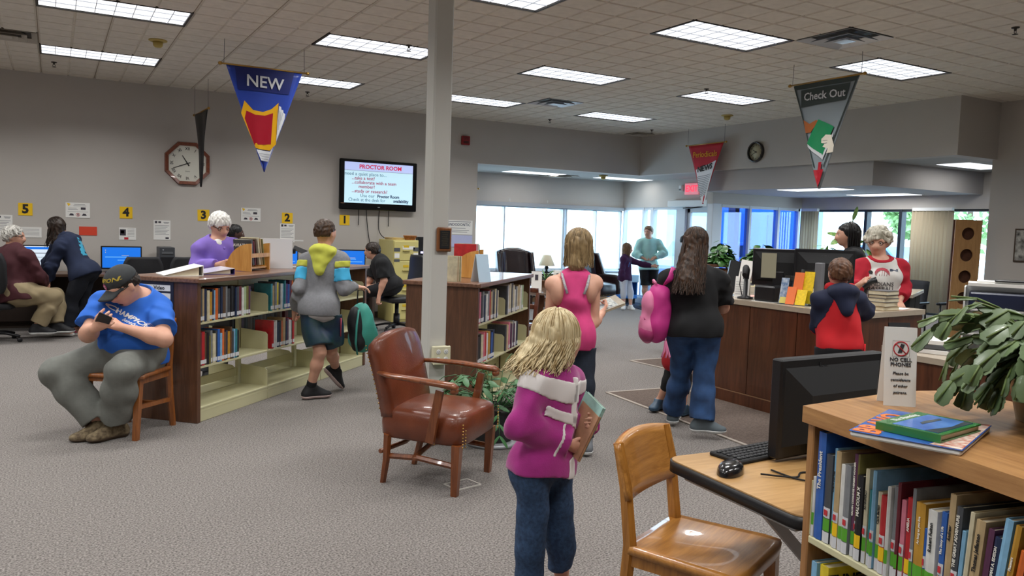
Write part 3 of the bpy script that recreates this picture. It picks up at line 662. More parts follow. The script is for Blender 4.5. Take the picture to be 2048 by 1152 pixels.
# (thickness, height, colour, what) in the order they stand from the end panel
FG = [(.010,.155,'white','thin white book with a green tag'),(.028,.275,'blue','tall blue picture book'),(.024,.225,'dark grey','dark slate hardback with a big green tag'),(.010,.245,'light blue','thin light blue book with dark lettering'),
      (.018,.242,'tan','tall beige hardback'),(.014,.215,'white','white book with small black print'),(.020,.218,'grey','grey paper covered book'),(.012,.25,'plum','purple book with long lettering'),(.006,.252,'olive','dark olive tall book'),(.020,.205,'black','black book with white lettering'),
      (.013,.226,'cream','cream book with a red stripe'),(.013,.18,'teal','short teal book'),(.012,.23,'light blue','pale blue tall book'),(.014,.185,'cream','cream short book with black digits'),(.017,.182,'red','red and blue book'),
      (.011,.208,'white','white narrow book'),(.014,.212,'grey','pale grey patterned book'),(.010,.225,'maroon','narrow maroon book'),(.013,.19,'pink','salmon pink book'),(.015,.20,'red','bright red narrow book'),
      (.010,.225,'grey','stone grey tall book'),(.026,.20,'gold','ochre book with white writing'),(.008,.15,'blue','short blue book beside the ochre book'),(.024,.196,'white','white book with a portrait on its spine'),(.014,.20,'blue','royal blue book'),
      (.016,.245,'tan','tall sand coloured book'),(.016,.225,'dark grey','dark book with reddish lettering'),(.010,.18,'light blue','sky blue book'),(.011,.225,'cream','tall cream book'),(.022,.215,'tan','light brown cloth hardback'),
      (.014,.205,'plum','mauve and brown book'),(.014,.195,'navy','navy book with bold white lettering'),(.018,.24,'light blue','blue and rust book'),(.013,.235,'gold','yellow spined book'),(.014,.19,'orange','orange red thin book'),(.012,.20,'plum','pink edged thin book'),
      (.026,.225,'white','thick white book with an apple and long lettering'),(.018,.235,'dark grey','charcoal book behind the thick white book'),(.016,.26,'maroon','dark red tall book'),(.016,.24,'teal','blue green book'),(.016,.22,'orange','coral coloured book'),(.02,.23,'plum','dusty pink book')]
x = .038; r = random.Random(4)
words_ = {3:'LIVES IN OUR TIME',7:'CALVIN COOLIDGE HERBERT HOOVER',9:'MALCOLM X',21:'As long as you live',26:'THE GREAT ADVENTURE',29:'Thomas Jefferson',31:'THOMAS A. EDISON',36:'THE WRIGHT BROTHERS',10:'ASTRONAUT',1:'The President',23:'Robert Fulton',13:'Clara Barton',19:'AMELIA',24:'The Story of a Life',25:'Andrew',33:'Pioneers',38:'Explorers'}
for i, (w, h, c, what) in enumerate(FG):
    lean = 0.0 if i < 24 else .012*min(i-23, 13); w *= 1.0
    sp = []
    if i not in (1,): sp = [(.0, .028, M_lab), (.03, .062, M_green if i % 5 != 4 else M_yellow)]
    if i % 2 == 0 and i > 1: sp.append((.064, .09, M_lab)); 
    o = book('library_book', w-.001, h, .19+r.uniform(-.02, .03), bmat(c), what+', standing on the near bookcase shelf', 'book', 'library books on the near shelf', (x, .018+r.uniform(-.003, .006), .7365+w*math.sin(lean)), lean=lean, spine=sp, parent_m=Mf)
    if i % 2 == 0 and i > 1:
        q = MB(); q.cbox((w*.5, -.0042, .077), (min(w*.5, .012), .001, .014), 0); q.build('apple_mark', M_pic, o)
    if i in words_:
        q = MB(); s_ = words_[i]; fit = min(w*.62, (h-.12)/max(1, len(s_)*.52)); q.text(s_, fit, Matrix(((0,-1,0,w*.5),(0,0,-1,-.0042),(1,0,0,.095+(h-.11)*.5),(0,0,0,1))) , bold=.02, ext=.0004)
        q.build('lettering', mat('print_white', '#e8e4da', rough=.6) if c in ('plum','black','gold','navy','dark grey','blue','red','maroon') else M_ink, o)
    x += w/ math.cos(lean) + .0012
    if i == 23: x += .002
q = MB(); q.cbox((0,0,0),(.01,.01,.01))
# lower shelf paperbacks
for i, (w, h, c, what) in enumerate(((.02,.23,'light blue','pale blue book at the lowest visible shelf end'),(.03,.235,'yellow','big yellow picture book on the shelf below the row'),(.02,.21,'brown','brown book beside the yellow picture book'),(.03,.2,'dark grey','dark book farther along the lower shelf'))):
    o = book('picture_book', w, h, .22, bmat(c), what, 'book', 'picture books on the lower near shelf', (.045+i*.033, .02, .441), parent_m=Mf)
    if i == 1:
        q = MB(); q.text('TUNE FULL', .04, Matrix(((0,0,1,w+.0006),(1,0,0,.10),(0,1,0,h-.035),(0,0,0,1))), bold=.02); q.build('lettering', M_ink, o)
# magazine, book and tent card on top
t = thing('magazine', 'blue children magazine lying under the green edged book on the oak bookcase', 'magazine', (1.70, 1.09, Z), math.radians(20))
b = MB(); b.box((-.15, -.11, 0), (.15, .11, .012), .004); b.build('pages', M_paper, t)
b = MB(); b.box((-.152, -.112, .012), (.152, .112, .0145), .001); b.build('cover', mat('magazine_blue', '#2d55a8', rough=.25, col2='#3f74c8', vs=9, coat=.4), t)
b = MB(); b.text('BRAVO', .075, tr(-.03, .075, .0152), bold=.03); b.build('lettering', mat('orange_print', '#e07a3a', rough=.4), t)
b = MB(); b.prism([(-.15,-.11),(.15,-.11),(.15,-.06),(.02,-.085),(-.15,-.05)], .0146, .0152); b.prism([(.09,-.04),(.15,-.04),(.15,.05),(.11,.04)], .0146, .0152); b.build('cover_art', mat('rust_print', '#b5502f', rough=.4, col2='#e9e2d4', vs=60), t)
t = thing('picture_book', 'hardback with a green border and blue cover lying on the magazine', 'book', (1.685, 1.065, Z+.0155), math.radians(8))
b = MB(); b.box((-.092, -.066, .003), (.092, .066, .014)); b.build('pages', M_pages, t)
b = MB(); b.box((-.095, -.07, 0), (.095, .07, .003)); b.box((-.095, -.07, .014), (.095, .07, .017)); b.box((-.097, -.07, 0), (-.093, .07, .017)); b.build('cover', mat('green_cover', '#2f7a3c', rough=.25, coat=.4), t)
b = MB(); b.box((-.083, -.058, .017), (.083, .04, .0176)); b.build('cover_picture', mat('sky_print', '#2f63b8', rough=.25, col2='#5d8fd8', vs=12, coat=.4), t)
b = MB(); b.prism([(-.03,.0),(.05,-.005),(.06,.004),(.01,.012),(-.02,.01)], .0176, .0181); b.prism([(-.083,-.058),(.083,-.058),(.083,-.04),(0,-.048),(-.083,-.03)], .0176, .0181); b.build('cover_art', mat('dark_print', '#27363c', rough=.4), t)
b = MB(); b.text('The Amazing', .02, tr(0, .053, .0174)); b.build('lettering', M_paper, t)
t = thing('tent_card', 'tall white folded card asking for no cell phones on the oak bookcase', 'tent card', (1.945, 1.325, Z), math.radians(-38.5))
b = MB(); b.bar((0, -.030, 0), (0, -.003, .205), .080, .0012, up=(0,1,0)); b.build('front_leaf', M_paper, t)
b = MB(); b.bar((0, .030, 0), (0, .003, .205), .080, .0012, up=(0,1,0)); b.build('rear_leaf', M_paper, t)
lean_ = math.atan2(.027, .205); Mt = tr(0, -.0312, 0) @ Matrix.Rotation(PI/2-lean_, 4, 'X')
b = MB()
for k, (s_, sz, y) in enumerate((('NO CELL', .0135, .122), ('PHONES', .0135, .109), ('Please be', .0105, .086), ('considerate', .0105, .069), ('of other', .0105, .053), ('patrons.', .0105, .036))):
    b.text(s_, sz, Mt @ tr(0, y, .0008), bold=.015 if k < 2 else 0, shear=0 if k < 2 else .2)
b.prism([(-.008,.140),(.002,.140),(.009,.162),(0,.164)], .0004, .0010, M=Mt); b.build('lettering', mat('print_grey', '#333338', rough=.7), t)
b = MB(); ring = [( .0185*math.cos(a), .151+.0185*math.sin(a), .001) for a in [2*PI*k/24 for k in range(25)]]
b.M = Mt; b.tube(ring, .0014, 5); b.tube([(-.013, .164, .0012), (.013, .138, .0012)], .0013, 5); b.build('prohibition_ring', M_red, t)
b = MB(); b.M = Mt
for p, q in (((-.021,.131),(.021,.131)),((.021,.131),(.021,.172)),((.021,.172),(-.021,.172)),((-.021,.172),(-.021,.131))): b.tube([(*p,.0008),(*q,.0008)], .0004, 4)
b.build('icon_border', mat('print_light', '#a8a8a8', rough=.7), t)

# ---------------------------------------------------------------- computer table
M_tbl = wood('table_laminate', '#a9814f', '#c9a06c', (1.2, 12, 12), rough=.35)
t = thing('computer_table', 'light laminate table with thick black edge in front of the oak chair', 'table', (1.765, 1.45, 0), math.radians(-4))
b = MB(); c = []
def rr(x0, y0, x1, y1, r, n=5):
    o = []
    for cx_, cy_, a0 in ((x1-r, y1-r, 0), (x0+r, y1-r, 90), (x0+r, y0+r, 180), (x1-r, y0+r, 270)):
        o += [(cx_+r*math.cos(math.radians(a0+90*k/n)), cy_+r*math.sin(math.radians(a0+90*k/n))) for k in range(n+1)]
    return o
b.prism(rr(0, 0, 1.15, .62, .05), .708, .74); b.build('top', M_tbl, t)
b = MB(); b.prism(rr(-.006, -.006, 1.156, .626, .055), .70, .736, smooth=True); b.build('edge_band', M_black, t)
for x0, x1, y in ((.05, .74, .22), (1.10, .41, .26)):
    b = MB(); b.bar((x0, y, .70), (x1, y, .02), .034, .016, up=(0,1,0)); b.build('leg', M_steel, t)
    b = MB(); b.box((x1-.02, .03, .0), (x1+.02, .56, .022), .004); b.build('foot_bar', M_steel, t); b = MB(); b.box((x0-.018, .06, .675), (x0+.018, .56, .70), .003); b.build('top_rail', M_steel, t)

def monitor(t, w, h, thick, mscreen, zb, stand=True, bulge=.04, logo=None, ui=None):
    """screen faces -y; bottom edge at zb above the base"""
    b = MB(); b.box((-w/2, 0, zb), (w/2, thick, zb+h), .006); b.build('bezel', M_black, t)
    b = MB(); b.box((-w/2+.016, -.0012, zb+.022), (w/2-.016, .0, zb+h-.016)); s = b.build('screen', mscreen, t)
    b = MB(); e = .05; z0, z1 = zb+.04, zb+h-.03
    b.add([(-w/2+.02,thick,z0),(w/2-.02,thick,z0),(w/2-.02,thick,z1),(-w/2+.02,thick,z1),(-w/2+.10,thick+bulge,z0+.02),(w/2-.10,thick+bulge,z0+.02),(w/2-.10,thick+bulge,z1-.09),(-w/2+.10,thick+bulge,z1-.09)], [(4,5,6,7)[::-1],(0,1,5,4)[::-1],(1,2,6,5)[::-1],(2,3,7,6)[::-1],(3,0,4,7)[::-1]], False); b.build('rear_shell', M_blackm, t)
    if logo:
        b = MB(); b.text(logo, .03, Matrix(((-1,0,0,0),(0,0,1,thick+.0012+.012),(0,1,0,z1-.035),(0,0,0,1))), bold=.01); b.build('logo', M_grey, t)
    if stand:
        b = MB(); b.box((-.05, thick*.6+.01, .01), (.05, thick*.6+.05, zb+h*.4), .008); b.build('stand', M_black, t)
        b = MB(); b.prism(rr(-.12, -.05, .12, .14, .05), 0, .012); b.build('stand_base', M_black, t)
    if ui:
        for (mm, boxes) in ui:
            b = MB()
            for x0, z0, x1, z1 in boxes: b.box((x0, -.0022, zb+z0), (x1, -.0012, zb+z1))
            b.build('screen_content', mm, s)
M_scr = mat('screen_blue', '#1b5fc0', rough=.2, emit='#1f74e0', es=.75); M_scrd = mat('screen_dark', '#0b0d12', rough=.15); M_scrw = mat('screen_white', '#ccd8e2', rough=.2, emit='#cfe0f0', es=.7)
M_scrl = mat('screen_light_streak', '#6fb6f0', rough=.2, emit='#7cc2ff', es=.8)
t = thing('monitor', 'large black monitor seen from behind on the computer table', 'monitor', (2.375, 1.905, .74), math.radians(181)); monitor(t, .54, .34, .045, M_scrd, .012, stand=False, bulge=.05)
b = MB(); b.text('hp', .05, Matrix(((-1,0,0,.06),(0,0,1,.047),(0,1,0,.315),(0,0,0,1)))); b.build('logo', mat('logo_grey', '#26282c', rough=.5), t)
b = MB(); b.box((-.06, .05, .0), (.06, .13, .13), .008); b.build('stand', M_black, t)
b = MB(); b.box((-.06, .098, .115), (.02, .104, .125)); b.build('port_label', mat('label_grey', '#83868a', rough=.4), t)
t = thing('keyboard', 'black keyboard on the laminate table beside the mouse', 'keyboard', (2.06, 1.965, .74), math.radians(4))
b = MB(); b.box((-.09, -.07, 0), (.35, .07, .014), .004); b.build('case', M_blackm, t)
km = None
for r_ in range(5):
    for c_ in range(20):
        if km is None: q = MB(); q.box((0,0,0),(.016,.016,.006),.003); km = q.build('key', mat('key_black', '#232428', rough=.5), t); o = km
        else: o = km.copy(); COL.objects.link(o)
        o.parent = t; o.location = (-.08+c_*.0207+.004*(r_ % 2), -.055+r_*.022, .014)
t = thing('mouse', 'black computer mouse at the corner of the laminate table', 'mouse', (1.885, 1.845, .741), math.radians(-60))
b = MB(); b.grid(lambda u, v: Vector((.040*math.cos(2*PI*u)*math.sin(PI*v/2)**.7, .074*math.sin(2*PI*u)*math.sin(PI*v/2)**.7*(1.0), .036*max(0, math.cos(PI*v/2))**.75)), 24, 8); b.build('shell', mat('mouse_gloss', '#17181b', rough=.2, coat=.5), t)
b = MB(); b.cbox((0, .03, .031), (.006, .02, .008), .002); b.build('wheel', M_grey, t)
def cable(name, pts, label, m=None, r=.003):
    b = MB(); P = [Vector(p) for p in pts]; out = []
    for i in range(len(P)-1):
        a, c, d, e = P[max(i-1,0)], P[i], P[i+1], P[min(i+2, len(P)-1)]
        for k in range(8):
            s = k/8; out.append(.5*((2*c)+(-a+d)*s+(2*a-5*c+4*d-e)*s*s+(-a+3*c-3*d+e)*s**3))
    out.append(P[-1]); b.tube(out, r, 6); return tag(b.build(name, m or M_blackm), label, 'cable')
cable('mouse_cable', [(1.94, 1.77, .75), (2.03, 1.71, .745), (2.1, 1.74, .744), (2.2, 1.68, .745), (2.32, 1.66, .745)], 'thin black mouse cable curling across the laminate table')
cable('keyboard_cable', [(2.02, 1.80, .745), (2.02, 1.70, .745), (2.06, 1.63, .744), (2.05, 1.56, .744), (2.11, 1.52, .744)], 'black keyboard cable running to the near side of the table')
t = thing('power_adapter', 'black charger puck lying beside the end of the oak bookcase', 'charger', (2.03, 1.53, .74)); b = MB(); b.lathe([(.035,0),(.038,.008),(.034,.018),(.002,.02)], 18); b.build('shell', M_black, t); b = MB(); b.tube([(.03,0,.01),(.05,0,.01)], .004, 6); b.build('plug', M_black, t)
t = thing('tablet', 'flat dark tablet on the table beside the cables', 'tablet', (2.2, 1.60, .74), .3); b = MB(); b.box((-.09,-.06,0),(.09,.06,.01),.003); b.build('body', M_black, t); b = MB(); b.box((-.08,-.05,.01),(.08,.05,.0106)); b.build('screen', M_scrd, t)
# ---------------------------------------------------------------- things on the computer wall (plane Y = 12.27, facing -Y)
WL = 12.27
def on_wall(x, z, d=0.0): return Matrix(((1,0,0,x),(0,0,-1,WL-d),(0,1,0,z),(0,0,0,1)))      # local x right, y up, z out of the wall
def card(name, x0, z0, x1, z1, m, label, cat='sign', group=None, th=.004, rot=0.0):
    t = MB(); w, h = x1-x0, z1-z0; t.box((-w/2, -h/2, 0), (w/2, h/2, th)); o = t.build(name, m); o.matrix_world = on_wall((x0+x1)/2, (z0+z1)/2, .001) @ rotz(rot); return tag(o, label, cat, group)
NUM = {'1': 'one', '2': 'two', '3': 'three', '4': 'four', '5': 'five'}
for n, x in (('5', -.31), ('4', .873), ('3', 1.878), ('2', 3.072), ('1', 3.961)):
    o = card('number_sign', x-.08, 1.47, x+.08, 1.63, M_yellow, f'yellow wall card with a black figure {NUM[n]} over the computers', 'sign', None, rot=rnd.uniform(-.03, .03))
    b = MB(); b.text(n, .155, tr(0, 0, .0048), bold=.045); b.build('numeral', M_ink, o)
def lines(o, w, h, rows, m=M_ink, seed=1, x0=-.42, x1=.42, z=.0046):
    r = random.Random(seed); b = MB()
    for (y, hh, a, c) in rows: b.box((a*w, y*h-hh*h/2, z-.0006), (c*w, y*h+hh*h/2, z))
    b.build('print', m, o)
M_pg = mat('print_mid', '#8d8d90', rough=.7); M_pd = mat('print_dark', '#3b3640', rough=.7)
def notice_a(x0, z0, x1, z1, label):    # wide notice with a prohibition ring between two small caps of print
    o = card('notice', x0, z0, x1, z1, M_paper, label, 'notice'); w, h = x1-x0, z1-z0
    lines(o, w, h, [(.38,.035,-.15,.3),(.30,.03,-.18,.35),(.13,.03,-.4,-.05),(.05,.03,-.4,.0),(-.1,.02,-.42,.42)], M_pg)
    lines(o, w, h, [(.12,.16,.12,.32)], M_pd)
    b = MB(); b.M = tr(-.38*w, .35*h, .0046); b.prism([(-.02,.02),(0,-.02),(.025,.01),(.006,.02)], 0, .0006); b.build('emblem', M_yellow, o)
    b = MB(); b.M = tr(0, -.3*h, .005); b.tube([(.022*math.cos(2*PI*k/16), .022*math.sin(2*PI*k/16), 0) for k in range(17)], .0025, 4); b.tube([(-.015,.015,0),(.015,-.015,0)], .002, 4); b.build('prohibition_ring', M_red, o)
    b = MB(); b.M = tr(0, -.3*h, .0046)
    for s in (-1, 1): b.prism([(s*.075-.03,-.012),(s*.075+.03,-.012),(s*.075+.02,.012),(s*.075-.012,.018)], 0, .0006)
    b.prism([(-.006,-.015),(.006,-.015),(.01,.014),(-.004,.016)], 0, .0006); b.build('caps_print', M_pd, o)
notice_a(.147, 1.46, .434, 1.66, 'white notice with a prohibition ring between the five and the four'); notice_a(2.397, 1.48, 2.678, 1.68, 'white notice with a prohibition ring between the three and the two')
def notice_b(x0, z0, x1, z1, label):    # letter page with two small pictures on top, lines of print, a dark patch at the foot
    o = card('notice', x0, z0, x1, z1, M_paper, label, 'notice'); w, h = x1-x0, z1-z0
    lines(o, w, h, [(.40,.12,-.42,-.28),(.40,.09,-.22,-.06)], M_pd); lines(o, w, h, [(.40,.03,.08,.42),(.35,.03,.12,.38)]+[(.22-.075*k,.022,-.42,.42-.1*(k % 3)) for k in range(7)], M_pg); lines(o, w, h, [(-.41,.09,.2,.4)], M_pd)
notice_b(1.219, 1.187, 1.439, 1.46, 'white letter page under the wall between the four and the three'); notice_b(2.965, 1.185, 3.185, 1.465, 'white letter page hung under the two'); notice_b(-.68, 1.2, -.455, 1.47, 'white letter page at the picture edge by the five')
o = card('notice', .785, 1.177, .997, 1.345, M_paper, 'white sheet with a dark red picture under the four', 'notice'); lines(o, .212, .168, [(.1,.5,-.45,-.1)], M_pd); lines(o, .212, .168, [(.14,.26,-.4,-.2),(-.38,.18,-.2,.05)], M_red); lines(o, .212, .168, [(.4-.12*k,.03,.0,.4) for k in range(6)], M_pg)
o = card('notice', -.40, 1.185, -.13, 1.32, M_paper, 'white sheet under the five between the man and the woman', 'notice'); lines(o, .27, .13, [(.3-.14*k,.03,-.4,.4) for k in range(5)], M_pg)
card('notice', .303, 1.228, .517, 1.345, mat('orange_paper', '#d8452a', rough=.6), 'plain orange red sheet beside the navy hoodie woman', 'notice')
# poster beside the column: words stay as they are
o = card('poster', 5.55, 1.37, 6.20, 1.61, M_paper, 'white advertisement card on the wall end beside the plaque', 'poster'); b = MB(); b.text('LES ENDODONTIC', .062, tr(.02, .045, .0048), bold=.01); b.build('lettering', mat('navy_print', '#2b3a58', rough=.6), o)
lines(o, .65, .24, [(.40,.05,-.45,.45),(-.05,.04,-.2,.3),(-.2,.04,-.4,.4),(-.32,.04,-.3,.35)], M_pg)
b = MB(); b.box((5.5, 12.262, 1.16), (6.2, 12.268, 1.36)); tag(b.build('lower_panel', mat('lilac_card', '#b9bde0', rough=.6)), 'pale lilac card strip beneath the advertisement card', 'poster')
# fire alarm
t = thing('fire_alarm', 'small red fire alarm box high on the wall past the column', 'alarm', (6.017, WL, 2.945)); b = MB(); b.box((-.075, -.045, -.075), (.075, -.0005, .075), .008); b.build('housing', mat('alarm_red', '#8f1620', rough=.4), t); b = MB(); b.box((-.05, -.052, -.05), (.05, -.045, -.01), .004); b.build('strobe', mat('alarm_dark', '#4a0c12', rough=.3), t)
b = MB(); 
for k in range(4): b.box((-.05, -.047, .012+k*.013), (.05, -.044, .018+k*.013))
b.build('horn_grille', mat('alarm_dark', '#4a0c12'), t)
# octagonal wall clock
t = thing('octagon_clock', 'large octagonal wooden wall clock with a white dial', 'clock', (1.66, WL-.001, 2.271))
def octa(r): return [(r*math.cos(PI/8+k*PI/4), r*math.sin(PI/8+k*PI/4)) for k in range(8)]
Mc = Matrix(((1,0,0,0),(0,0,-1,0),(0,1,0,0),(0,0,0,1)))
b = MB(M=Mc); O, I = octa(.325), octa(.27)
for k in range(8):
    a, c = k, (k+1) % 8
    b.add([(*O[a],0),(*O[c],0),(*I[c],0),(*I[a],0),(*[v*.97 for v in O[a]],.045),(*[v*.97 for v in O[c]],.045),(*I[c],.03),(*I[a],.03)], [(4,5,6,7),(0,1,5,4),(3,7,6,2)], False)
b.build('frame', wood('clock_wood', '#5e2b17', '#87462a', (8,8,8), rough=.35), t)
b = MB(M=Mc); b.prism(octa(.272), .004, .012); b.build('dial', mat('dial_white', '#d9d8cc', rough=.5), t)
rom = ['XII','I','II','III','IV','V','VI','VII','VIII','IX','X','XI']
b = MB(M=Mc)
for k, s in enumerate(rom):
    a = -k*PI/6; b.text(s, .058, rotz(a) @ tr(0, .205, .0125), bold=.02, sx=.9, ext=.0005)
b.text('Quartz', .022, tr(0, -.11, .0125), ext=.0004); b.build('numerals', M_ink, t)
def hand(mb, ang, L, w, z): mb.prism([(-w, -.04), (w, -.04), (w*.5, L), (-w*.5, L)], z, z+.002, M=Mc @ rotz(ang))
b = MB(); hand(b, math.radians(32), .13, .009, .015); b.build('hour_hand', M_ink, t)
b = MB(); hand(b, math.radians(111), .20, .007, .018); b.build('minute_hand', M_ink, t)
# television
t = thing('television', 'wall mounted black television showing the Proctor Room notice', 'television', (4.48, WL-.06, 2.107))
b = MB(); b.box((-.64, -.05, -.39), (.64, .0, .39), .012); b.build('casing', mat('tv_black', '#0c0d10', rough=.22), t)
b = MB(); b.box((-.565, -.0515, -.285), (.565, -.05, .345)); s = b.build('screen', mat('tv_glow', '#a8c8dc', rough=.25, emit='#c3e6f2', es=.78), t)
b = MB(); b.box((-.565, -.0522, .22), (.565, -.0515, .345)); b.build('title_band', mat('tv_band', '#a4b4e0', rough=.25, emit='#b9c4f2', es=.78), s)
b = MB(); b.box((-.565, -.0526, .214), (.565, -.052, .22)); b.build('title_rule', mat('tv_grey', '#8a8f98', rough=.3, emit='#8a8f98', es=.5), s)
TVM = lambda x, z: Matrix(((1,0,0,x),(0,0,-1,-.0526),(0,1,0,z),(0,0,0,1)))
M_tvr = mat('tv_text_red', '#d0234a', rough=.4, emit='#d0234a', es=.55); M_tvg = mat('tv_text_slate', '#4d6f85', rough=.4, emit='#4d6f85', es=.4); M_tvm = mat('tv_text_maroon', '#a12a50', rough=.4, emit='#a12a50', es=.5); M_tvn = mat('tv_text_navy', '#1b2a55', rough=.4, emit='#1b2a55', es=.4)
b = MB(); b.text('PROCTOR ROOM', .088, TVM(.02, .278), bold=.03); b.build('title_text', M_tvr, s)
b = MB(); b.text('need a quiet place to...', .075, TVM(-.565, .165), align='LEFT'); b.text('Use our', .072, TVM(-.31, -.17), align='LEFT'); b.text('Check at the desk for', .072, TVM(-.50, -.235), align='LEFT', sx=.95); b.build('slate_text', M_tvg, s)
b = MB()
for y, s_, x in ((.10, '...take a test?', -.45), (.035, '...collaborate with a team', -.45), (-.03, 'member?', -.34), (-.10, '...study or research?', -.45)): b.text(s_, .072, TVM(x, y), align='LEFT', bold=.012)
b.build('maroon_text', M_tvm, s)['kind'] = 'stuff'
b = MB(); b.text('Proctor Room', .068, TVM(-.03, -.17), align='LEFT', bold=.03, sx=.92); b.text('availability', .07, TVM(.24, -.235), align='LEFT', bold=.03, sx=.9); b.build('navy_text', M_tvn, s)
b = MB(); b.box((-.02, -.0508, -.345), (.02, -.0498, -.335)); b.build('maker_mark', M_steel, t); b = MB(); b.box((-.62, -.0508, -.30), (-.56, -.0498, -.285)); b.build('side_sticker', mat('sticker', '#6b4a36', rough=.5), t)
b = MB(); b.box((-.2, .0, -.2), (.2, .058, .2), .01); b.build('wall_mount', M_black, t)
for pts, l in (([(4.18, 12.24, 1.75), (4.18, 12.25, 1.48)], 'short black cord hanging straight below the left end of the television'), ([(4.30, 12.24, 1.75), (4.33, 12.25, 1.45), (4.40, 12.25, 1.05), (4.44, 12.24, .8)], 'long black cord running from the television behind the file cabinet'),
               ([(4.52, 12.24, 1.75), (4.52, 12.25, 1.42), (4.56, 12.1, 1.29), (4.66, 11.95, 1.275)], 'black cord dropping from the television onto the file cabinet'), ([(4.68, 12.24, 1.75), (4.68, 12.25, 1.47)], 'short black cord below the middle of the television')): cable('hanging_cable', pts, l, r=.006)

# ---------------------------------------------------------------- hanging pennants (local: x along the rod, z up, face -y)
def pennant(label, loc, rz, w, h, mfab, arts, wave=.018, strings=.25, words=()):
    t = thing('pennant', label, 'pennant', loc, rz)
    def pf(u, v):
        x = (u-.5)*w*(1-v*.985); return Vector((x, wave*math.sin(u*9+v*5)*(.3+v)*(1-.6*v), -v*h))
    b = MB(); b.sheet(pf, 14, 20, .004); b.build('fabric', mfab, t)
    b = MB(); b.tube([(-w/2-.045, 0, .006), (w/2+.045, 0, .006)], .009, 8)
    for s in (-1, 1): b.ell((s*(w/2+.055), 0, .006), (.022, .018, .018), 10, 6)
    b.build('rod', M_brass, t)
    for s in (-1, 1):
        b = MB(); b.tube([(s*(w/2+.02), 0, .015), (s*(w/2+.015), 0, strings)], .0025, 5); b.build('cord', M_grey, t)
    def on(p, off):          # a point on the front of the waving cloth; p in (x, z) metres from the rod centre
        v = min(max(-p[1]/h, 0), .999); ww = w*(1-v*.985); u = min(max(p[0]/ww+.5, 0), 1); q = pf(u, v); return Vector((p[0], q.y-.0065-off, p[1]))
    for k, (nm, m, poly) in enumerate(arts):
        bm_ = bmesh.new(); vs = [bm_.verts.new((p[0], p[1], 0)) for p in poly]; bm_.faces.new(vs); bmesh.ops.triangulate(bm_, faces=bm_.faces[:]); 
        for _ in range(3): bmesh.ops.subdivide_edges(bm_, edges=[e for e in bm_.edges if e.calc_length() > .05], cuts=1, use_grid_fill=False); bmesh.ops.triangulate(bm_, faces=bm_.faces[:])
        b = MB(); bm_.verts.ensure_lookup_table(); nv = len(bm_.verts); off = .0015*(k+1)
        idx = {v: i for i, v in enumerate(bm_.verts)}; b.add([tuple(on((v.co.x, v.co.y), off)) for v in bm_.verts], [[idx[v] for v in f.verts] for f in bm_.faces], True); bm_.free(); b.build(nm, m, t)
    for (s_, sz, x, z, m, bold, sh) in words:
        b = MB(); b.text(s_, sz, Matrix.Identity(4), bold=bold, shear=0)
        b.v = [tuple(on((x+p[0], z+p[1]+p[0]*sh), .010+p[2])) for p in b.v]; b.build('lettering', m, t)
    return t
M_pblue = mat('satin_blue', '#14399e', rough=.35, sheen=.4); M_pnavy = mat('satin_navy', '#0f2068', rough=.35); M_pgold = mat('satin_gold', '#e0a70f', rough=.38); M_pcrim = mat('satin_crimson', '#a11128', rough=.33); M_pwhite = mat('satin_white', '#d5d9de', rough=.4)
M_pgrey = mat('satin_grey', '#8b979e', rough=.4); M_pchar = mat('satin_charcoal', '#33403f', rough=.45); M_pgreen = mat('felt_green', '#0f8a55', rough=.6); M_pbrown = mat('felt_brown', '#a9602d', rough=.6); M_pred = mat('satin_red', '#b5162b', rough=.4); M_pblk = mat('satin_black', '#14161a', rough=.4); M_stitch = mat('stitch_grey', '#6f7780', rough=.5); M_pskin = mat('felt_ivory', '#e9e2d2', rough=.6)
pennant('blue triangular pennant reading NEW with a red and gold book', (1.91, 8.60, 3.055), 0, .77, 1.05, M_pblue,
    [('header_band', M_pnavy, [(-.30,-.005),(.30,-.005),(.245,-.235),(-.27,-.235)]), ('cover_gold', M_pgold, [(-.205,-.34),(-.12,-.43),(-.02,-.44),(.07,-.40),(.14,-.33),(.115,-.76),(.05,-.83),(-.09,-.815),(-.235,-.47)]),
     ('cover_red', M_pcrim, [(-.185,-.44),(-.10,-.475),(.0,-.475),(.085,-.44),(.06,-.765),(-.105,-.78),(-.20,-.52)]), ('page_edge', M_pwhite, [(.145,-.36),(.165,-.37),(.168,-.40),(.185,-.40),(.188,-.43),(.205,-.44),(.20,-.49),(.115,-.73),(.125,-.55)]),
     ('page_foot', M_pwhite, [(-.085,-.825),(.05,-.84),(.085,-.79),(.035,-.945),(-.035,-.935)])]
     + [('page_line', M_stitch, [(.128+.016*k,-.40-.01*k),(.131+.016*k,-.40-.01*k),(.121+.014*k,-.66+.05*k),(.118+.014*k,-.66+.05*k)]) for k in range(4)] + [('page_line', M_stitch, [(-.06+.012*k,-.862-.026*k),(.055-.012*k,-.872-.026*k),(.055-.012*k,-.876-.026*k),(-.06+.012*k,-.866-.026*k)]) for k in range(3)],
    words=[('NEW', .165, .0, -.145, M_pwhite, .012, -.03)])
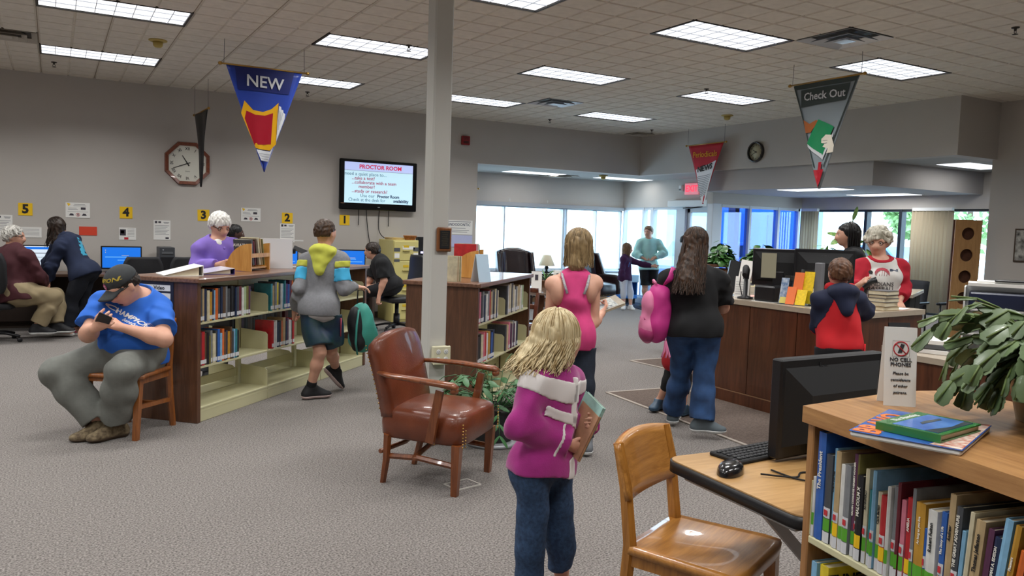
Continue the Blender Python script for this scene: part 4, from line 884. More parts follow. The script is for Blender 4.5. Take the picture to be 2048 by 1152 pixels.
pennant('grey triangular pennant reading Check Out with hands passing a green book', (6.82, 5.66, 3.095), math.radians(-90), .80, 1.09, M_pgrey,
    [('header_band', M_pchar, [(-.395,-.004),(.395,-.004),(.375,-.05),(-.375,-.05)]), ('title_band', M_pchar, [(-.30,-.06),(.30,-.06),(.26,-.22),(-.29,-.24)]), ('edge_trim', M_pchar, [(-.395,-.01),(-.375,-.01),(-.055,-.87),(-.07,-.87)]), ('edge_trim', M_pchar, [(.395,-.01),(.055,-.87),(.045,-.87),(.375,-.01)]),
     ('brown_hand', M_pbrown, [(-0.246,-.37),(-0.156,-.42),(-0.074,-.39),(-0.025,-.40),(-0.025,-.425),(-0.090,-.46),(-0.131,-.51),(-0.205,-.51)]), ('page_block', M_pwhite, [(-0.172,-.61),(0.025,-.735),(0.148,-.53),(0.152,-.57),(0.029,-.80),(-0.164,-.655)]), ('book_cover', M_pgreen, [(-0.041,-.385),(0.148,-.475),(0.025,-.75),(-0.176,-.62)]),
     ('pale_hand', M_pskin, [(0.000,-.585),(0.049,-.545),(0.131,-.555),(0.168,-.66),(0.156,-.73),(0.082,-.735),(0.098,-.69),(0.016,-.665),(0.041,-.64),(-0.000,-.625)]), ('finger_line', M_stitch, [(0.016,-.60),(0.082,-.605),(0.082,-.609),(0.016,-.604)]), ('finger_line', M_stitch, [(0.016,-.63),(0.082,-.63),(0.082,-.634),(0.016,-.634)]),
     ('arrow_shaft', M_pred, [(-.018,-.82),(.028,-.82),(.024,-.925),(-.022,-.925)]), ('arrow_head', M_pred, [(-.060,-.90),(.060,-.895),(.0,-1.088)])],
    words=[('Check Out', .112, -.0, -.145, M_pwhite, .014, -.02)])
pennant('small looking red pennant reading Periodicals NEWS near the entrance', (9.58, 10.33, 3.02), math.radians(-90), .84, 1.0, M_pred,
    [('newspaper', M_pwhite, [(-.20,-.42),(.28,-.28),(.03,-.985),(-.015,-.985)])] + [('print_line', M_stitch, [(-.165+.010*k,-.545-.03*k),(.175-.0095*k,-.50-.03*k),(.175-.0095*k,-.51-.03*k),(-.165+.010*k,-.555-.03*k)]) for k in range(12)],
    words=[('Periodicals', .135, -.0, -.17, M_pgold, .005, 0), ('NEWS', .125, .025, -.40, mat('felt_black', '#25262a', rough=.7), .04, .16)], strings=.30)
pennant('black pennant seen edge-on in front of the octagonal clock', (1.75, 11.65, 2.93), math.radians(93), .80, 1.0, M_pblk, [('picture', mat('felt_blue', '#31407c', rough=.6), [(-.1,-.38),(.1,-.38),(.05,-.6),(-.05,-.6)]), ('caption', M_pwhite, [(-.08,-.62),(.08,-.62),(.05,-.78),(-.05,-.78)])], wave=.02, strings=.39)
pennant('blue pennant in the window alcove mostly hidden by the wall end', (6.45, 13.1, 2.20), math.radians(20), .6, .55, M_pblue, [('band', M_pnavy, [(-.29,-.004),(.29,-.004),(.24,-.1),(-.24,-.1)])], strings=.37)

# ---------------------------------------------------------------- computer desk along the wall
M_desk = wood('desk_laminate', '#5b4234', '#7b5c49', (1.0, 12, 12), rough=.4); M_deskd = mat('desk_panel', '#41332c', rough=.6, var=.06)
t = thing('computer_desk', 'long brown computer counter running along the wall under the numbers', 'desk', (0, 0, 0))
for x0, x1 in ((-1.8, .2), (.2, 2.2), (2.2, 4.28)):
    b = MB(); b.box((x0+.002, 11.62, .71), (x1-.002, 12.25, .745), .004); b.build('top', M_desk, t)
for x in (-1.75, -.12, 1.25, 2.4, 3.5, 4.24):
    b = MB(); b.box((x-.02, 11.66, 0), (x+.02, 12.24, .71), .003); b.build('leg_panel', M_deskd, t)
for x0, x1 in ((-1.73, -.14), (-.10, 1.23), (1.27, 2.38), (2.42, 3.48), (3.52, 4.22)):
    b = MB(); b.box((x0, 12.16, .1), (x1, 12.18, .70)); b.build('modesty_panel', M_deskd, t)
UIs = [(M_scrl, [(-.2, .16, .1, .168), (-.05, .12, .2, .126)]), (M_paper, [(-.20, .25, -.19, .262), (-.20, .22, -.19, .232), (.0, .18, .09, .186)])]
UIw = [(M_scr, [(-.24, .255, .24, .285)]), (M_pg, [(-.2, .20, .2, .21), (-.2, .15, .2, .155), (-.2, .1, .1, .105)])]
for x, m, l, ui, rz in ((-.20, M_scrw, 'computer monitor showing a white page between the old man and the woman', UIw, 0), (.80, M_scr, 'computer monitor with a blue desktop under the four', UIs, .05), (1.95, M_scr, 'computer monitor behind the woman in the purple jacket', UIs, 0), (2.93, M_scr, 'computer monitor with a blue desktop under the two', UIs, 0), (3.97, M_scr, 'computer monitor with a blue desktop under the one', UIs, -.1)):
    t = thing('monitor', l, 'monitor', (x, 12.02, .746), rz); monitor(t, .50, .31, .04, m, .04, ui=ui, bulge=.02)
    k = thing('keyboard', 'black keyboard in front of the monitor at '+{-.20:'station five', .80:'station four', 1.95:'station three', 2.93:'station two', 3.97:'station one'}[x], 'keyboard', (x, 11.78, .746)); b = MB(); b.box((-.21, -.07, 0), (.21, .07, .018), .004); b.build('case', M_blackm, k)
    b = MB()
    for r_ in range(4):
        for c_ in range(12): b.box((-.2+c_*.0335, -.06+r_*.031, .018), (-.172+c_*.0335, -.034+r_*.031, .023))
    b.build('keys', M_black, k)['kind'] = 'stuff'
t = thing('computer_tower', 'dark computer tower standing on the desk right of the four screen', 'computer', (1.345, 12.0, .746)); b = MB(); b.box((-.095, -.2, .0), (.095, .2, .35), .006); b.build('case', mat('tower_grey', '#3c3f43', rough=.5), t)
b = MB(); b.box((-.085, -.206, .01), (.085, -.2, .22), .003); b.build('front_grille', M_black, t)
b = MB(); b.box((-.07, -.207, .26), (.07, -.2, .29), .002); b.build('drive_bay', M_grey, t)
b = MB(); b.box((-.06, -.208, .31), (-.045, -.2, .325)); b.build('power_button', M_steel, t)

# ---------------------------------------------------------------- office chairs (face -y)
M_cush = mat('chair_fabric', '#17181c', rough=.8, var=.12, vs=40, bump=.1, bs=300); M_vinyl = mat('chair_vinyl', '#2b2d31', rough=.45)
def office_chair(label, loc, rz, m=M_cush, zs=.46, group=None, spin=0.0):
    t = thing('office_chair', label, 'chair', loc, rz, group)
    b = MB(); soft_box(b, (-.245, -.25, zs-.075), (.245, .23, zs), .05, .01); b.build('seat', m, t)
    def bk(u, v):
        a = (u-.5)*2; z = zs+.12+.46*v; rr = .225*(1-max(0, abs(v-.5)*2-.3)**2.2*.55); return Vector((a*rr, .27+.05*v-.035*(1-a*a)+.03*math.sin(v*3.1), z))
    b = MB(); b.sheet(bk, 14, 14, .055); b.build('backrest', m, t)
    b = MB(); b.tube([(0, .16, zs-.08), (0, .31, zs-.06), (0, .325, zs+.2)], .02, 6, flat=2.0); b.build('back_bracket', M_black, t)
    b = MB(); b.cyl((0,0), .028, .10, zs-.09, 12); b.cyl((0,0), .045, .08, .25, 12); b.build('gas_lift', M_black, t)
    b = MB(); b.box((-.1, -.12, zs-.10), (.1, .12, zs-.07), .01); b.build('seat_plate', M_black, t)
    for k in range(5):
        a = spin+2*PI*k/5; c, s = math.cos(a), math.sin(a); b = MB(); b.tube([(c*.03, s*.03, .105), (c*.16, s*.16, .10), (c*.30, s*.30, .07)], [.026, .022, .018], 6, flat=.8); o = b.build('base_arm', M_black, t)
        b = MB(); b.M = tr(c*.30, s*.30, .028) @ rotz(a+.6) @ Matrix.Rotation(PI/2, 4, 'X'); b.lathe([(.01,-.024),(.027,-.02),(.028,0),(.027,.02),(.01,.024)], 12); b.build('caster', M_black, o)
    return t
office_chair('black office chair the white haired man sits on', (-.62, 11.02, 0), math.radians(168), spin=.4)
office_chair('black office chair pushed in before the blue the four screen', (.93, 11.05, 0), math.radians(184), zs=.43, spin=.1)
office_chair('black office chair beside the dark computer tower', (1.50, 11.1, 0), math.radians(178), zs=.43)
office_chair('black office chair the dark haired patron at station three sits on', (2.12, 11.2, 0), math.radians(180), zs=.47)
office_chair('grey vinyl office chair under the woman in black, turned sideways', (4.22, 10.65, 0), math.radians(275), M_vinyl, .50, spin=.3)

# ---------------------------------------------------------------- file cabinet
M_fcab = mat('cabinet_enamel', '#cfc47f', rough=.45)
t = thing('file_cabinet', 'cream four drawer file cabinet against the wall under the television', 'cabinet', (4.72, 11.60, 0))
b = MB(); b.box((-.20, .012, 0), (.22, .63, 1.27), .006); b.build('body', M_fcab, t)
for k in range(4):
    b = MB(); z0 = .04+k*.305; b.box((-.19, -.004, z0), (.21, .012, z0+.297), .006); d = b.build('drawer', M_fcab, t)
    b = MB(); b.box((-.05, -.022, z0+.14), (.07, -.004, z0+.16), .006); b.build('handle', mat('handle_tan', '#b5aa6c', rough=.3, metal=.4), d)
    b = MB(); b.box((-.035, -.007, z0+.20), (.055, -.004, z0+.235)); b.build('label_holder', mat('label_gold', '#d8b62a', rough=.4), d)
for x, z, w, h, m in ((-.14, 1.12, .10, .055, M_grey), (.05, 1.15, .20, .05, M_paper), (.17, 1.13, .09, .06, M_grey), (-.14, 1.03, .08, .07, M_paper), (.17, 1.04, .08, .07, M_paper), (-.14, .955, .09, .04, M_grey), (.17, .96, .08, .045, M_grey)):
    b = MB(); b.box((x-w/2, -.0065, z-h/2), (x+w/2, -.0045, z+h/2)); b.build('label_card', m, t)
t = thing('basket', 'small brown wicker basket on the file cabinet', 'basket', (4.84, 11.72, 1.271)); b = MB(); 
for k in range(6): b.tube([((.075+.006*k)*math.cos(2*PI*j/20), (.055+.005*k)*math.sin(2*PI*j/20), .006+.0115*k) for j in range(21)], .0068, 5)
b.build('weave', mat('wicker', '#a8682c', rough=.7, var=.25, vs=60), t); b = MB(); b.prism([(.08*math.cos(2*PI*j/16), .06*math.sin(2*PI*j/16)) for j in range(16)], 0, .006); b.build('bottom', mat('wicker', '#a8682c'), t)
t = thing('paper_stack', 'low stack of tan folders on the file cabinet', 'papers', (4.64, 11.85, 1.2705)); 
for k in range(3): b = MB(); b.cbox((0, 0, .005+k*.011), (.22, .28, .010), .001, R=Matrix.Rotation(.08*k, 3, 'Z')); b.build('folder', mat('folder_tan', '#cdb173', rough=.7), t)
t = thing('ring_light_stand', 'black equipment stand with a bright lamp beside the file cabinet', 'stand', (5.10, 11.9, 0)); b = MB(); b.box((-.07,-.05,0),(.07,.05,1.32),.008); b.build('post', M_black, t); b = MB(); b.box((-.02,-.06,1.06),(.09,-.05,1.09)); b.build('lamp_strip', mat('violet_lamp', '#c9c4ff', emit='#b9b0ff', es=3), t)
t = thing('wall_outlet', 'white wall outlet plate beside the the one screen', 'outlet', (4.30, WL-.001, 1.02)); b = MB(); b.box((-.04,-.008,-.06),(.04,0,.06),.004); b.build('plate', M_whitep, t); b = MB(); b.box((-.015,-.011,.012),(.015,-.008,.04),.002); b.box((-.015,-.011,-.04),(.015,-.008,-.012),.002); b.build('sockets', M_paper, t)

# ---------------------------------------------------------------- things on the video shelving
def binder(label, M, m, wdg):
    t = thing('ring_binder', label, 'binder'); t.matrix_world = M; L, W = .30, .28
    b = MB(); b.add([(0,0,.0),(W,0,.0),(W,L,.0),(0,L,.0),(0,0,.003),(W,0,.003),(W,L,.003),(0,L,.003)], [(3,2,1,0),(4,5,6,7),(0,1,5,4),(1,2,6,5),(2,3,7,6),(3,0,4,7)]); b.box((W-.003, 0, 0), (W, L, wdg)); b.build('cover', m, t)
    b = MB(); b.add([(0,0,.005),(W,0,wdg),(W,L,wdg),(0,L,.005),(0,0,.008),(W,0,wdg+.004),(W,L,wdg+.004),(0,L,.008)], [(3,2,1,0),(4,5,6,7),(0,1,5,4),(1,2,6,5),(2,3,7,6),(3,0,4,7)]); b.build('lid', M_paper if m is M_paper else mat('binder_sleeve', '#d9d8e0', rough=.2, coat=.4), t)
    b = MB(); b.add([(.02,.012,.004),(W-.03,.012,.004),(W-.03,.012,wdg-.008),(.03,.012,.007),(.02,L-.012,.004),(W-.03,L-.012,.004),(W-.03,L-.012,wdg-.008),(.03,L-.012,.007)], [(0,1,2,3),(7,6,5,4),(1,5,6,2),(3,2,6,7),(0,3,7,4)]); b.build('pages', M_pages, t)
    return t
Zs = 1.0675
binder('thick white ring binder lying on the video bookcase end', Mv @ tr(.03, .31, Zs) @ rotz(math.radians(-40)), M_paper, .075)
binder('purple edged ring binder lying next to the white binder', Mv @ tr(.34, .24, Zs) @ rotz(math.radians(-34)), mat('binder_purple', '#4b3f86', rough=.4), .045)
def book_trough(label, M, L=.36, W=.24, m=None):
    m = m or M_honey; t = thing('book_trough', label, 'book rack'); t.matrix_world = M
    for x in (0, L):
        prof = [(W,0),(W,.235)]+[(W-.225*math.sin(a), .005+.23*math.cos(a)) for a in [PI/2*k/10 for k in range(1, 11)]]; prof = [(W-a_, c_) for a_, c_ in prof][::-1]; b = MB(); b.prism(prof, -.009, .009, M=Matrix(((0,0,1,x),(1,0,0,0),(0,1,0,0),(0,0,0,1)))); b.build('end_board', m, t)
    b = MB(); b.box((.009, .02, .02), (L-.009, W-.01, .034)); b.build('shelf_board', m, t)
    b = MB(); b.box((.009, W-.01, .035), (L-.009, W, .07)); b.build('back_rail', m, t)
    b = MB(); b.box((.009, 0.0, .115), (L-.009, .012, .15)); b.build('front_rail', m, t)
    return t
Mt1 = Mv @ tr(.98, .20, Zs) @ rotz(math.radians(8))
book_trough('honey wood book rack with curved ends on the video bookcase', Mt1)
for i, (w, h, c, l) in enumerate(((.03,.225,'dark grey','grey and yellow covered book leaning in the wood rack near its curved end'),(.02,.21,'maroon','dark book with pale title in the wood rack'),(.025,.23,'brown','brown book in the middle of the wood rack'),(.025,.24,'cream','cream book in the wood rack'),(.022,.235,'tan','tan book by the far end of the wood rack'),(.02,.23,'olive','olive book last in the wood rack'))):
    o = book('display_book', w, h, .16, bmat(c), l, 'book', 'books in the wood rack', (.075+i*.043, .022, .038+w*.25), parent_m=Mt1, lean=-.2)
    if i < 2: q = MB(); q.text(['AVIATION', 'VISITORS'][i], .036, Matrix(((0,0,-1,-.0008),(-1,0,0,.08),(0,1,0,h*.78),(0,0,0,1))), bold=.02); q.build('lettering', M_paper, o)
    if i == 0: q = MB(); q.prism([(.02,.03),(.14,.03),(.12,.12),(.05,.10)], 0, .0007, M=Matrix(((0,0,-1,0),(-1,0,0,.16),(0,1,0,.0),(0,0,0,1)))); q.build('cover_art', M_yellow, o)
# laptop shaped white board (rear of a folding display) and scanner arm on the shelf
t = thing('display_board', 'tall white folding board standing on the video bookcase', 'display board'); t.matrix_world = Mv @ tr(1.52, .30, Zs) @ rotz(math.radians(-52))
b = MB(); b.bar((0, 0, 0), (0, .05, .27), .30, .006, up=(0,1,0)); b.build('front_panel', mat('board_white', '#d8d9dd', rough=.5), t)
b = MB(); b.bar((0, .16, 0), (0, .055, .27), .30, .006, up=(0,1,0)); b.build('rear_panel', M_paper, t)
t = thing('document_stand', 'white card frame on a clip beside the folding board', 'card holder'); t.matrix_world = Mv @ tr(1.74, .25, Zs) @ rotz(math.radians(-45))
b = MB(); b.box((-.08,-.04,0),(.08,.04,.012),.003); b.build('base', M_whitep, t); b = MB(); b.tube([(-.04,0,.012),(-.04,0,.26)], .006, 6); b.build('post', M_whitep, t); b = MB(); b.box((-.05,-.01,.13),(.02,.03,.18),.008); b.build('clip', M_black, t); b = MB(); b.bar((.0,0,.19),(.15,0,.13),.006,.045); b.build('scanner_arm', M_grey, t); b = MB(); b.box((-.05,-.002,.25),(.09,.002,.262)); b.build('crossbar', M_whitep, t)
# ---------------------------------------------------------------- things on the second shelving
Mt2 = Ms @ tr(.62, .20, Zs) @ rotz(math.radians(12)); book_trough('honey wood book rack on the shelf behind the column', Mt2, .42, .24)
for i, (w, h, c, l) in enumerate(((.03,.25,'red','red and white book in the rack behind the column, first'),(.02,.25,'white','white book in the second wood rack'),(.02,.25,'red','red striped book in the second wood rack'),(.02,.245,'white','pale book in the second wood rack'),(.022,.25,'pale green','pale green book in the second wood rack'),(.025,.24,'black','black book leaning at the end of the second rack'))):
    book('display_book', w, h, .19, bmat(c), l, 'book', 'books in the second wood rack', (.05+i*.055, .03, .037), parent_m=Mt2)
for i in range(5): book('paperback', .02, .20, .13, bmat(['cream','tan','cream','olive','cream'][i]), f'{["cream","tan","cream","olive","cream"][i]} paperback standing by the column, {ORD[i]} from the shelf end', 'book', 'paperbacks by the column', (.06+i*.023, .20, Zs), parent_m=Ms)
t = thing('tent_card', 'pale blue folded card standing on the second bookcase', 'tent card'); t.matrix_world = Ms @ tr(.22, .05, Zs) @ rotz(math.radians(-30)); b = MB(); b.bar((0,-.05,0),(0,-.003,.22),.13,.002,up=(0,1,0)); b.build('front_leaf', mat('pale_blue_card', '#b9d3e6', rough=.6), t); b = MB(); b.bar((0,.05,0),(0,.003,.22),.13,.002,up=(0,1,0)); b.build('rear_leaf', M_paper, t)
t = thing('yellow_folder', 'yellow folder lying on books of the second bookcase', 'folder'); t.matrix_world = Ms @ tr(.95, .48, Zs) ; b = MB(); b.box((-.15,-.1,0),(.15,.1,.02),.003); b.build('cover', mat('folder_yellow', '#e8c21f', rough=.5), t); b = MB(); b.box((-.14,-.102,.004),(.14,.09,.016)); b.build('sheets', M_paper, t)
t = thing('tablet', 'small black tablet propped on a far table past the column', 'tablet', (5.95, 11.9, .76), .3); b = MB(); b.bar((0,0,.0),(0,.06,.2),.25,.012,up=(0,1,0)); b.build('frame', M_black, t); b = MB(); b.bar((0,-.0075,.02),(0,.047,.185),.2,.002,up=(0,1,0)); b.build('screen', mat('screen_blue', '#1b5fc0'), t); b = MB(); b.bar((0,.06,.2),(0,.14,.0),.1,.006,up=(0,1,0)); b.build('prop', M_black, t)
t = thing('side_table', 'dark table behind the second bookcase against the wall end', 'table', (5.75, 11.85, 0)); b = MB(); b.box((-.5,-.3,.72),(.5,.3,.755),.005); b.build('top', M_blackm, t)
for sx in (-.45,.45):
    for sy in (-.25,.25): b = MB(); b.box((sx-.02,sy-.02,0),(sx+.02,sy+.02,.72)); b.build('leg', M_blackm, t)
# ---------------------------------------------------------------- people: bodies and clothes grown from a skeleton as one smooth surface each
V3 = lambda p: np.array(p, np.float32)
def unit(v): v = np.array(v, float); return v/(np.linalg.norm(v)+1e-9)
class Field:
    def __init__(s, prims, h, pad=.03):
        lo, hi = np.full(3, 1e9), np.full(3, -1e9)
        for p in prims:
            l, u = s.bounds(p); lo = np.minimum(lo, l); hi = np.maximum(hi, u)
        s.h = h; s.lo = lo-pad-2*h; s.n = np.ceil((hi+pad+2*h-s.lo)/h).astype(int)+1
        s.f = np.full(s.n, 1.0, np.float32)
    @staticmethod
    def bounds(p):
        if p[0] == 'c':
            r = max(p[3], p[4]); a, b = np.array(p[1], float), np.array(p[2], float); return np.minimum(a, b)-r, np.maximum(a, b)+r
        c = np.array(p[1], float); r = max(p[2]); return c-r, c+r
    def sub(s, l, u):
        i0 = np.clip(np.floor((l-s.lo)/s.h).astype(int), 0, s.n-1); i1 = np.clip(np.ceil((u-s.lo)/s.h).astype(int)+1, 1, s.n)
        ax = [(s.lo[i]+s.h*np.arange(i0[i], i1[i])).astype(np.float32) for i in range(3)]
        return (slice(i0[0], i1[0]), slice(i0[1], i1[1]), slice(i0[2], i1[2])), ax[0][:,None,None], ax[1][None,:,None], ax[2][None,None,:]
    def dist(s, p, X, Y, Z, inf):
        if p[0] == 'c':
            a, b = V3(p[1]), V3(p[2]); ab = b-a; L = float(ab@ab)+1e-9
            x, y, z = X-a[0], Y-a[1], Z-a[2]
            t = np.clip((x*ab[0]+y*ab[1]+z*ab[2])/L, 0, 1)
            return np.sqrt((x-t*ab[0])**2+(y-t*ab[1])**2+(z-t*ab[2])**2) - (p[3]+t*(p[4]-p[3])) - inf
        c = V3(p[1]); r = [float(v)+inf for v in p[2]]; x, y, z = X-c[0], Y-c[1], Z-c[2]
        if len(p) > 3 and p[3] is not None:
            R = np.asarray(p[3], np.float32); x, y, z = (x*R[0][0]+y*R[0][1]+z*R[0][2], x*R[1][0]+y*R[1][1]+z*R[1][2], x*R[2][0]+y*R[2][1]+z*R[2][2])
        q0 = np.sqrt((x/r[0])**2+(y/r[1])**2+(z/r[2])**2); q1 = np.sqrt((x/r[0]**2)**2+(y/r[1]**2)**2+(z/r[2]**2)**2)+1e-6
        return q0*(q0-1)/q1
    def add(s, prims, k=.03, inf=0.0):
        for p in prims:
            l, u = s.bounds(p); m = inf+k+3*s.h; sl, X, Y, Z = s.sub(l-m, u+m); d = s.dist(p, X, Y, Z, inf).astype(np.float32); f = s.f[sl]
            if k > 0:
                t = np.clip(.5+.5*(f-d)/k, 0, 1); s.f[sl] = f*(1-t)+d*t-k*t*(1-t)
            else: s.f[sl] = np.minimum(f, d)
        return s
    def cut(s, prims, k=.01, inf=0.0):
        for p in prims:
            l, u = s.bounds(p); m = inf+k+3*s.h; sl, X, Y, Z = s.sub(l-m, u+m); d = -s.dist(p, X, Y, Z, inf).astype(np.float32); f = s.f[sl]
            t = np.clip(.5-.5*(f-d)/k, 0, 1); s.f[sl] = f*(1-t)+d*t+k*t*(1-t)
        return s
    def plane(s, p, n):              # keep the side n points away from
        sl, X, Y, Z = s.sub(s.lo, s.lo+s.n*s.h); n = unit(n); s.f = np.maximum(s.f, ((X-p[0])*n[0]+(Y-p[1])*n[1]+(Z-p[2])*n[2]).astype(np.float32)); return s
    def merge(s, o):                 # union with another field on its own grid of the same spacing (nearest cell)
        off = np.round((o.lo-s.lo)/s.h).astype(int); a = np.maximum(off, 0); b = np.minimum(off+o.n, s.n)
        sl = tuple(slice(a[i], b[i]) for i in range(3)); so = tuple(slice(a[i]-off[i], b[i]-off[i]) for i in range(3)); s.f[sl] = np.minimum(s.f[sl], o.f[so]); return s
    def noise(s, amp, freq, seed=0, aniso=(1,1,1), n=5):
        r = np.random.RandomState(seed); sl, X, Y, Z = s.sub(s.lo, s.lo+s.n*s.h); w = 0
        for i in range(n):
            d = r.normal(size=3)*np.array(aniso); d = d/np.linalg.norm(d)*freq*(.6+.9*r.rand()); w = w+np.sin(X*d[0]+Y*d[1]+Z*d[2]+r.rand()*6.28+1.3*np.sin(X*d[1]*.5+Z*d[0]*.6+Y*d[2]*.4))
        s.f = s.f+(amp/n**.5*w).astype(np.float32); return s
    def mesh(s, name, mats, parent=None, org=(0,0,0), paint=None):
        f = s.f; h = s.h; ins = f < 0
        A = ins[:-1,:-1,:-1].astype(np.int8); cnt = np.zeros(A.shape, np.int8)
        for dx in (0,1):
            for dy in (0,1):
                for dz in (0,1): cnt += ins[dx:dx+A.shape[0], dy:dy+A.shape[1], dz:dz+A.shape[2]]
        act = (cnt > 0) & (cnt < 8); I = np.argwhere(act); 
        if len(I) == 0: return None
        idx = np.full(A.shape, -1, np.int64); idx[act] = np.arange(len(I))
        P = np.zeros((len(I), 3)); N = np.zeros(len(I)); i, j, k = I.T
        for ax in range(3):
            o1, o2 = [a for a in range(3) if a != ax]
            for a in (0,1):
                for b in (0,1):
                    d0 = [0,0,0]; d0[o1] = a; d0[o2] = b; d1 = list(d0); d1[ax] = 1
                    f0 = f[i+d0[0], j+d0[1], k+d0[2]]; f1 = f[i+d1[0], j+d1[1], k+d1[2]]; m = (f0 < 0) != (f1 < 0)
                    t = f0[m]/(f0[m]-f1[m]); q = np.tile(np.array(d0, float), (m.sum(), 1)); q[:, ax] += t; P[m] += q; N[m] += 1
        P = (P/N[:,None]+I)*h + s.lo - np.array(org)
        F = []
        for ax in range(3):
            o1, o2 = [(1,2),(2,0),(0,1)][ax]
            sl0 = [slice(0,-1)]*3; sl1 = [slice(0,-1)]*3; sl0[ax] = slice(0, f.shape[ax]-1); sl1[ax] = slice(1, f.shape[ax])
            sl0[o1] = sl1[o1] = slice(1,-1); sl0[o2] = sl1[o2] = slice(1,-1)
            a, b = ins[tuple(sl0)], ins[tuple(sl1)]; E = np.argwhere(a != b)
            if len(E) == 0: continue
            flip = a[a != b]; base = E.copy(); base[:, o1] += 1; base[:, o2] += 1
            def c(u, v): q = base.copy(); q[:, o1] -= u; q[:, o2] -= v; return idx[q[:,0], q[:,1], q[:,2]]
            Q = np.stack([c(1,1), c(0,1), c(0,0), c(1,0)], 1); Q[~flip] = Q[~flip][:, ::-1]; F.append(Q)
        F = np.concatenate(F); F = F[(F >= 0).all(1)]
        me = bpy.data.meshes.new(name); me.vertices.add(len(P)); me.vertices.foreach_set('co', P.astype(np.float32).ravel())
        me.loops.add(F.size); me.loops.foreach_set('vertex_index', F.ravel().astype(np.int32)); me.polygons.add(len(F))
        me.polygons.foreach_set('loop_start', np.arange(0, F.size, 4, dtype=np.int32)); me.polygons.foreach_set('use_smooth', np.ones(len(F), bool))
        for m in (mats if isinstance(mats, (list, tuple)) else [mats]): me.materials.append(m)
        if paint is not None:
            cen = P[F].mean(1)+np.array(org); me.polygons.foreach_set('material_index', paint(cen).astype(np.int32))
        me.update(calc_edges=True); o = bpy.data.objects.new(name, me); COL.objects.link(o)
        if parent is not None: o.parent = parent
        return o
def skinmat(name, c): 
    m = mat(name, c, rough=.55, var=.04, vs=25); m.node_tree.nodes['Principled BSDF'].inputs['Subsurface Weight'].default_value = .08; m.node_tree.nodes['Principled BSDF'].inputs['Subsurface Radius'].default_value = (.02,.008,.004); return m
M_skin = skinmat('skin_fair', '#d3a088'); M_skinb = skinmat('skin_dark', '#4a2d22'); M_skinr = skinmat('skin_rosy', '#c4856b'); M_lip = mat('lips', '#a85a50', rough=.5)
M_eye = mat('eye_white', '#e4e0da', rough=.2); M_iris = mat('iris', '#33281f', rough=.2); M_specs = mat('spectacle_frame', '#2b2522', rough=.35, metal=.4)
def hairmat(name, c, c2): return mat(name, c, rough=.45, col2=c2, vs=60, stretch=(1,1,.12), spec=.4, bump=.25, bs=260)
def hand_prims(w, d, n, th, s, curl=(25,30,20), spread=.0, thumb=35, tcurl=20):
    """w wrist point, d hand direction, n palm normal (the way the palm faces), th the thumb side, s size (1 = adult)"""
    d = unit(d); n = unit(n - d*np.dot(n, d)) if abs(np.dot(unit(n), d)) < .98 else unit(np.cross(d, [.3,.5,.8])); th = unit(np.cross(d, n)) if np.dot(np.cross(d, n), th) > 0 else -unit(np.cross(d, n))
    P = []; w = np.array(w, float); L = .088*s; knu = w+d*L
    for q in (-.026, -.009, .009, .026): P.append(('c', w+d*.012*s+th*q*.7*s, knu+th*q*s*1.05, .0145*s, .0125*s))
    P.append(('c', w-d*.02*s, w+d*.03*s, .024*s, .024*s))
    for k, (q, ln) in enumerate(((.031, .072), (.0105, .080), (-.0105, .074), (-.031, .058))):
        a = knu+th*q*s; dd = d+th*spread*(.031-k*.0207)*12; dd = unit(dd); ang = 0; r = .0092*s
        for j, fr in enumerate((.46, .32, .24)):
            ang += math.radians(curl[j]*(1+.12*k)); v = dd*math.cos(ang)+n*math.sin(ang); b = a+v*ln*fr*s; P.append(('c', a, b, r, r*.9)); a = b; r *= .9
    a = w+d*.02*s+th*.024*s; v = unit(d*math.cos(math.radians(thumb))+th*math.sin(math.radians(thumb))+n*.25)
    b = a+v*.042*s; P.append(('c', a, b, .014*s, .0115*s)); v2 = unit(v+d*.45+n*math.sin(math.radians(tcurl))*1.2-th*.25); c = b+v2*.034*s; P.append(('c', b, c, .0110*s, .0095*s)); P.append(('c', c, c+unit(v2+n*.3)*.024*s, .0095*s, .0078*s))
    return P
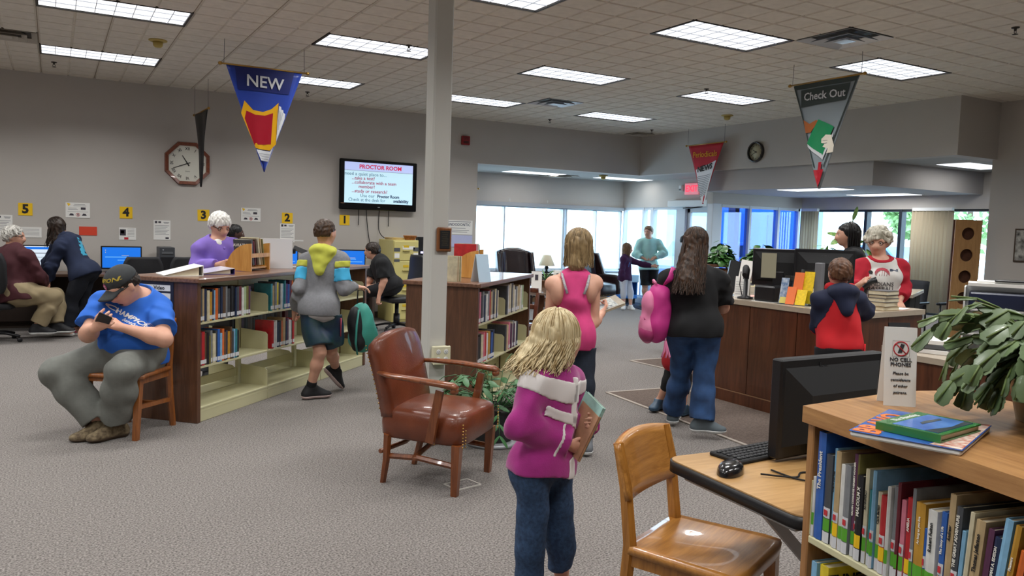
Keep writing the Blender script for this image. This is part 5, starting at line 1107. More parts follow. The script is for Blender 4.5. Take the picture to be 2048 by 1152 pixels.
def person(label, J, H, hs, h=.009, skin=None, face=(0,-1,0), tilt=(0,0,1), build=1.0, belly=0.0, hands={}, barefeet=False, female=False, extra_body=()):
    """J: world joints. Returns a dict to dress."""
    J = {k: np.array(v, float) for k, v in J.items()}; root0 = np.array([J['pv'][0], J['pv'][1], 0.0])
    t = thing('person', label, 'person', tuple(root0)); s = H/1.70; sk = skin or M_skin
    R = unit(J['sr']-J['sl']); up = unit(J['nk']-J['pv']); F = unit(np.cross(up, R)); R = np.cross(F, up); fr = np.array([R, F, up])
    hf = unit(face); hu = unit(np.array(tilt, float)); hr = unit(np.cross(hf, hu)); hf = np.cross(hu, hr); hfr = np.array([hr, hf, hu])
    P = dict(J=J, s=s, fr=fr, hfr=hfr, hs=hs, root=t, org=root0, h=h, H=H, build=build)
    sw = np.linalg.norm(J['sr']-J['sl'])/2; g = build
    tor = []; L = np.linalg.norm(J['nk']-J['pv']); at = lambda f, y=0, x=0: J['pv']+up*L*f+F*y*s+R*x*s
    tor.append(('e', at(.66, .0), (sw*.80*max(1,g*.95), .115*s*g, .20*s), fr)); tor.append(('e', at(.86, -.005), (sw*.88, .085*s*g, .11*s), fr))
    tor.append(('e', at(.36, .01+belly*.3), (sw*.72*g, (.105+belly*.55)*s*g, .17*s), fr)); tor.append(('e', at(.12, .0+belly*.15), (.155*s*g, (.115+belly*.3)*s*g, .14*s), fr))
    if belly: tor.append(('e', at(.28, .05+belly*.35), (.145*s*g, (.10+belly*.4)*s, .15*s), fr))
    if female: tor += [('e', at(.66, .075, .07), (.075*s, .07*s, .075*s), fr), ('e', at(.66, .075, -.07), (.075*s, .07*s, .075*s), fr)]
    hipw = .095*s*g
    hl, hr_ = J.get('hl', J['pv']-R*hipw), J.get('hr', J['pv']+R*hipw); P['hl'], P['hr'] = hl, hr_
    tor += [('e', J['pv']-F*.05*s-R*.075*s*g, (.095*s*g, .10*s*g, .11*s), fr), ('e', J['pv']-F*.05*s+R*.075*s*g, (.095*s*g, .10*s*g, .11*s), fr)]
    arms = {}
    for q in 'lr':
        a, b, c = J['s'+q], J['e'+q], J['w'+q]; arms[q] = [('c', a, b, .052*s*g, .040*s*g), ('c', b, b+(c-b)*.3, .041*s*g, .040*s*g), ('c', b+(c-b)*.3, c, .040*s*g, .026*s)]
    legs = {}
    for q, hp in (('l', hl), ('r', hr_)):
        k, a = J['k'+q], J['a'+q]; legs[q] = [('c', hp, k, .088*s*g, .055*s*(.5+.5*g)), ('c', k, k+(a-k)*.35, .054*s*(.5+.5*g), .055*s*(.5+.5*g)), ('c', k+(a-k)*.35, a, .054*s*(.5+.5*g), .036*s)]
    feet = {}
    for q in 'lr':
        a = J['a'+q]; d = J.get('t'+q); d = unit(np.array(d)-a) if d is not None else np.array(J.get('d'+q, F), float); d = unit([d[0], d[1], d[2] if ('t'+q) in J else 0])
        feet[q] = (a, d)
    P.update(tor=tor, arms=arms, legs=legs, feet=feet)
    hc = J['hd']; e = lambda x, y, z: hc+hr*x*hs+hf*y*hs+hu*z*hs
    head = [('e', e(0,-.02,.02), (.345*hs, .43*hs, .38*hs), hfr), ('e', e(0,.12,-.24), (.27*hs, .27*hs, .29*hs), hfr), ('e', e(0,.24,-.44), (.13*hs, .12*hs, .10*hs), hfr), ('e', e(0,.30,-.14), (.22*hs, .11*hs, .17*hs), hfr)]
    small = [('c', e(0,.40,-.06), e(0,.475,-.225), .026*hs, .052*hs), ('e', e(.045,.43,-.235), (.03*hs,.035*hs,.028*hs), hfr), ('e', e(-.045,.43,-.235), (.03*hs,.035*hs,.028*hs), hfr), ('c', e(-.17,.355,.035), e(.17,.355,.035), .035*hs, .035*hs)]
    ears = [('e', e(sx*.355, -.03, -.12), (.035*hs, .085*hs, .14*hs), hfr) for sx in (-1, 1)]
    nkp = [('c', J['nk']+up*(-.02*s), hc-hu*.30*hs-hf*.06*hs, .060*s*(.6+.4*g), .052*s*(.6+.4*g)), ('c', J['nk']-up*.01*s, J['sl'], .052*s, .05*s), ('c', J['nk']-up*.01*s, J['sr'], .052*s, .05*s)]
    allp = tor+nkp+head+small+ears; [allp.extend(arms[q]+legs[q]) for q in 'lr']
    hp = {}
    for q in 'lr':
        o = hands.get(q, {}); w = J['w'+q]; d = np.array(o.get('d', w-J['e'+q]), float); ins = np.array(o.get('n', -R if q == 'r' else R), float); th = np.array(o.get('th', F), float)
        hp[q] = hand_prims(w+unit(d)*.012*s, d, ins, th, s*o.get('s', 1.0), o.get('curl', (28,32,20)), o.get('spread', .25), o.get('thumb', 38), o.get('tcurl', 20)); allp = allp+hp[q]
    fp = {}
    for q in 'lr':
        a, d = feet[q]; side = unit(np.cross(d, [0,0,1])); z = np.array([0,0,1.]) if ('t'+q) not in J else unit(np.cross(side, d)); b = a-z*.055*s
        fp[q] = [('c', a, b-d*.035*s, .034*s, .033*s), ('c', b-d*.035*s+z*.005*s, b+d*.10*s-z*.004*s, .034*s, .033*s), ('c', a+d*.02*s, b+d*.11*s, .035*s, .026*s), ('e', b+d*.135*s-z*.008*s, (.042*s,.055*s,.022*s), np.array([side, d, z]))]; allp = allp+fp[q]
    P.update(fp=fp, hp=hp, e=e, head=head, skin=sk)
    f = Field(allp, h); f.add(tor, .05*s).add(head, .05*hs/.22).add(nkp, .035*s)
    for q in 'lr': f.add(arms[q], .03*s).add(legs[q], .035*s)
    f.add(small, .035*hs/.22*1.0).cut([('e', e(sx*.15, .43, -.085), (.075*hs, .05*hs, .05*hs), hfr) for sx in (-1, 1)], .02).add(ears, .012)
    for q in 'lr': f.add(hp[q][:5], .012).add(hp[q][5:], .004).add(fp[q], .02)
    if extra_body: f.add(list(extra_body), .03)
    P['body'] = f.mesh('body', sk, t, root0)
    for sx in (-1, 1):
        b = MB(M=Matrix([[*col] for col in np.array([hr, hf, hu]).T.tolist()]).to_4x4() if False else Matrix.Identity(4)); c = e(sx*.15, .365, -.085)-root0; b.ell(tuple(c), (.058*hs,)*3, 10, 8); ey = b.build('eye', M_eye, t)
        b = MB(); c = e(sx*.15, .405, -.09)-root0; b.ell(tuple(c), (.03*hs,)*3, 8, 6); b.build('iris', M_iris, ey)
    f2 = Field([('e', e(0,.41,-.36), (.11*hs,.04*hs,.04*hs), hfr)], hs*.02); f2.add([('e', e(0,.388,-.345), (.10*hs,.04*hs,.022*hs), hfr), ('e', e(0,.382,-.385), (.085*hs,.04*hs,.026*hs), hfr)], .006); f2.mesh('lips', M_lip, t, root0)
    return P
def brows(P, m):
    e = P['e']; b = MB(); 
    for sx in (-1, 1): b.tube([tuple(e(sx*x, y, z)-P['org']) for x, y, z in ((.06,.40,.045),(.15,.405,.07),(.24,.365,.05))], [.014*P['hs'], .02*P['hs'], .008*P['hs']], 6)
    b.build('eyebrow', m, P['root'])
def glasses(P, m=None):
    e = P['e']; b = MB(); o = P['org']; hs = P['hs']
    for sx in (-1, 1):
        b.tube([tuple(e(sx*(.15+.105*math.cos(a)), .445-.03*abs(math.cos(a))*(1 if math.cos(a) > 0 else 0), -.085+.075*math.sin(a))-o) for a in [2*PI*k/16 for k in range(17)]], .011*hs, 5)
        b.tube([tuple(e(sx*.25, .41, -.07)-o), tuple(e(sx*.37, .2, -.06)-o), tuple(e(sx*.375, -.02, -.06)-o)], .012*hs, 5)
    b.tube([tuple(e(-.05, .465, -.07)-o), tuple(e(.05, .465, -.07)-o)], .012*hs, 5); g = b.build('spectacles', m or M_specs, P['root'])
    return g
def top(P, m, sleeve='long', hem=-.12, inf=.014, fold=.004, seed=1, name='shirt', neck=.0, paint=None, mats=None, sl=None, extra=(), loose=0.0, hemlen=.1, cutneck=.07, strap=False, k=.04):
    """hem: metres below the pelvis joint along the spine (negative: below)"""
    J, s, fr, g = P['J'], P['s'], P['fr'], P['build']; up = fr[2]; prims = list(P['tor']); prims.append(('e', J['pv']+up*(hem*.5), ((.165*g+loose)*s, (.135*g+loose)*s, .16*s), fr))
    if not strap: prims += [('c', J['nk']-up*.02*s, J['sl'], .055*s, .055*s), ('c', J['nk']-up*.02*s, J['sr'], .055*s, .055*s)]
    prims += list(extra)
    allp = list(prims)
    for q in 'lr': allp += P['arms'][q] if sleeve != 'none' else []
    f = Field(allp, P['h'], .05); f.add(prims, k, inf); f.plane(J['pv']+up*hem, -up)
    if sleeve != 'none':
        for q in 'lr':
            a, b, c = J['s'+q], J['e'+q], J['w'+q]; arm = P['arms'][q]
            if sleeve == 'short':
                fr_ = sl or .62; e_ = a+(b-a)*fr_; g_ = Field([('c', a, e_, .075*s*g, .07*s*g)], P['h'], .05); g_.lo = f.lo+np.round((g_.lo-f.lo)/f.h)*f.h; g_.add([('c', a, e_+(b-a)*.15, .062*s*g, .064*s*g)], .01, inf); g_.plane(e_, b-a)
            else:
                cc = b+(c-b)*(sl or .97); g_ = Field([('c', a, b, .07*s*g, .06*s*g), ('c', b, c, .06*s*g, .05*s)], P['h'], .05); g_.lo = f.lo+np.round((g_.lo-f.lo)/f.h)*f.h
                g_.add([('c', a, b, .058*s*g, .048*s*g), ('c', b, b+(c-b)*.35, .048*s*g, .046*s*g), ('c', b+(c-b)*.35, cc, .046*s*g, .034*s)], .03, inf)
                n_ = unit(c-b); pl = Field([('c', cc, cc+n_*.1, .08, .08)], P['h']); 
                sl_, X, Y, Z = g_.sub(np.array(cc)-.1*s, np.array(cc)+.1*s); dd = ((X-cc[0])*n_[0]+(Y-cc[1])*n_[1]+(Z-cc[2])*n_[2]).astype(np.float32); g_.f[sl_] = np.maximum(g_.f[sl_], dd)
            if fold: g_.noise(fold*1.1, 55, seed+ord(q))
            off = np.round((g_.lo-f.lo)/f.h).astype(int); aa = np.maximum(off, 0); bb = np.minimum(off+g_.n, f.n); s1 = tuple(slice(aa[i], bb[i]) for i in range(3)); s2 = tuple(slice(aa[i]-off[i], bb[i]-off[i]) for i in range(3))
            A, B = f.f[s1], g_.f[s2]; kk = .03; tt = np.clip(.5+.5*(A-B)/kk, 0, 1); f.f[s1] = A*(1-tt)+B*tt-kk*tt*(1-tt)
    if fold: f.noise(fold, 30, seed, (1,1,.55))
    if cutneck: f.cut([('e', J['nk']+up*.055*s+fr[1]*.03*s, (cutneck*s, cutneck*1.05*s, .07*s), fr)], .015)
    P['topf'] = f; P['hem'] = hem
    return f.mesh(name, mats or m, P['root'], P['org'], paint)
def panel(P, name, m, fn, off=.003, field=None):
    """a crisp piece of differently coloured cloth: the garment's own surface lifted by off where fn(points) < 0"""
    f = field or P['topf']; g = Field.__new__(Field); g.lo, g.n, g.h = f.lo, f.n, f.h; near = np.abs(f.f) < .03; I = np.argwhere(near); c = I*f.h+f.lo; v = np.maximum(np.maximum(f.f[near]-off, -(f.f[near]+.018)), fn(c)); g.f = np.full(f.f.shape, 1.0, np.float32); g.f[near] = v
    return g.mesh(name, m, P['root'], P['org'])
def bottom(P, m, length=.97, inf=.016, fold=.004, seed=2, flare=0.0, name='trousers', waist=None, skirt=None, mats=None, paint=None, tight=1.0):
    """length: 0-1 thigh, 1-2 shin (fraction); flare adds radius at the hem"""
    J, s, fr, g = P['J'], P['s'], P['fr'], P['build']; up = fr[2]; prims = [p for p in P['tor'][3:]]; both = []
    for q, hp in (('l', P['hl']), ('r', P['hr'])): both += P['legs'][q]
    f = Field(prims+both, P['h'], .07); f.add(prims, .05*s, inf); stand = abs(unit(J['kl']-P['hl'])[2]) > .75; waist = waist if waist is not None else (P.get('hem', .1)+.015 if stand else .06)
    for q, hp in (('l', P['hl']), ('r', P['hr'])):
        k, a = J['k'+q], J['a'+q]
        if length <= 1: e_ = hp+(k-hp)*length; pr = [('c', hp, e_+(k-hp)*.12, .098*s*g, (.075*g+flare)*s)]; n_ = unit(k-hp)
        else:
            t = length-1; e_ = k+(a-k)*t; pr = [('c', hp, k, .092*s*g*tight, .062*s*(.5+.5*g)), ('c', k, k+(a-k)*.4*t, .062*s*(.5+.5*g), (.060*(.5+.5*g)+flare*.3)*s), ('c', k+(a-k)*.4*t, e_+(a-k)*.06, (.060*(.5+.5*g)+flare*.3)*s, (.046+flare)*s)]; n_ = unit(a-k)
        g_ = Field(pr, P['h'], .05); g_.lo = f.lo+np.round((g_.lo-f.lo)/f.h)*f.h; g_.add(pr, .03, inf)
        if length <= 1: g_.plane(e_, n_)
        else:
            sl_, X, Y, Z = g_.sub(np.array(e_)-.16, np.array(e_)+.16); dd = ((X-e_[0])*n_[0]+(Y-e_[1])*n_[1]+(Z-e_[2])*n_[2]).astype(np.float32); g_.f[sl_] = np.maximum(g_.f[sl_], dd)
        if fold: g_.noise(fold*.9, 34, seed+ord(q), (.7,.7,1.3))
        off = np.round((g_.lo-f.lo)/f.h).astype(int); aa = np.maximum(off, 0); bb = np.minimum(off+g_.n, f.n); s1 = tuple(slice(aa[i], bb[i]) for i in range(3)); s2 = tuple(slice(aa[i]-off[i], bb[i]-off[i]) for i in range(3))
        A, B = f.f[s1], g_.f[s2]; kk = .03; tt = np.clip(.5+.5*(A-B)/kk, 0, 1); f.f[s1] = A*(1-tt)+B*tt-kk*tt*(1-tt)
    if stand: f.plane(J['pv']+up*waist, up)
    else: f.plane(J['pv']+up*(waist+.05), up)
    if fold: f.noise(fold*.6, 28, seed+5)
    return f.mesh(name, mats or m, P['root'], P['org'], paint)
def shoes(P, m, msole=None, inf=.009, name='shoe', lace=None):
    for q in 'lr':
        a, d = P['feet'][q]; s = P['s']; side = unit(np.cross(d, [0,0,1])); z = np.array([0,0,1.]) if ('t'+q) not in P['J'] else unit(np.cross(side, d)); fp = P['fp'][q]
        ap = a+z*.012*s; pr = [('c', ap, fp[0][2], .038*s, .038*s)]+fp[1:]; b = fp[0][2]
        f = Field(pr, .006, .03); f.add(pr, .02, inf); f.plane(a+z*.03*s, z); base = a-z*.093*s; f.plane(base+z*.012*s, -z); sh = f.mesh(name, m, P['root'], P['org'])
        f = Field(pr, .006, .03); f.add(pr, .02, inf+.004); f.plane(base+z*.022*s, z); f.plane(base-z*.004*s, -z); so = f.mesh('sole', msole or M_whitep, sh, P['org'])
        if lace:
            bq = MB()
            for k in range(3): c = a+d*(.045+.022*k)*s-z*(.012+.012*k)*s-P['org']; bq.tube([tuple(c-side*.024*s+z*.018), tuple(c+z*.028), tuple(c+side*.024*s+z*.018)], .004, 5)
            bq.build('laces', lace, sh)
def blob(P, prims, m, name, k=.02, h=None, noise=None, planes=(), cuts=(), inf=0.0, parent=None):
    f = Field(prims, h or P['h'], .03); f.add(prims, k, inf)
    for p, n in planes: f.plane(p, n)
    if cuts: f.cut(cuts, .008)
    if noise: f.noise(*noise)
    return f.mesh(name, m, parent or P['root'], P['org'])
def hair_short(P, m, vol=.025, front=.12, low=-.24, seed=3, amp=.0028, freq=210, name='hair', sides=True):
    e, hs, hfr = P['e'], P['hs'], P['hfr']; pr = [('e', e(0,-.03,.05), ((.36+vol)*hs, (.44+vol)*hs, (.39+vol)*hs), hfr), ('e', e(0,-.22,-.14), ((.30+vol)*hs, (.24+vol)*hs, .26*hs), hfr)]
    return blob(P, pr, m, name, .03, max(.005, P['h']*.75), (amp, freq, seed, (1,1,.5)), planes=((e(0,0,low), -hfr[2]),), cuts=[('e', e(0,.62,-.30), (.40*hs,.42*hs,.40*hs+front*hs), hfr), ('e', e(.33,.24,-.36), (.13*hs,.27*hs,.36*hs), hfr), ('e', e(-.33,.24,-.36), (.13*hs,.27*hs,.36*hs), hfr)])
def hair_long(P, m, length, n=260, seed=5, vol=.05, spread=.03, back=0.0, r=.0055, part=.0, fwdlim=.25, wave=.008, lean=(0,0,0), taper=.5, dense=True, shoulder=0.0):
    """strands that leave the crown, lie on the skull and fall; length in metres below the skull's centre"""
    e, hs, hfr, o = P['e'], P['hs'], P['hfr'], P['org']; rr = random.Random(seed); b = MB()
    ax, ay, az = (.37+vol)*hs, (.45+vol)*hs, (.40+vol)*hs; down = np.array([0,0,-1.])+np.array(lean, float)
    fro = [('e', e(0,-.03,.05), (ax*.97, ay*.97, az*.97), hfr)]
    if dense: fro += [('c', e(0,-.22,-.1), e(0,-.30,-.1)+unit(down)*length*.72, .30*hs, (.26*hs)*(1-taper*.35)+spread)]
    cutl = [('e', e(0,.60,-.28), (.37*hs,.40*hs,.48*hs), hfr)]
    cap = Field(fro, max(.006, P['h']*.8), .03); cap.add(fro, .05); cap.cut(cutl, .01); cap.noise(.004, 120, seed, (1,1,.12)); hb = cap.mesh('hair', m, P['root'], o)
    for i in range(n):
        az_ = rr.uniform(-PI, PI); sx, cy = math.sin(az_), math.cos(az_)
        if cy > fwdlim: continue
        lay = rr.uniform(.92, 1.06); pts = []; th0 = rr.uniform(.05, .5); ph = rr.uniform(0, 6.28); L = length*rr.uniform(.80, 1.04)
        for k in range(6):
            th = th0+(1.72-th0)*k/5; pts.append(e(ax/hs*math.sin(th)*sx*lay, -.03+ay/hs*math.sin(th)*cy*lay, .05+az/hs*math.cos(th)*lay))
        last = pts[-1]; out = unit(hfr[0]*sx+hfr[1]*(cy-.4))
        K = 9
        for k in range(1, K+1):
            q = k/K; z = L*q; p = last+unit(down)*z+out*(spread*q*rr.uniform(.5,1.2) - (.05*hs)*math.sin(q*2.2)*(1 if cy < 0 else 0)) + out*shoulder*math.sin(min(1, q*1.3)*PI/2) - hfr[1]*back*q + hfr[0]*wave*math.sin(ph+q*5); pts.append(p)
        if dense or True: b.tube([tuple(p-o) for p in pts], [r*(1-.15*(k/len(pts)))*(1 if k < len(pts)-2 else .6) for k in range(len(pts))], 4, cap=False, flat=.55)
    if b.v: b.build('strands', m, hb)
    return hb
def disc_text(P, txt, size, c, right, upv, m, name='lettering', lift=.004, bold=.02, shear=0.0, field=None):
    """print lying on a garment: each vertex is pressed onto the cloth surface along the viewing normal"""
    r_, u_ = unit(right), unit(upv); n = unit(np.cross(r_, u_)); b = MB(); b.text(txt, size, Matrix.Identity(4), bold=bold, shear=shear)
    return press(P, b, c, r_, u_, n, m, name, lift, field)
def press(P, b, c, r_, u_, n, m, name, lift, field=None):
    f = field or P['topf']; out = []; bad = set()
    for x, y, z in b.v:
        p0 = np.array(c)+r_*x+u_*y; best = None
        q = p0+n*.12
        for _ in range(60):
            g = (q-f.lo)/f.h; i = np.clip(np.floor(g).astype(int), 0, f.n-2); w = g-i; d = 0.0
            for a in (0,1):
                for bb in (0,1):
                    for cc in (0,1): d += f.f[i[0]+a, i[1]+bb, i[2]+cc]*(w[0] if a else 1-w[0])*(w[1] if bb else 1-w[1])*(w[2] if cc else 1-w[2])
            if d < .0008: break
            q = q-n*min(max(d, .0008), .02)
        else: bad.add(len(out))
        out.append(tuple(q+n*(lift+(z if abs(z) < .01 else 0)*.2)-P['org']))
    keep = [i for i, fc in enumerate(b.f) if not any(v in bad for v in fc)]; b.f = [b.f[i] for i in keep]; b.mi = [b.mi[i] for i in keep]; b.sm = [b.sm[i] for i in keep]
    used = sorted({v for fc in b.f for v in fc}); ix = {v: i for i, v in enumerate(used)}; b.v = [out[v] for v in used]; b.f = [[ix[v] for v in fc] for fc in b.f]
    return b.build(name, m, P['root']) if b.f else None
GIRL = dict(hd=(1.685,2.583,1.100), nk=(1.676,2.577,0.958), pv=(1.635,2.568,0.586), sr=(1.568,2.532,0.929), sl=(1.781,2.627,0.903), er=(1.491,2.516,0.778), wr=(1.668,2.478,0.701), el=(1.823,2.633,0.715), wl=(1.787,2.495,0.755), kr=(1.574,2.547,0.340), ar=(1.577,2.557,0.066), kl=(1.736,2.591,0.310), al=(1.768,2.610,0.065))
PINK = dict(hd=(3.066,4.477,1.411), nk=(3.041,4.473,1.196), pv=(3.023,4.450,0.807), sl=(2.915,4.540,1.144), sr=(3.154,4.405,1.160), el=(2.898,4.554,0.914), wl=(2.979,4.606,0.712), er=(3.167,4.409,0.885), wr=(3.335,4.558,0.922), kl=(2.982,4.444,0.464), al=(2.979,4.415,0.103), kr=(3.087,4.384,0.462), ar=(3.095,4.348,0.101))
MOM = dict(hd=(4.131,4.507,1.451), nk=(4.116,4.495,1.218), pv=(4.112,4.464,0.824), sl=(3.955,4.582,1.157), sr=(4.276,4.399,1.161), el=(3.986,4.657,0.888), wl=(4.213,4.797,0.937), er=(4.379,4.450,0.957), wr=(4.457,4.661,0.977), kl=(4.127,4.598,0.464), al=(4.215,4.760,0.113), kr=(4.187,4.412,0.443), ar=(4.137,4.368,0.137))
WALK = dict(hd=(1.997,6.707,1.433), nk=(1.988,6.696,1.243), pv=(1.955,6.677,0.796), sl=(1.859,6.764,1.171), sr=(2.116,6.618,1.189), el=(1.784,6.695,0.949), wl=(1.791,6.858,0.747), er=(2.126,6.569,0.947), wr=(2.271,6.740,0.949), kl=(1.937,6.597,0.416), al=(1.887,6.691,0.096), kr=(2.068,6.718,0.409), ar=(2.195,6.973,0.193))
MAN = dict(hd=(0.401,6.004,1.050), nk=(0.509,6.129,0.936), ct=(0.364,5.909,0.901), pv=(0.469,6.188,0.542), sl=(0.635,6.109,0.865), sr=(0.292,6.134,0.890), el=(0.644,5.834,0.682), wl=(0.397,5.867,0.762), er=(0.195,5.967,0.716), wr=(0.222,5.760,0.777), hl=(0.554,6.138,0.524), hr=(0.371,6.150,0.532), kl=(0.380,5.772,0.491), al=(0.362,5.980,0.100), kr=(0.014,6.116,0.447), ar=(0.284,6.001,0.095))
PURPLE = dict(hd=(1.374,8.012,1.460), nk=(1.348,8.013,1.294), pv=(1.328,8.039,0.778), sr=(1.208,8.029,1.215), sl=(1.495,8.017,1.239), er=(1.163,7.959,1.040), wr=(1.297,7.655,1.086), el=(1.535,7.882,1.003), wl=(1.435,7.691,1.075), kl=(1.374,7.980,0.400), al=(1.371,7.952,0.044), kr=(1.270,8.039,0.396), ar=(1.267,8.010,0.040))
DARK = dict(hd=(2.102,11.143,1.337), nk=(2.078,11.143,1.164), pv=(2.040,11.060,0.624), sr=(2.145,10.960,1.106), sl=(1.980,11.308,1.090), er=(2.213,11.037,0.838), wr=(2.313,11.207,0.794), el=(2.019,11.377,0.817), wl=(2.156,11.412,0.781), kl=(2.164,11.443,0.524), al=(2.172,11.405,0.128), kr=(2.262,11.272,0.537), ar=(2.271,11.234,0.144))
SEATW = dict(hd=(3.827,10.603,1.150), nk=(3.898,10.551,1.016), pv=(4.032,10.443,0.642), sl=(3.879,10.361,0.964), sr=(3.951,10.711,0.945), el=(3.889,10.301,0.736), wl=(3.829,10.319,0.532), er=(3.844,10.730,0.720), wr=(3.718,10.737,0.636), kl=(3.637,10.501,0.573), al=(3.617,10.503,0.189), kr=(3.686,10.726,0.567), ar=(3.646,10.716,0.178))
OLD = dict(hd=(-0.402,11.065,1.240), nk=(-0.429,11.067,1.076), pv=(-0.371,10.931,0.548), sr=(-0.265,10.850,0.995), sl=(-0.557,11.248,0.985), er=(-0.148,10.880,0.772), wr=(-0.079,11.085,0.663), el=(-0.607,11.369,0.722), wl=(-0.459,11.454,0.674), kr=(0.002,10.910,0.509), ar=(-0.174,10.902,0.182), kl=(0.024,11.175,0.509), al=(0.020,11.079,0.167))
BEND = dict(hd=(0.032,11.473,1.353), nk=(0.138,11.400,1.208), pv=(0.328,11.256,0.784), sl=(0.082,11.251,1.114), sr=(0.063,11.610,1.139), el=(-0.026,11.269,0.868), wl=(-0.059,11.307,0.682), er=(-0.048,11.711,0.887), wr=(-0.106,11.844,0.708), kl=(0.184,11.228,0.440), al=(0.138,11.237,0.107), kr=(0.296,11.381,0.418), ar=(0.283,11.384,0.090))
FARG = dict(hd=(9.737,12.541,1.192), nk=(9.710,12.543,1.035), pv=(9.697,12.514,0.607), sr=(9.605,12.482,0.969), sl=(9.822,12.589,0.966), er=(9.551,12.457,0.718), wr=(9.605,12.466,0.514), el=(10.026,12.465,0.885), wl=(10.162,12.293,0.856), kr=(9.624,12.463,0.328), ar=(9.628,12.451,0.076), kl=(9.817,12.491,0.324), al=(9.790,12.438,0.064))
TEAL = dict(hd=(10.482,12.838,1.537), nk=(10.480,12.823,1.355), pv=(10.484,12.775,0.810), sr=(10.330,12.903,1.289), sl=(10.647,12.723,1.301), er=(10.217,12.891,1.066), wr=(10.261,12.734,1.003), el=(10.726,12.603,1.104), wl=(10.496,12.600,1.011), kr=(10.410,12.786,0.444), ar=(10.398,12.764,0.111), kl=(10.592,12.741,0.467), al=(10.604,12.764,0.138))
REDK = dict(hd=(10.585,11.842,1.385), nk=(10.592,11.825,1.232), pv=(10.621,11.770,0.791), sr=(10.502,11.721,1.177), sl=(10.707,11.892,1.173), er=(10.503,11.675,0.911), wr=(10.627,11.647,0.741), el=(10.929,11.740,1.143), wl=(11.077,11.546,1.211), kr=(10.561,11.709,0.478), ar=(10.565,11.691,0.161), kl=(10.693,11.771,0.471), al=(10.690,11.747,0.173))
HID = dict(hd=(4.598,5.078,1.119), nk=(4.582,5.073,0.953), pv=(4.535,5.066,0.561), sl=(4.487,5.122,0.899), sr=(4.675,5.015,0.906), el=(4.508,5.154,0.736), wl=(4.552,5.149,0.565), er=(4.723,5.030,0.722), wr=(4.728,5.049,0.571), kl=(4.480,5.111,0.312), al=(4.450,5.213,0.082), kr=(4.548,5.014,0.308), ar=(4.490,4.958,0.080))
STAFFD = dict(hd=(6.868,5.319,1.561), nk=(6.905,5.282,1.374), pv=(6.939,5.219,0.870), sl=(6.779,5.165,1.329), sr=(7.082,5.361,1.322), el=(6.717,5.133,1.077), wl=(6.675,5.246,1.040), er=(7.061,5.396,1.056), wr=(6.861,5.392,1.017), kl=(6.857,5.135,0.415), al=(6.854,5.106,0.047), kr=(7.013,5.229,0.394), ar=(7.010,5.199,0.018))
STAFF = dict(hd=(6.551,4.744,1.501), nk=(6.561,4.722,1.310), pv=(6.600,4.696,0.853), sr=(6.427,4.816,1.240), sl=(6.712,4.632,1.261), el=(6.760,4.610,1.061), wl=(6.599,4.531,0.952), er=(6.301,4.779,1.042), wr=(6.141,4.620,1.092), kl=(6.652,4.629,0.416), al=(6.649,4.601,0.064), kr=(6.532,4.697,0.412), ar=(6.529,4.669,0.060))
BOY = dict(hd=(4.884,3.830,1.271), nk=(4.883,3.817,1.107), pv=(4.867,3.793,0.729), sl=(4.770,3.876,1.054), sr=(4.982,3.757,1.068), el=(4.839,3.937,0.871), wl=(5.024,4.025,0.975), er=(5.110,3.769,0.985), wr=(5.198,3.915,0.986), kl=(4.802,3.802,0.392), al=(4.793,3.783,0.107), kr=(4.926,3.731,0.397), ar=(4.929,3.705,0.112))
LEFT, FWD = -np.array([.8681, -.4963, 0]), np.array([.4963, .8681, 0]); RIGHT = -LEFT; UPZ = np.array([0, 0, 1.])
def dirp(r, f, z=0.0): return RIGHT*r+FWD*f+UPZ*z           # a direction from rightward, away and upward shares
def seg(c, a, b):                                            # distance of points c from the segment a-b, and the share along it
    a, b = np.array(a), np.array(b); ab = b-a; t = np.clip(((c-a)@ab)/(ab@ab), 0, 1); return np.linalg.norm(c-a-t[:,None]*ab, axis=1), t
def band(P, q, t0, t1, J=None):                              # mask function: along the upper arm of side q
    a, b = P['J']['s'+q], P['J']['e'+q]
    def f(c): d, t = seg(c, a, b); raw = ((c-a)@(b-a))/((b-a)@(b-a)); return (d < .11*P['s']*max(1, P['build'])) & (raw > t0) & (raw < t1)
    return f
M_jean = mat('denim', '#1f3450', rough=.85, col2='#2f4a6c', vs=70, bump=.15, bs=400); M_jeanb = mat('denim_blue', '#1b3152', rough=.85, col2='#2d4f7e', vs=9, bump=.15, bs=400)
# ---- girl in the magenta jacket
P = person('blonde child in a magenta and white jacket holding books, nearest the viewer', GIRL, 1.20, .205, .0065, face=dirp(.75,.66,-.1), tilt=(0,0,1), build=1.0, hands={'r': dict(curl=(50,55,35), n=dirp(-.1,.9,.2), th=UPZ, s=.95), 'l': dict(curl=(45,50,30), n=dirp(-.9,-.3,0), th=UPZ, s=.95)})
M_mag = mat('fleece_magenta', '#9d2079', rough=.9, var=.06, vs=30, sheen=.3, bump=.12, bs=220); M_fw = mat('fleece_white', '#d8d2d0', rough=.9, sheen=.3)
Jg = P['J']; fr = P['fr']
top(P, M_mag, 'long', hem=-.015, inf=.017, fold=.0045, seed=4, name='jacket', loose=.01, cutneck=.05)
def garm(c):
    o = np.full(len(c), -9.)
    for a_, b_, sh in (('sr','er',.045), ('er','wr',-.02), ('sl','el',.045), ('el','wl',-.02)): d = unit(Jg[b_]-Jg[a_]); o = np.maximum(o, np.minimum(.066-seg(c, Jg[a_], Jg[b_])[0], (c-Jg[a_])@d-sh))
    return o                                    # positive on the sleeves
def yoke(c): r_ = c-Jg['nk']; z = r_@fr[2]-.06*(r_@fr[0])+.28*(r_@fr[1]); return np.maximum(np.maximum(z+.004, -.085-z), garm(c))
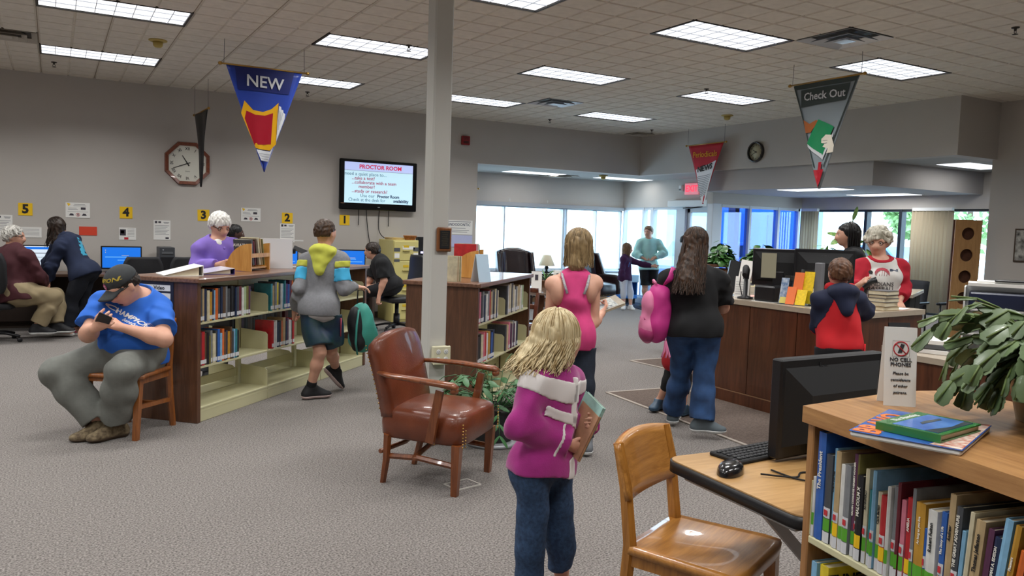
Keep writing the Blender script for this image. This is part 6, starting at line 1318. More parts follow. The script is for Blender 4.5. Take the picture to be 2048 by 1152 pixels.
def stripe(c): r_ = c-Jg['nk']; z = r_@fr[2]-.10*(r_@fr[0])+.42*(r_@fr[1]); return np.maximum(np.maximum(np.maximum(z+.105, -.148-z), garm(c)), -.03-(r_@fr[1]))
def front(c): r_ = c-Jg['nk']; return np.maximum(np.maximum(np.abs(r_@fr[0]+.012)-.020, .05-(r_@fr[1])), np.maximum(garm(c), r_@fr[2]+.01))
def cuff(c): d = unit(Jg['wr']-Jg['er']); t_ = (c-Jg['wr'])@d; return np.maximum(np.abs(t_+.035)-.006, seg(c, Jg['er'], Jg['wr'])[0]-.07)
for nm_, fn_ in (('yoke_panel', yoke), ('chest_stripe', stripe), ('undershirt', front), ('cuff_stripe', cuff)): panel(P, nm_, M_fw, fn_)
blob(P, [('c', Jg['nk']+UPZ*.0, Jg['nk']+UPZ*.035, .055, .05)], M_mag, 'collar', planes=((Jg['nk']+UPZ*.045, UPZ),), cuts=[('c', Jg['nk']+UPZ*.03, Jg['nk']+UPZ*.1, .045, .05)])
bottom(P, M_jean, 1.62, .010, .004, flare=.012, name='capri_jeans'); shoes(P, mat('canvas_pink', '#b05a7a'))
M_blond = hairmat('hair_blond', '#a98f62', '#e3d3ab'); hair_long(P, M_blond, .145, n=480, vol=.04, spread=.04, r=.004, wave=.012, fwdlim=.5, back=.03, lean=tuple(dirp(-.40,-.05)))
brows(P, M_blond)
hw = (np.array(GIRL['wr'])+np.array(GIRL['wl']))/2
def held_book(name, c, ax, up_, w, h, d, m, label, art=None, pg_=True):
    """a book held at c: spine runs along up_, cover faces ax"""
    ax = unit(ax); u = unit(np.array(up_)-ax*np.dot(ax, up_)); s_ = np.cross(u, ax); M = Matrix(((s_[0],ax[0],u[0],c[0]),(s_[1],ax[1],u[1],c[1]),(s_[2],ax[2],u[2],c[2]),(0,0,0,1)))
    t = thing(name, label, 'book'); t.matrix_world = M; b = MB(); b.box((-w/2+.003, -d/2+.002, -h/2+.003), (w/2-.004, d/2-.002, h/2-.003)); b.build('pages', M_pages, t)
    b = MB(); b.box((-w/2, -d/2, -h/2), (w/2, -d/2+.002, h/2)); b.box((-w/2, d/2-.002, -h/2), (w/2, d/2, h/2)); b.box((-w/2, -d/2, -h/2), (-w/2+.003, d/2, h/2)); b.build('cover', m, t)
    if art: b = MB(); b.box((-w/2+.012, d/2, -h/2+.02), (w/2-.012, d/2+.0006, h/2-.05)); b.box((-w/2+.012, -d/2-.0006, -h/2+.02), (w/2-.012, -d/2, h/2-.05)); b.build('cover_picture', art, t)
    return t
gc = np.array(GIRL['wr'])+dirp(.075, .04, .07)
held_book('held_book', gc, dirp(.86,.42,-.30), UPZ+RIGHT*.42-FWD*.1, .15, .20, .012, mat('cover_mint', '#9cc4bd', rough=.4, var=.15, vs=30), 'pale green picture book held upright by the blonde child', mat('cover_photo', '#7f9aa0', rough=.4, col2='#c9b7a0', vs=25))
held_book('held_book', gc+dirp(-.012, -.006, -.03), dirp(.86,.42,-.30), UPZ+RIGHT*.42-FWD*.1, .14, .19, .010, mat('cover_sand', '#b48a6c', rough=.4, var=.15, vs=30), 'tan book held against the pale green one by the child')
# ---- girl in the pink top
P = person('girl with straight blond hair in a pink racerback top, seen from behind', PINK, 1.54, .218, .0075, face=dirp(.25,.95,-.15), hands={'r': dict(d=dirp(.35,.8,.35), n=dirp(-.7,.3,.6), th=dirp(-.2,.5,.9), curl=(35,45,30)), 'l': {}}, build=.92)
M_pinkt = mat('jersey_pink', '#d03f7c', rough=.85, var=.08, vs=14); Jp = P['J']; fr = P['fr']
f_ = top(P, M_pinkt, 'none', hem=-.10, inf=.010, fold=.0035, seed=8, name='tank_top', cutneck=.0, strap=True, k=.05, loose=.0, extra=[('c', Jp['nk']-fr[2]*.16-fr[1]*.085, Jp['nk']-fr[2]*.02-fr[1]*.06, .05, .03)])
bottom(P, mat('denim_dark', '#1c2433', rough=.85, var=.15, vs=40), 1.97, .012, .003, name='jeans'); shoes(P, mat('canvas_grey', '#70747a'))
# bare shoulder blades either side of the racer back, and grey straps
for q, sx in (('l', -1), ('r', 1)):
    a = Jp['s'+q]; blob(P, [('e', a-fr[0]*sx*.035-fr[2]*.055-fr[1]*.025, (.055,.085,.095), fr), ('e', a-fr[2]*.01, (.06,.065,.06), fr)], M_skin, 'shoulder', .03)
    b = MB(); b.tube([tuple(Jp['nk']+fr[0]*sx*x+fr[1]*y+fr[2]*z-P['org']) for x, y, z in ((.085,.02,.035),(.09,-.07,.0),(.075,-.118,-.06),(.055,-.127,-.12))], .009, 6, flat=.35); b.build('strap', mat('strap_grey', '#a7a3a8', rough=.7, var=.3, vs=90), P['root'])
M_dkbl = hairmat('hair_dark_blond', '#6a5639', '#a98f66'); hair_long(P, M_dkbl, .15, n=330, vol=.04, spread=.012, r=.005, wave=.004, fwdlim=.35); 
t = held_book('held_book', np.array(PINK['wr'])+dirp(.04,.09,.055), dirp(-.25,-.35,.9), dirp(.9,.3,.1), .17, .23, .018, mat('cover_tan_paper', '#9c9384', rough=.5, var=.1, vs=30), 'open looking comic paperback held by the girl in pink', mat('comic_print', '#c9cdc8', rough=.5, col2='#55606a', vs=45))
# ---- woman in black at the desk
P = person('woman with long brown hair in a black tee shirt and jeans, seen from behind', dict(MOM, dl=dirp(.3,.95), dr=dirp(.95,-.15)), 1.58, .222, .0075, face=dirp(.45,.88,-.05), build=1.14, hands={'r': dict(curl=(40,45,30)), 'l': dict(curl=(40,45,30))})
top(P, mat('cotton_black', '#0f1013', rough=.9, var=.2, vs=12), 'short', hem=-.075, inf=.02, fold=.005, seed=11, sl=.78, name='tee_shirt', loose=.02, cutneck=.06)
bottom(P, M_jeanb, 1.97, .014, .006, seed=3, flare=.034, name='jeans'); shoes(P, mat('canvas_slate', '#566066', rough=.8), lace=M_paper)
M_brown = hairmat('hair_brown', '#1f140e', '#4e3420'); hair_long(P, M_brown, .40, n=520, vol=.02, spread=.035, r=.0042, wave=.006, taper=.9, lean=tuple(dirp(-.20,-.36)), back=.0, fwdlim=.3); Jm = P['J']
# pink backpack carried on her left shoulder
M_bp = mat('nylon_pink', '#c9338a', rough=.6, var=.08, vs=8); M_bp2 = mat('nylon_pale_pink', '#dc7fa6', rough=.6, var=.06, vs=8); M_bp3 = mat('nylon_mauve', '#a9366f', rough=.6)
bc = Jm['sl']+dirp(-.085,.0,-.24)
t = thing('backpack', 'pink school backpack hanging at the side of the woman in black', 'backpack', (bc[0], bc[1], 0)); PB = dict(root=t, org=np.array([bc[0], bc[1], 0]), h=.007)
bf = np.array([RIGHT, FWD, UPZ])
blob(PB, [('e', bc+dirp(.02,0,.10), (.085,.13,.12), bf), ('e', bc+dirp(.01,0,-.08), (.10,.145,.15), bf)], M_bp, 'main_bag', .08, noise=(.003, 40, 3)); blob(PB, [('e', bc+dirp(-.055,-.01,.06), (.055,.10,.10), bf), ('e', bc+dirp(-.06,-.01,-.12), (.065,.115,.115), bf)], M_bp2, 'front_pocket', .06, noise=(.003, 40, 5))
blob(PB, [('e', bc+dirp(-.065,-.02,-.15), (.062,.11,.075), bf)], M_bp3, 'lower_pocket', .03)
b = MB(); b.tube([tuple(v-PB['org']) for v in (bc+dirp(.05,-.05,.2), Jm['sl']+dirp(-.01,-.10,.02), Jm['sl']+dirp(.03,-.02,.085), Jm['sl']+dirp(.02,.10,.0), bc+dirp(.06,.10,-.1), bc+dirp(.06,.05,-.22))], .026, 8, flat=.3); b.build('shoulder_strap', M_bp, t)
b = MB(); b.tube([tuple(v-PB['org']) for v in (bc+dirp(-.02,-.05,.215), bc+dirp(-.03,0,.235), bc+dirp(-.02,.05,.215))], .01, 6); b.build('carry_loop', M_bp2, t)
b = MB()
for k in range(3): b.tube([tuple(v-PB['org']) for v in (bc+dirp(.06,-.10,-.20), bc+dirp(.05+.02*k,-.12,-.27-.02*k), bc+dirp(.03+.03*k,-.13,-.32))], .012, 6, flat=.4)
b.build('loose_straps', M_bp2, t)
b = MB(); b.tube([tuple(bc+dirp(-.115+.02*abs(k/6-1), -.085+.03*k*.5, -.05+.012*math.sin(k))-PB['org']) for k in range(12)], .004, 5); b.build('zip', M_bp3, t)
# ---- child almost hidden behind the woman in black
P = person('small child in red over black leggings, hidden behind the woman in jeans', dict(HID, dl=dirp(-.6,-.8), dr=dirp(.6,.5)), 1.22, .195, .009, face=dirp(.2,.95,0))
top(P, mat('cotton_red', '#a81722', rough=.85, var=.08, vs=10), 'long', hem=-.22, inf=.012, loose=.02, name='tunic', seed=5); bottom(P, mat('legging_black', '#111216', rough=.8), 1.55, .006, .002, name='leggings'); shoes(P, mat('clog_blue', '#2f4a60', rough=.5, var=.15, vs=40), mat('clog_blue', '#2f4a60')); hair_short(P, M_brown)
# ---- walking boy in the grey hooded shirt
P = person('boy in a grey hooded shirt with lime hood and blue sleeve bands, walking away', dict(WALK, dl=dirp(.85,.5), tr=tuple(np.array(WALK['ar'])+dirp(.55,.35,-.75)*.1)), 1.56, .215, .0075, face=dirp(.35,.93,0), build=.94, hands={'r': dict(d=dirp(.9,.35,-.05), n=dirp(.2,.1,-1), th=dirp(-.2,.9,.3), curl=(20,25,15)), 'l': dict(curl=(50,60,40), n=dirp(.8,.2,0), th=dirp(-.2,-.2,-.2)+FWD)})
M_gh = mat('jersey_grey', '#828388', rough=.9, var=.08, vs=60); M_lime = mat('jersey_lime', '#c9cc52', rough=.85, var=.06, vs=12); M_cyan = mat('jersey_cyan', '#48b4e4', rough=.85); Jw = P['J']; fr = P['fr']
top(P, M_gh, 'long', hem=-.075, inf=.016, fold=.005, seed=15, name='hooded_shirt', loose=.015, cutneck=.05)
def armband(q, t0, t1):
    a_, b_ = Jw['s'+q], Jw['e'+q]; L_ = np.linalg.norm(b_-a_); d = (b_-a_)/L_
    def fn(c): t_ = (c-a_)@d; return np.maximum(np.maximum(t0*L_-t_, t_-t1*L_), np.maximum(seg(c, a_, b_)[0]-.10, .112-np.abs((c-Jw['nk'])@fr[0])))
    return fn
for q in 'lr': panel(P, 'sleeve_band', M_cyan, armband(q, .30, .74)); panel(P, 'shoulder_band', M_lime, armband(q, .06, .28))
def hoodp(J, fr, w, dn, r0):         # a ring round the neck whose back falls to a point between the shoulders
    R_ = [J['nk']+fr[0]*w*math.cos(a)+fr[1]*(w*.95*math.sin(a)-.012)+fr[2]*(.018-.03*math.sin(a)) for a in [2*PI*k/14 for k in range(15)]]; tip = J['nk']-fr[1]*.122-fr[2]*dn; pr = [('c', R_[k], R_[k+1], r0*.62, r0*.62) for k in range(14)]
    for k in range(7, 15): q = R_[k]-fr[1]*.035-fr[2]*.02; pr += [('c', R_[k], q, r0*.6, r0*.8), ('c', q, tip+(q-tip)*.08, r0*.8, r0*.75)]
    return pr
blob(P, hoodp(Jw, fr, .085, .165, .032), M_lime, 'hood', .025, noise=(.0025, 60, 4))
blob(P, [('e', Jw['pv']-fr[2]*.075, (.172,.140,.065), fr)], mat('jersey_pale', '#b9b4b4', rough=.9), 'shirt_hem', .02, noise=(.004, 40, 6))
M_short = mat('satin_shorts', '#16284f', rough=.4, col2='#1d3f3a', vs=7); bottom(P, M_short, .86, .02, .006, seed=6, flare=.028, name='shorts')
b = MB(); Jk = np.array(WALK['kr']); b.tube([tuple(np.array(P['hr'])*.6+Jk*.4+dirp(.10,-.05,.06)-P['org']), tuple(np.array(P['hr'])*.35+Jk*.65+dirp(.095,-.05,.0)-P['org'])], .018, 6, flat=.3); b.build('side_stripe', mat('stripe_pink', '#c2506a', rough=.5), P['root'])
M_sock = mat('sock_black', '#131417', rough=.9)
for q in 'lr': a = P['J']['a'+q]; k = P['J']['k'+q]; blob(P, [('c', a-(k-a)*.02, a+(k-a)*.22, .042, .043)], M_sock, 'sock', planes=((a+(k-a)*.2, k-a),))
shoes(P, mat('sneaker_black', '#17181c', rough=.7), mat('sole_pink', '#c9b3b0', rough=.6), lace=M_grey); M_brn2 = hairmat('hair_chestnut', '#2c1d13', '#4f3722'); hair_short(P, M_brn2, seed=21)
# his teal and black backpack swinging from the right hand
M_teal = mat('nylon_teal', '#3f9a8c', rough=.55, var=.12, vs=7); hc_ = np.array(WALK['wr'])+dirp(.05,.02,-.03); bc = hc_+dirp(.02,.02,-.31)
t = thing('backpack', 'teal and black backpack swinging from the walking boy hand', 'backpack', (bc[0], bc[1], 0)); PB = dict(root=t, org=np.array([bc[0], bc[1], 0]), h=.008); bf = np.array([unit(dirp(.86,.5,.1)), unit(dirp(-.5,.86,0)), unit(dirp(-.1,-.05,1))]); bx_ = bf[2]
blob(PB, [('e', bc+bx_*.05, (.10,.085,.15), bf), ('e', bc-bx_*.10, (.135,.10,.13), bf)], M_teal, 'main_bag', .07, noise=(.005, 30, 2)); blob(PB, [('e', bc+dirp(-.045,-.06,-.0), (.075,.07,.17), bf), ('e', bc+dirp(-.02,-.06,-.15), (.06,.06,.07), bf)], mat('nylon_black', '#14171b', rough=.6, var=.2, vs=8), 'back_panel', .05, noise=(.004, 35, 4))
b = MB(); b.tube([tuple(v-PB['org']) for v in (bc+bx_*.17+dirp(-.03,0,0), hc_+dirp(-.02,0,.0), hc_+dirp(.03,0,.0), bc+bx_*.17+dirp(.03,0,0))], .011, 6, flat=.5); b.build('carry_loop', M_black, t)
b = MB(); b.tube([tuple(v-PB['org']) for v in (bc+bx_*.15+dirp(.0,-.09,0), bc+dirp(-.02,-.15,.02), bc+dirp(-.03,-.13,-.14), bc+dirp(-.02,-.10,-.24))], .02, 6, flat=.35); b.build('shoulder_strap', M_teal, t)
# ---- man in the blue shirt
P = person('man in a blue tee shirt and dark cap sitting with a phone', dict(MAN, dl=dirp(-.5,-.85), dr=dirp(-.75,-.65)), 1.80, .232, .007, face=dirp(-.50,-.62,-.62), tilt=dirp(-.36,-.45,.8), build=1.22, belly=.12,
    hands={'r': dict(d=dirp(.75,-.15,.45), n=dirp(.1,.8,.35), th=dirp(-.2,-.6,.8), curl=(45,50,35)), 'l': dict(d=dirp(-.85,-.35,.38), n=dirp(-.2,.6,-.75), th=dirp(-.1,.4,.9), curl=(25,35,25), spread=.4)})
M_btee = mat('cotton_blue', '#2766c8', rough=.85, var=.06, vs=9); Jm = P['J']; fr = P['fr']
top(P, M_btee, 'short', hem=-.03, inf=.018, fold=.005, seed=31, sl=.72, name='tee_shirt', loose=.02, cutneck=.075)
nrm = -FWD*.8+LEFT*.5; rt = unit(np.cross(UPZ, nrm))
cc = np.array(MAN['ct'])
up2 = unit(UPZ*.72+FWD*.5-LEFT*.25)
disc_text(P, 'CHAMPIONS', .047, cc, rt-UPZ*.10, up2, M_paper, 'lettering', bold=.03, shear=.15)
disc_text(P, 'baseball', .036, cc+dirp(.015,-.03,-.035), rt-UPZ*.10, up2, M_paper, 'script_lettering', bold=.01, shear=.4)
M_swt = mat('jersey_sweatpants', '#6f716c', rough=.95, var=.06, vs=40); bottom(P, M_swt, 1.86, .026, .006, seed=33, flare=.03, name='sweatpants')
shoes(P, mat('camo_canvas', '#4b3d2c', rough=.85, col2='#8a7a5e', vs=38), mat('sole_brown', '#4a3a2a', rough=.7)); M_dkh = hairmat('hair_dark', '#191310', '#2e231b'); hair_short(P, M_dkh, .02, low=-.22)
e = P['e']; hs = P['hs']; hfr = P['hfr']; M_cap = mat('cap_charcoal', '#35383a', rough=.9, var=.08, vs=30)
cp = blob(P, [('e', e(0,-.03,.13), (.405*hs,.49*hs,.40*hs), hfr)], M_cap, 'cap', planes=((e(0,0,.06), -hfr[2]),)); P['topf'] = Field([('e', e(0,-.03,.13), (.405*hs,.49*hs,.40*hs), hfr)], .006).add([('e', e(0,-.03,.13), (.405*hs,.49*hs,.40*hs), hfr)], 0)
def bl_(u, v): a = (u-.5)*2; return Vector(tuple(e(a*.36*(1-.15*v), .36+(.42*v)*(1-.35*a*a)+.05*(1-a*a)-.22*a*a*(1-v)*1.0, .07-.10*v-.10*a*a)-P['org']))
b = MB(); b.sheet(bl_, 12, 6, .008); b.build('cap_brim', M_cap, P['root'])
disc_text(P, 'CHAMPIONS', .036, e(0,.30,.33), -hfr[0], hfr[2]-hfr[1]*.3, mat('gold_thread', '#b09a2e', rough=.5), 'cap_lettering', bold=.02, lift=.002)
b = MB(); b.prism([(.02*math.cos(2*PI*k/16), .02*math.sin(2*PI*k/16)) for k in range(16)], 0, .0005); press(P, b, e(0,.40,.20), -hfr[0], hfr[2], hfr[1], mat('patch_pink', '#c24a72', rough=.6), 'cap_patch', .003)
b = MB(); b.text('C', .026, Matrix.Identity(4), bold=.03); press(P, b, e(0,.40,.20), -hfr[0], hfr[2], hfr[1], M_paper, 'patch_letter', .004)
glasses(P); brows(P, M_dkh)
blob(P, [('e', e(0,.33,-.47), (.11*hs,.10*hs,.08*hs), hfr), ('e', e(0,.40,-.285), (.12*hs,.045*hs,.03*hs), hfr)], M_dkh, 'beard', .03, .005)
pc = np.array(MAN['wr'])+dirp(.075,-.035,.055); ax = unit(dirp(.1,.75,.75)); up_ = unit(dirp(.45,-.5,.45)); s_ = unit(np.cross(up_, ax)); up_ = np.cross(ax, s_)
t = thing('smartphone', 'dark smartphone held by the man in the blue shirt', 'phone'); t.matrix_world = Matrix(((s_[0],ax[0],up_[0],pc[0]),(s_[1],ax[1],up_[1],pc[1]),(s_[2],ax[2],up_[2],pc[2]),(0,0,0,1)))
b = MB(); b.box((-.042,-.005,-.082),(.042,.005,.082),.004); b.build('case', M_black, t); b = MB(); b.box((-.038,.005,-.074),(.038,.0055,.074)); b.build('screen', M_scrd, t)
# ---- woman in the purple jacket
P = person('white haired woman in a purple jacket leaning over the video bookcase', PURPLE, 1.62, .225, .009, face=dirp(.62,-.62,-.45), tilt=dirp(.22,-.25,.9), build=1.1, hands={'r': dict(curl=(40,45,30)), 'l': dict(curl=(40,45,30))})
M_pur = mat('jacket_purple', '#7f66bd', rough=.85, var=.07, vs=9); top(P, M_pur, 'long', hem=-.12, inf=.022, fold=.007, seed=41, name='jacket', loose=.02, cutneck=.075); Jp = P['J']; fr = P['fr']
blob(P, [('c', Jp['nk']+fr[0]*.07+fr[2]*.02-fr[1]*.03, Jp['nk']+fr[0]*.05+fr[1]*.10-fr[2]*.06, .022, .018), ('c', Jp['nk']-fr[0]*.07+fr[2]*.02-fr[1]*.03, Jp['nk']-fr[0]*.05+fr[1]*.10-fr[2]*.06, .022, .018), ('c', Jp['nk']-fr[1]*.07+fr[2]*.02+fr[0]*.06, Jp['nk']-fr[1]*.07+fr[2]*.02-fr[0]*.06, .024, .024)], M_pur, 'collar', .02)
blob(P, [('e', Jp['nk']+fr[1]*.06-fr[2]*.035, (.055,.05,.06), fr)], M_paper, 'undershirt', .02); bottom(P, mat('slacks_grey', '#3a3c42', rough=.9), 1.95, .02, .004, name='slacks'); shoes(P, M_blackm)
M_whh = hairmat('hair_white', '#c4c1ba', '#f4f2ed'); hair_short(P, M_whh, .08, front=.0, low=-.34, seed=44, amp=.004, freq=180); glasses(P, M_blackm)
# ---- dark haired patron behind her
P = person('person with short dark hair at the computer behind the purple jacket', DARK, 1.75, .225, .011, skin=M_skinb, face=dirp(.85,.5,-.1), build=1.0); top(P, mat('shirt_lilac', '#8a86b0', rough=.9), 'long', seed=51, name='shirt'); bottom(P, M_jean, 1.96, name='trousers'); shoes(P, M_blackm)
M_blk = hairmat('hair_black', '#0b0a0b', '#1a1718'); hair_short(P, M_blk, .03, seed=52, amp=.004)
# ---- woman in black sitting sideways
P = person('short haired woman in black sitting sideways at the last computer', dict(SEATW, dl=dirp(-1,-.1), dr=dirp(-1,.1)), 1.62, .22, .009, face=dirp(-.95,.25,-.15), build=1.15, hands={'l': dict(d=dirp(-.1,-.1,-1), n=dirp(.4,.5,0), th=dirp(-.9,.2,0), curl=(45,50,30))})
top(P, mat('cotton_black', '#0f1013'), 'short', hem=-.06, inf=.02, sl=.85, seed=53, name='tee_shirt', loose=.02); bottom(P, mat('slacks_black', '#14151a', rough=.9), 1.95, .02, .004, name='slacks'); shoes(P, mat('sneaker_navy', '#20273a', rough=.7), mat('sole_navy', '#3a4258')); M_sht = hairmat('hair_dark_brown', '#17100c', '#33241a'); hair_short(P, M_sht, .05, seed=54); glasses(P)
# ---- old man in maroon
P = person('white haired man in a maroon shirt seated at the first computer', dict(OLD, dl=dirp(.8,.5), dr=dirp(.9,.3)), 1.76, .23, .009, face=dirp(.9,.32,-.1), build=1.12, belly=.05, hands={'r': dict(curl=(30,30,20)), 'l': {}})
top(P, mat('shirt_maroon', '#431820', rough=.85, var=.08, vs=9), 'long', hem=-.09, inf=.022, fold=.006, seed=61, name='shirt', loose=.02); bottom(P, mat('khaki', '#8f8063', rough=.9, var=.06, vs=14), 1.93, .024, .007, seed=62, flare=.02, name='khaki_trousers'); shoes(P, mat('sneaker_black', '#17181c')); M_grh = hairmat('hair_grey', '#8d8a84', '#d2cfc8'); hair_short(P, M_grh, .06, low=-.32, seed=63, amp=.007); glasses(P)
# ---- bending woman in the navy hooded jacket
P = person('woman with long dark hair in a navy hoodie bending over the desk', dict(BEND, dl=dirp(-1,-.12), dr=dirp(-1,.1)), 1.62, .222, .009, face=dirp(-.75,.35,-.55), tilt=dirp(-.5,.1,.8), build=1.08, hands={'l': dict(curl=(35,40,30))})
M_navyh = mat('fleece_navy', '#1a2540', rough=.9, var=.1, vs=10); top(P, M_navyh, 'long', hem=-.07, inf=.024, fold=.006, seed=71, name='hooded_jacket', loose=.03, cutneck=.06); Jb = P['J']; fr = P['fr']
blob(P, [('c', Jb['nk']+fr[0]*.08+fr[2]*.02, Jb['nk']-fr[1]*.10-fr[2]*.06, .05, .05), ('c', Jb['nk']-fr[0]*.08+fr[2]*.02, Jb['nk']-fr[1]*.10-fr[2]*.06, .05, .05)], M_navyh, 'hood', .05, noise=(.003, 45, 3))
nn = unit(dirp(.45,-.80,.35)); up_ = unit(Jb['nk']-Jb['pv']); up_ = unit(up_-nn*np.dot(up_, nn)); rg = np.cross(up_, nn); cc = (Jb['nk']*.62+Jb['pv']*.38)-fr[1]*.1
M_print = mat('print_turquoise', '#3c9fc0', rough=.8)
b = MB(); pts = [(-.07,-.13),(.075,-.13),(.08,.02),(.055,.10),(-.05,.10),(-.075,.0)]
for i in range(8):
    for j in range(10):
        x0, x1, y0, y1 = -.075+.15*i/8, -.075+.15*(i+1)/8, -.13+.24*j/10, -.13+.24*(j+1)/10
        if ((x0+x1)/2/.08)**2+((y0+y1)/2/.13)**4 < 1.0 and (i+j*3) % 7: b.add([(x0,y0,0),(x1,y0,0),(x1,y1,0),(x0,y1,0)], [(0,1,2,3)])
press(P, b, cc, rg, up_, nn, M_print, 'back_print', .004); b = MB(); b.prism([(-.03,.03),(.03,.02),(.02,.05),(-.03,.055)], 0, .0005); press(P, b, cc, rg, up_, nn, M_paper, 'print_highlight', .006)
bottom(P, mat('slacks_navy', '#10141f', rough=.9, var=.1, vs=10), 1.95, .022, .005, seed=72, flare=.035, name='slacks')
for q in 'lr':
    a, d = P['feet'][q]; s = P['s']; side = unit(np.cross(d, UPZ)); base = np.array([a[0], a[1], .0]); b = MB(); out = [(-.075,-.03),(-.05,-.038),(.06,-.045),(.135,-.045),(.165,-.02),(.165,.02),(.135,.042),(.06,.04),(-.05,.036),(-.075,.03)]
    z0 = float(a[2]-.093*s); Mx = Matrix(((d[0],side[0],0,a[0]-P['org'][0]),(d[1],side[1],0,a[1]-P['org'][1]),(0,0,1,z0),(0,0,0,1))); b.prism([(x, -y) for x, y in out][::-1] if False else [(x, y) for x, y in out], .0, .024, M=Mx); so = b.build('flip_flop_sole', M_paper, P['root'])
    b = MB(); b.M = Mx; b.tube([(.105,0,.03),(.06,.035,.055),(.02,.045,.03)], .010, 6, flat=.6); b.tube([(.105,0,.03),(.06,-.035,.055),(.02,-.045,.03)], .010, 6, flat=.6); b.build('flip_flop_strap', mat('strap_pink', '#d0356e', rough=.5), so)
hair_long(P, hairmat('hair_dark_brown', '#17100c', '#33241a'), .26, n=240, vol=.04, spread=.04, r=.006, taper=.6, lean=tuple(dirp(-.1,0)))
# ---- far group by the entrance
P = person('girl in a purple sweater and white leggings pointing by the entrance', dict(FARG, dl=dirp(.3,-.9), dr=dirp(-.2,-.9)), 1.35, .20, .011, face=dirp(.9,.3,.0), hands={'l': dict(d=dirp(1,-.05,-.05), curl=(10,15,10)), 'r': {}}); top(P, mat('sweater_plum', '#3b1640', rough=.9, var=.08, vs=9), 'long', hem=-.05, seed=81, name='sweater', inf=.016)
bottom(P, mat('legging_white', '#c9cdd6', rough=.8), 1.5, .008, .002, name='leggings'); shoes(P, M_paper); hair_long(P, hairmat('hair_light_brown', '#5a432c', '#86684a'), .18, n=120, spread=.01, r=.007)
b = MB(); b.prism([(-.05,-.03),(.05,-.05),(.04,.05),(-.03,.06)], 0, .0005); press(P, b, P['J']['nk']+UPZ*-.18+P['fr'][1]*.05, unit(RIGHT*.8+FWD*.5), UPZ, unit(dirp(.5,-.85)), mat('print_sky', '#3f8fd0', rough=.7), 'sweater_print', .004)
P = person('woman in a pale teal fleece with hands at her hips by the glass door', dict(TEAL, dl=dirp(-.4,-.9), dr=dirp(-.5,-.85)), 1.69, .222, .011, face=dirp(-.5,-.8,-.15), build=1.0, hands={'l': dict(d=dirp(-.8,.3,-.3)), 'r': dict(d=dirp(.8,.3,-.3))}); top(P, mat('fleece_teal', '#a6d6d0', rough=.9, var=.06, vs=9), 'long', hem=-.06, inf=.026, seed=82, name='fleece_jacket', loose=.02)
blob(P, [('e', P['J']['nk']+P['fr'][1]*.07-P['fr'][2]*.07, (.05,.05,.09), P['fr'])], M_blackm, 'undershirt'); bottom(P, mat('shorts_black', '#121317', rough=.8), 1.02, .02, .003, name='shorts'); shoes(P, mat('sneaker_teal', '#246b66', rough=.7)); hair_short(P, hairmat('hair_light_brown', '#5a432c', '#86684a'), .06, low=-.3, seed=83)
P = person('boy in red reaching out by the entrance, half hidden by brown hair', dict(REDK, dl=dirp(1,0), dr=dirp(1,.1)), 1.50, .208, .011, face=dirp(.95,.1,0), hands={'l': dict(d=dirp(1,0,.05), curl=(10,10,10)), 'r': {}}); top(P, mat('cotton_red', '#a81722'), 'short', seed=84, name='tee_shirt'); bottom(P, M_jean, 1.95, name='jeans'); shoes(P, M_paper); hair_short(P, M_blk, .03, seed=85)
# ---- dark haired staff member
P = person('woman with long black hair in a black top behind the monitors', STAFFD, 1.70, .222, .009, face=dirp(-.92,.25,-.2), build=1.0, hands={'l': dict(curl=(30,30,20)), 'r': dict(curl=(30,30,20))}); top(P, mat('cotton_black', '#0f1013'), 'long', seed=91, name='sweater', inf=.02); bottom(P, mat('slacks_black', '#14151a'), 1.95, .02, name='slacks'); shoes(P, M_blackm); hair_long(P, M_blk, .36, n=220, vol=.04, spread=.02, r=.006, wave=.006, fwdlim=.15)
# ---- staff member in the raglan shirt
P = person('grey haired woman in a red and white baseball shirt behind the counter', STAFF, 1.64, .226, .0075, face=dirp(-.55,-.80,-.28), tilt=dirp(-.05,-.1,1), build=1.02, female=True, hands={'l': dict(d=dirp(-.25,-.85,-.32), n=dirp(0,-.3,-1), th=dirp(-.9,.2,0), curl=(14,18,10), spread=.5), 'r': dict(d=dirp(.3,-.6,.5), curl=(60,60,40), n=dirp(.7,-.1,-.2), th=UPZ)})
M_ragw = mat('jersey_white', '#d6d3cf', rough=.9, var=.03, vs=10); M_ragr = mat('jersey_red', '#b01a2e', rough=.9, var=.06, vs=10); Js = P['J']; fr = P['fr']
top(P, M_ragw, 'long', hem=-.10, inf=.02, fold=.005, seed=95, sl=.62, name='baseball_shirt', loose=.02, cutneck=.085)
def raglan(J, x0, k): 
    def fn(c):
        r_ = c-J['nk']; x = np.abs(r_@P['fr'][0]); z = r_@P['fr'][2]; d = np.minimum(np.minimum(seg(c, J['sl'], J['el'])[0], seg(c, J['el'], J['wl'])[0]), np.minimum(seg(c, J['sr'], J['er'])[0], seg(c, J['er'], J['wr'])[0]))
        e_ = np.minimum(seg(c, J['el'], J['wl'])[0], seg(c, J['er'], J['wr'])[0])-.075
        return np.minimum(np.maximum(x0-k*z-x, d-.105), e_)
    return fn
panel(P, 'raglan_sleeves', M_ragr, raglan(Js, .075, .34)); panel(P, 'neck_band', M_ragr, lambda c: np.linalg.norm((c-Js['nk']-fr[2]*.055-fr[1]*.03)/np.array([1,1,.8]), axis=1)-.118)
nn = unit(dirp(-.25,-1,0)); rg = unit(np.cross(UPZ, nn)); cc = Js['nk']-UPZ*.205+nn*.1
for s_, z in (('INDIANS', 0), ('BASEBALL', -.042)): disc_text(P, s_, .052, cc+UPZ*z+rg*.0, rg, UPZ, mat('print_charcoal', '#4a4648', rough=.8), 'lettering', bold=.01)
b = MB()
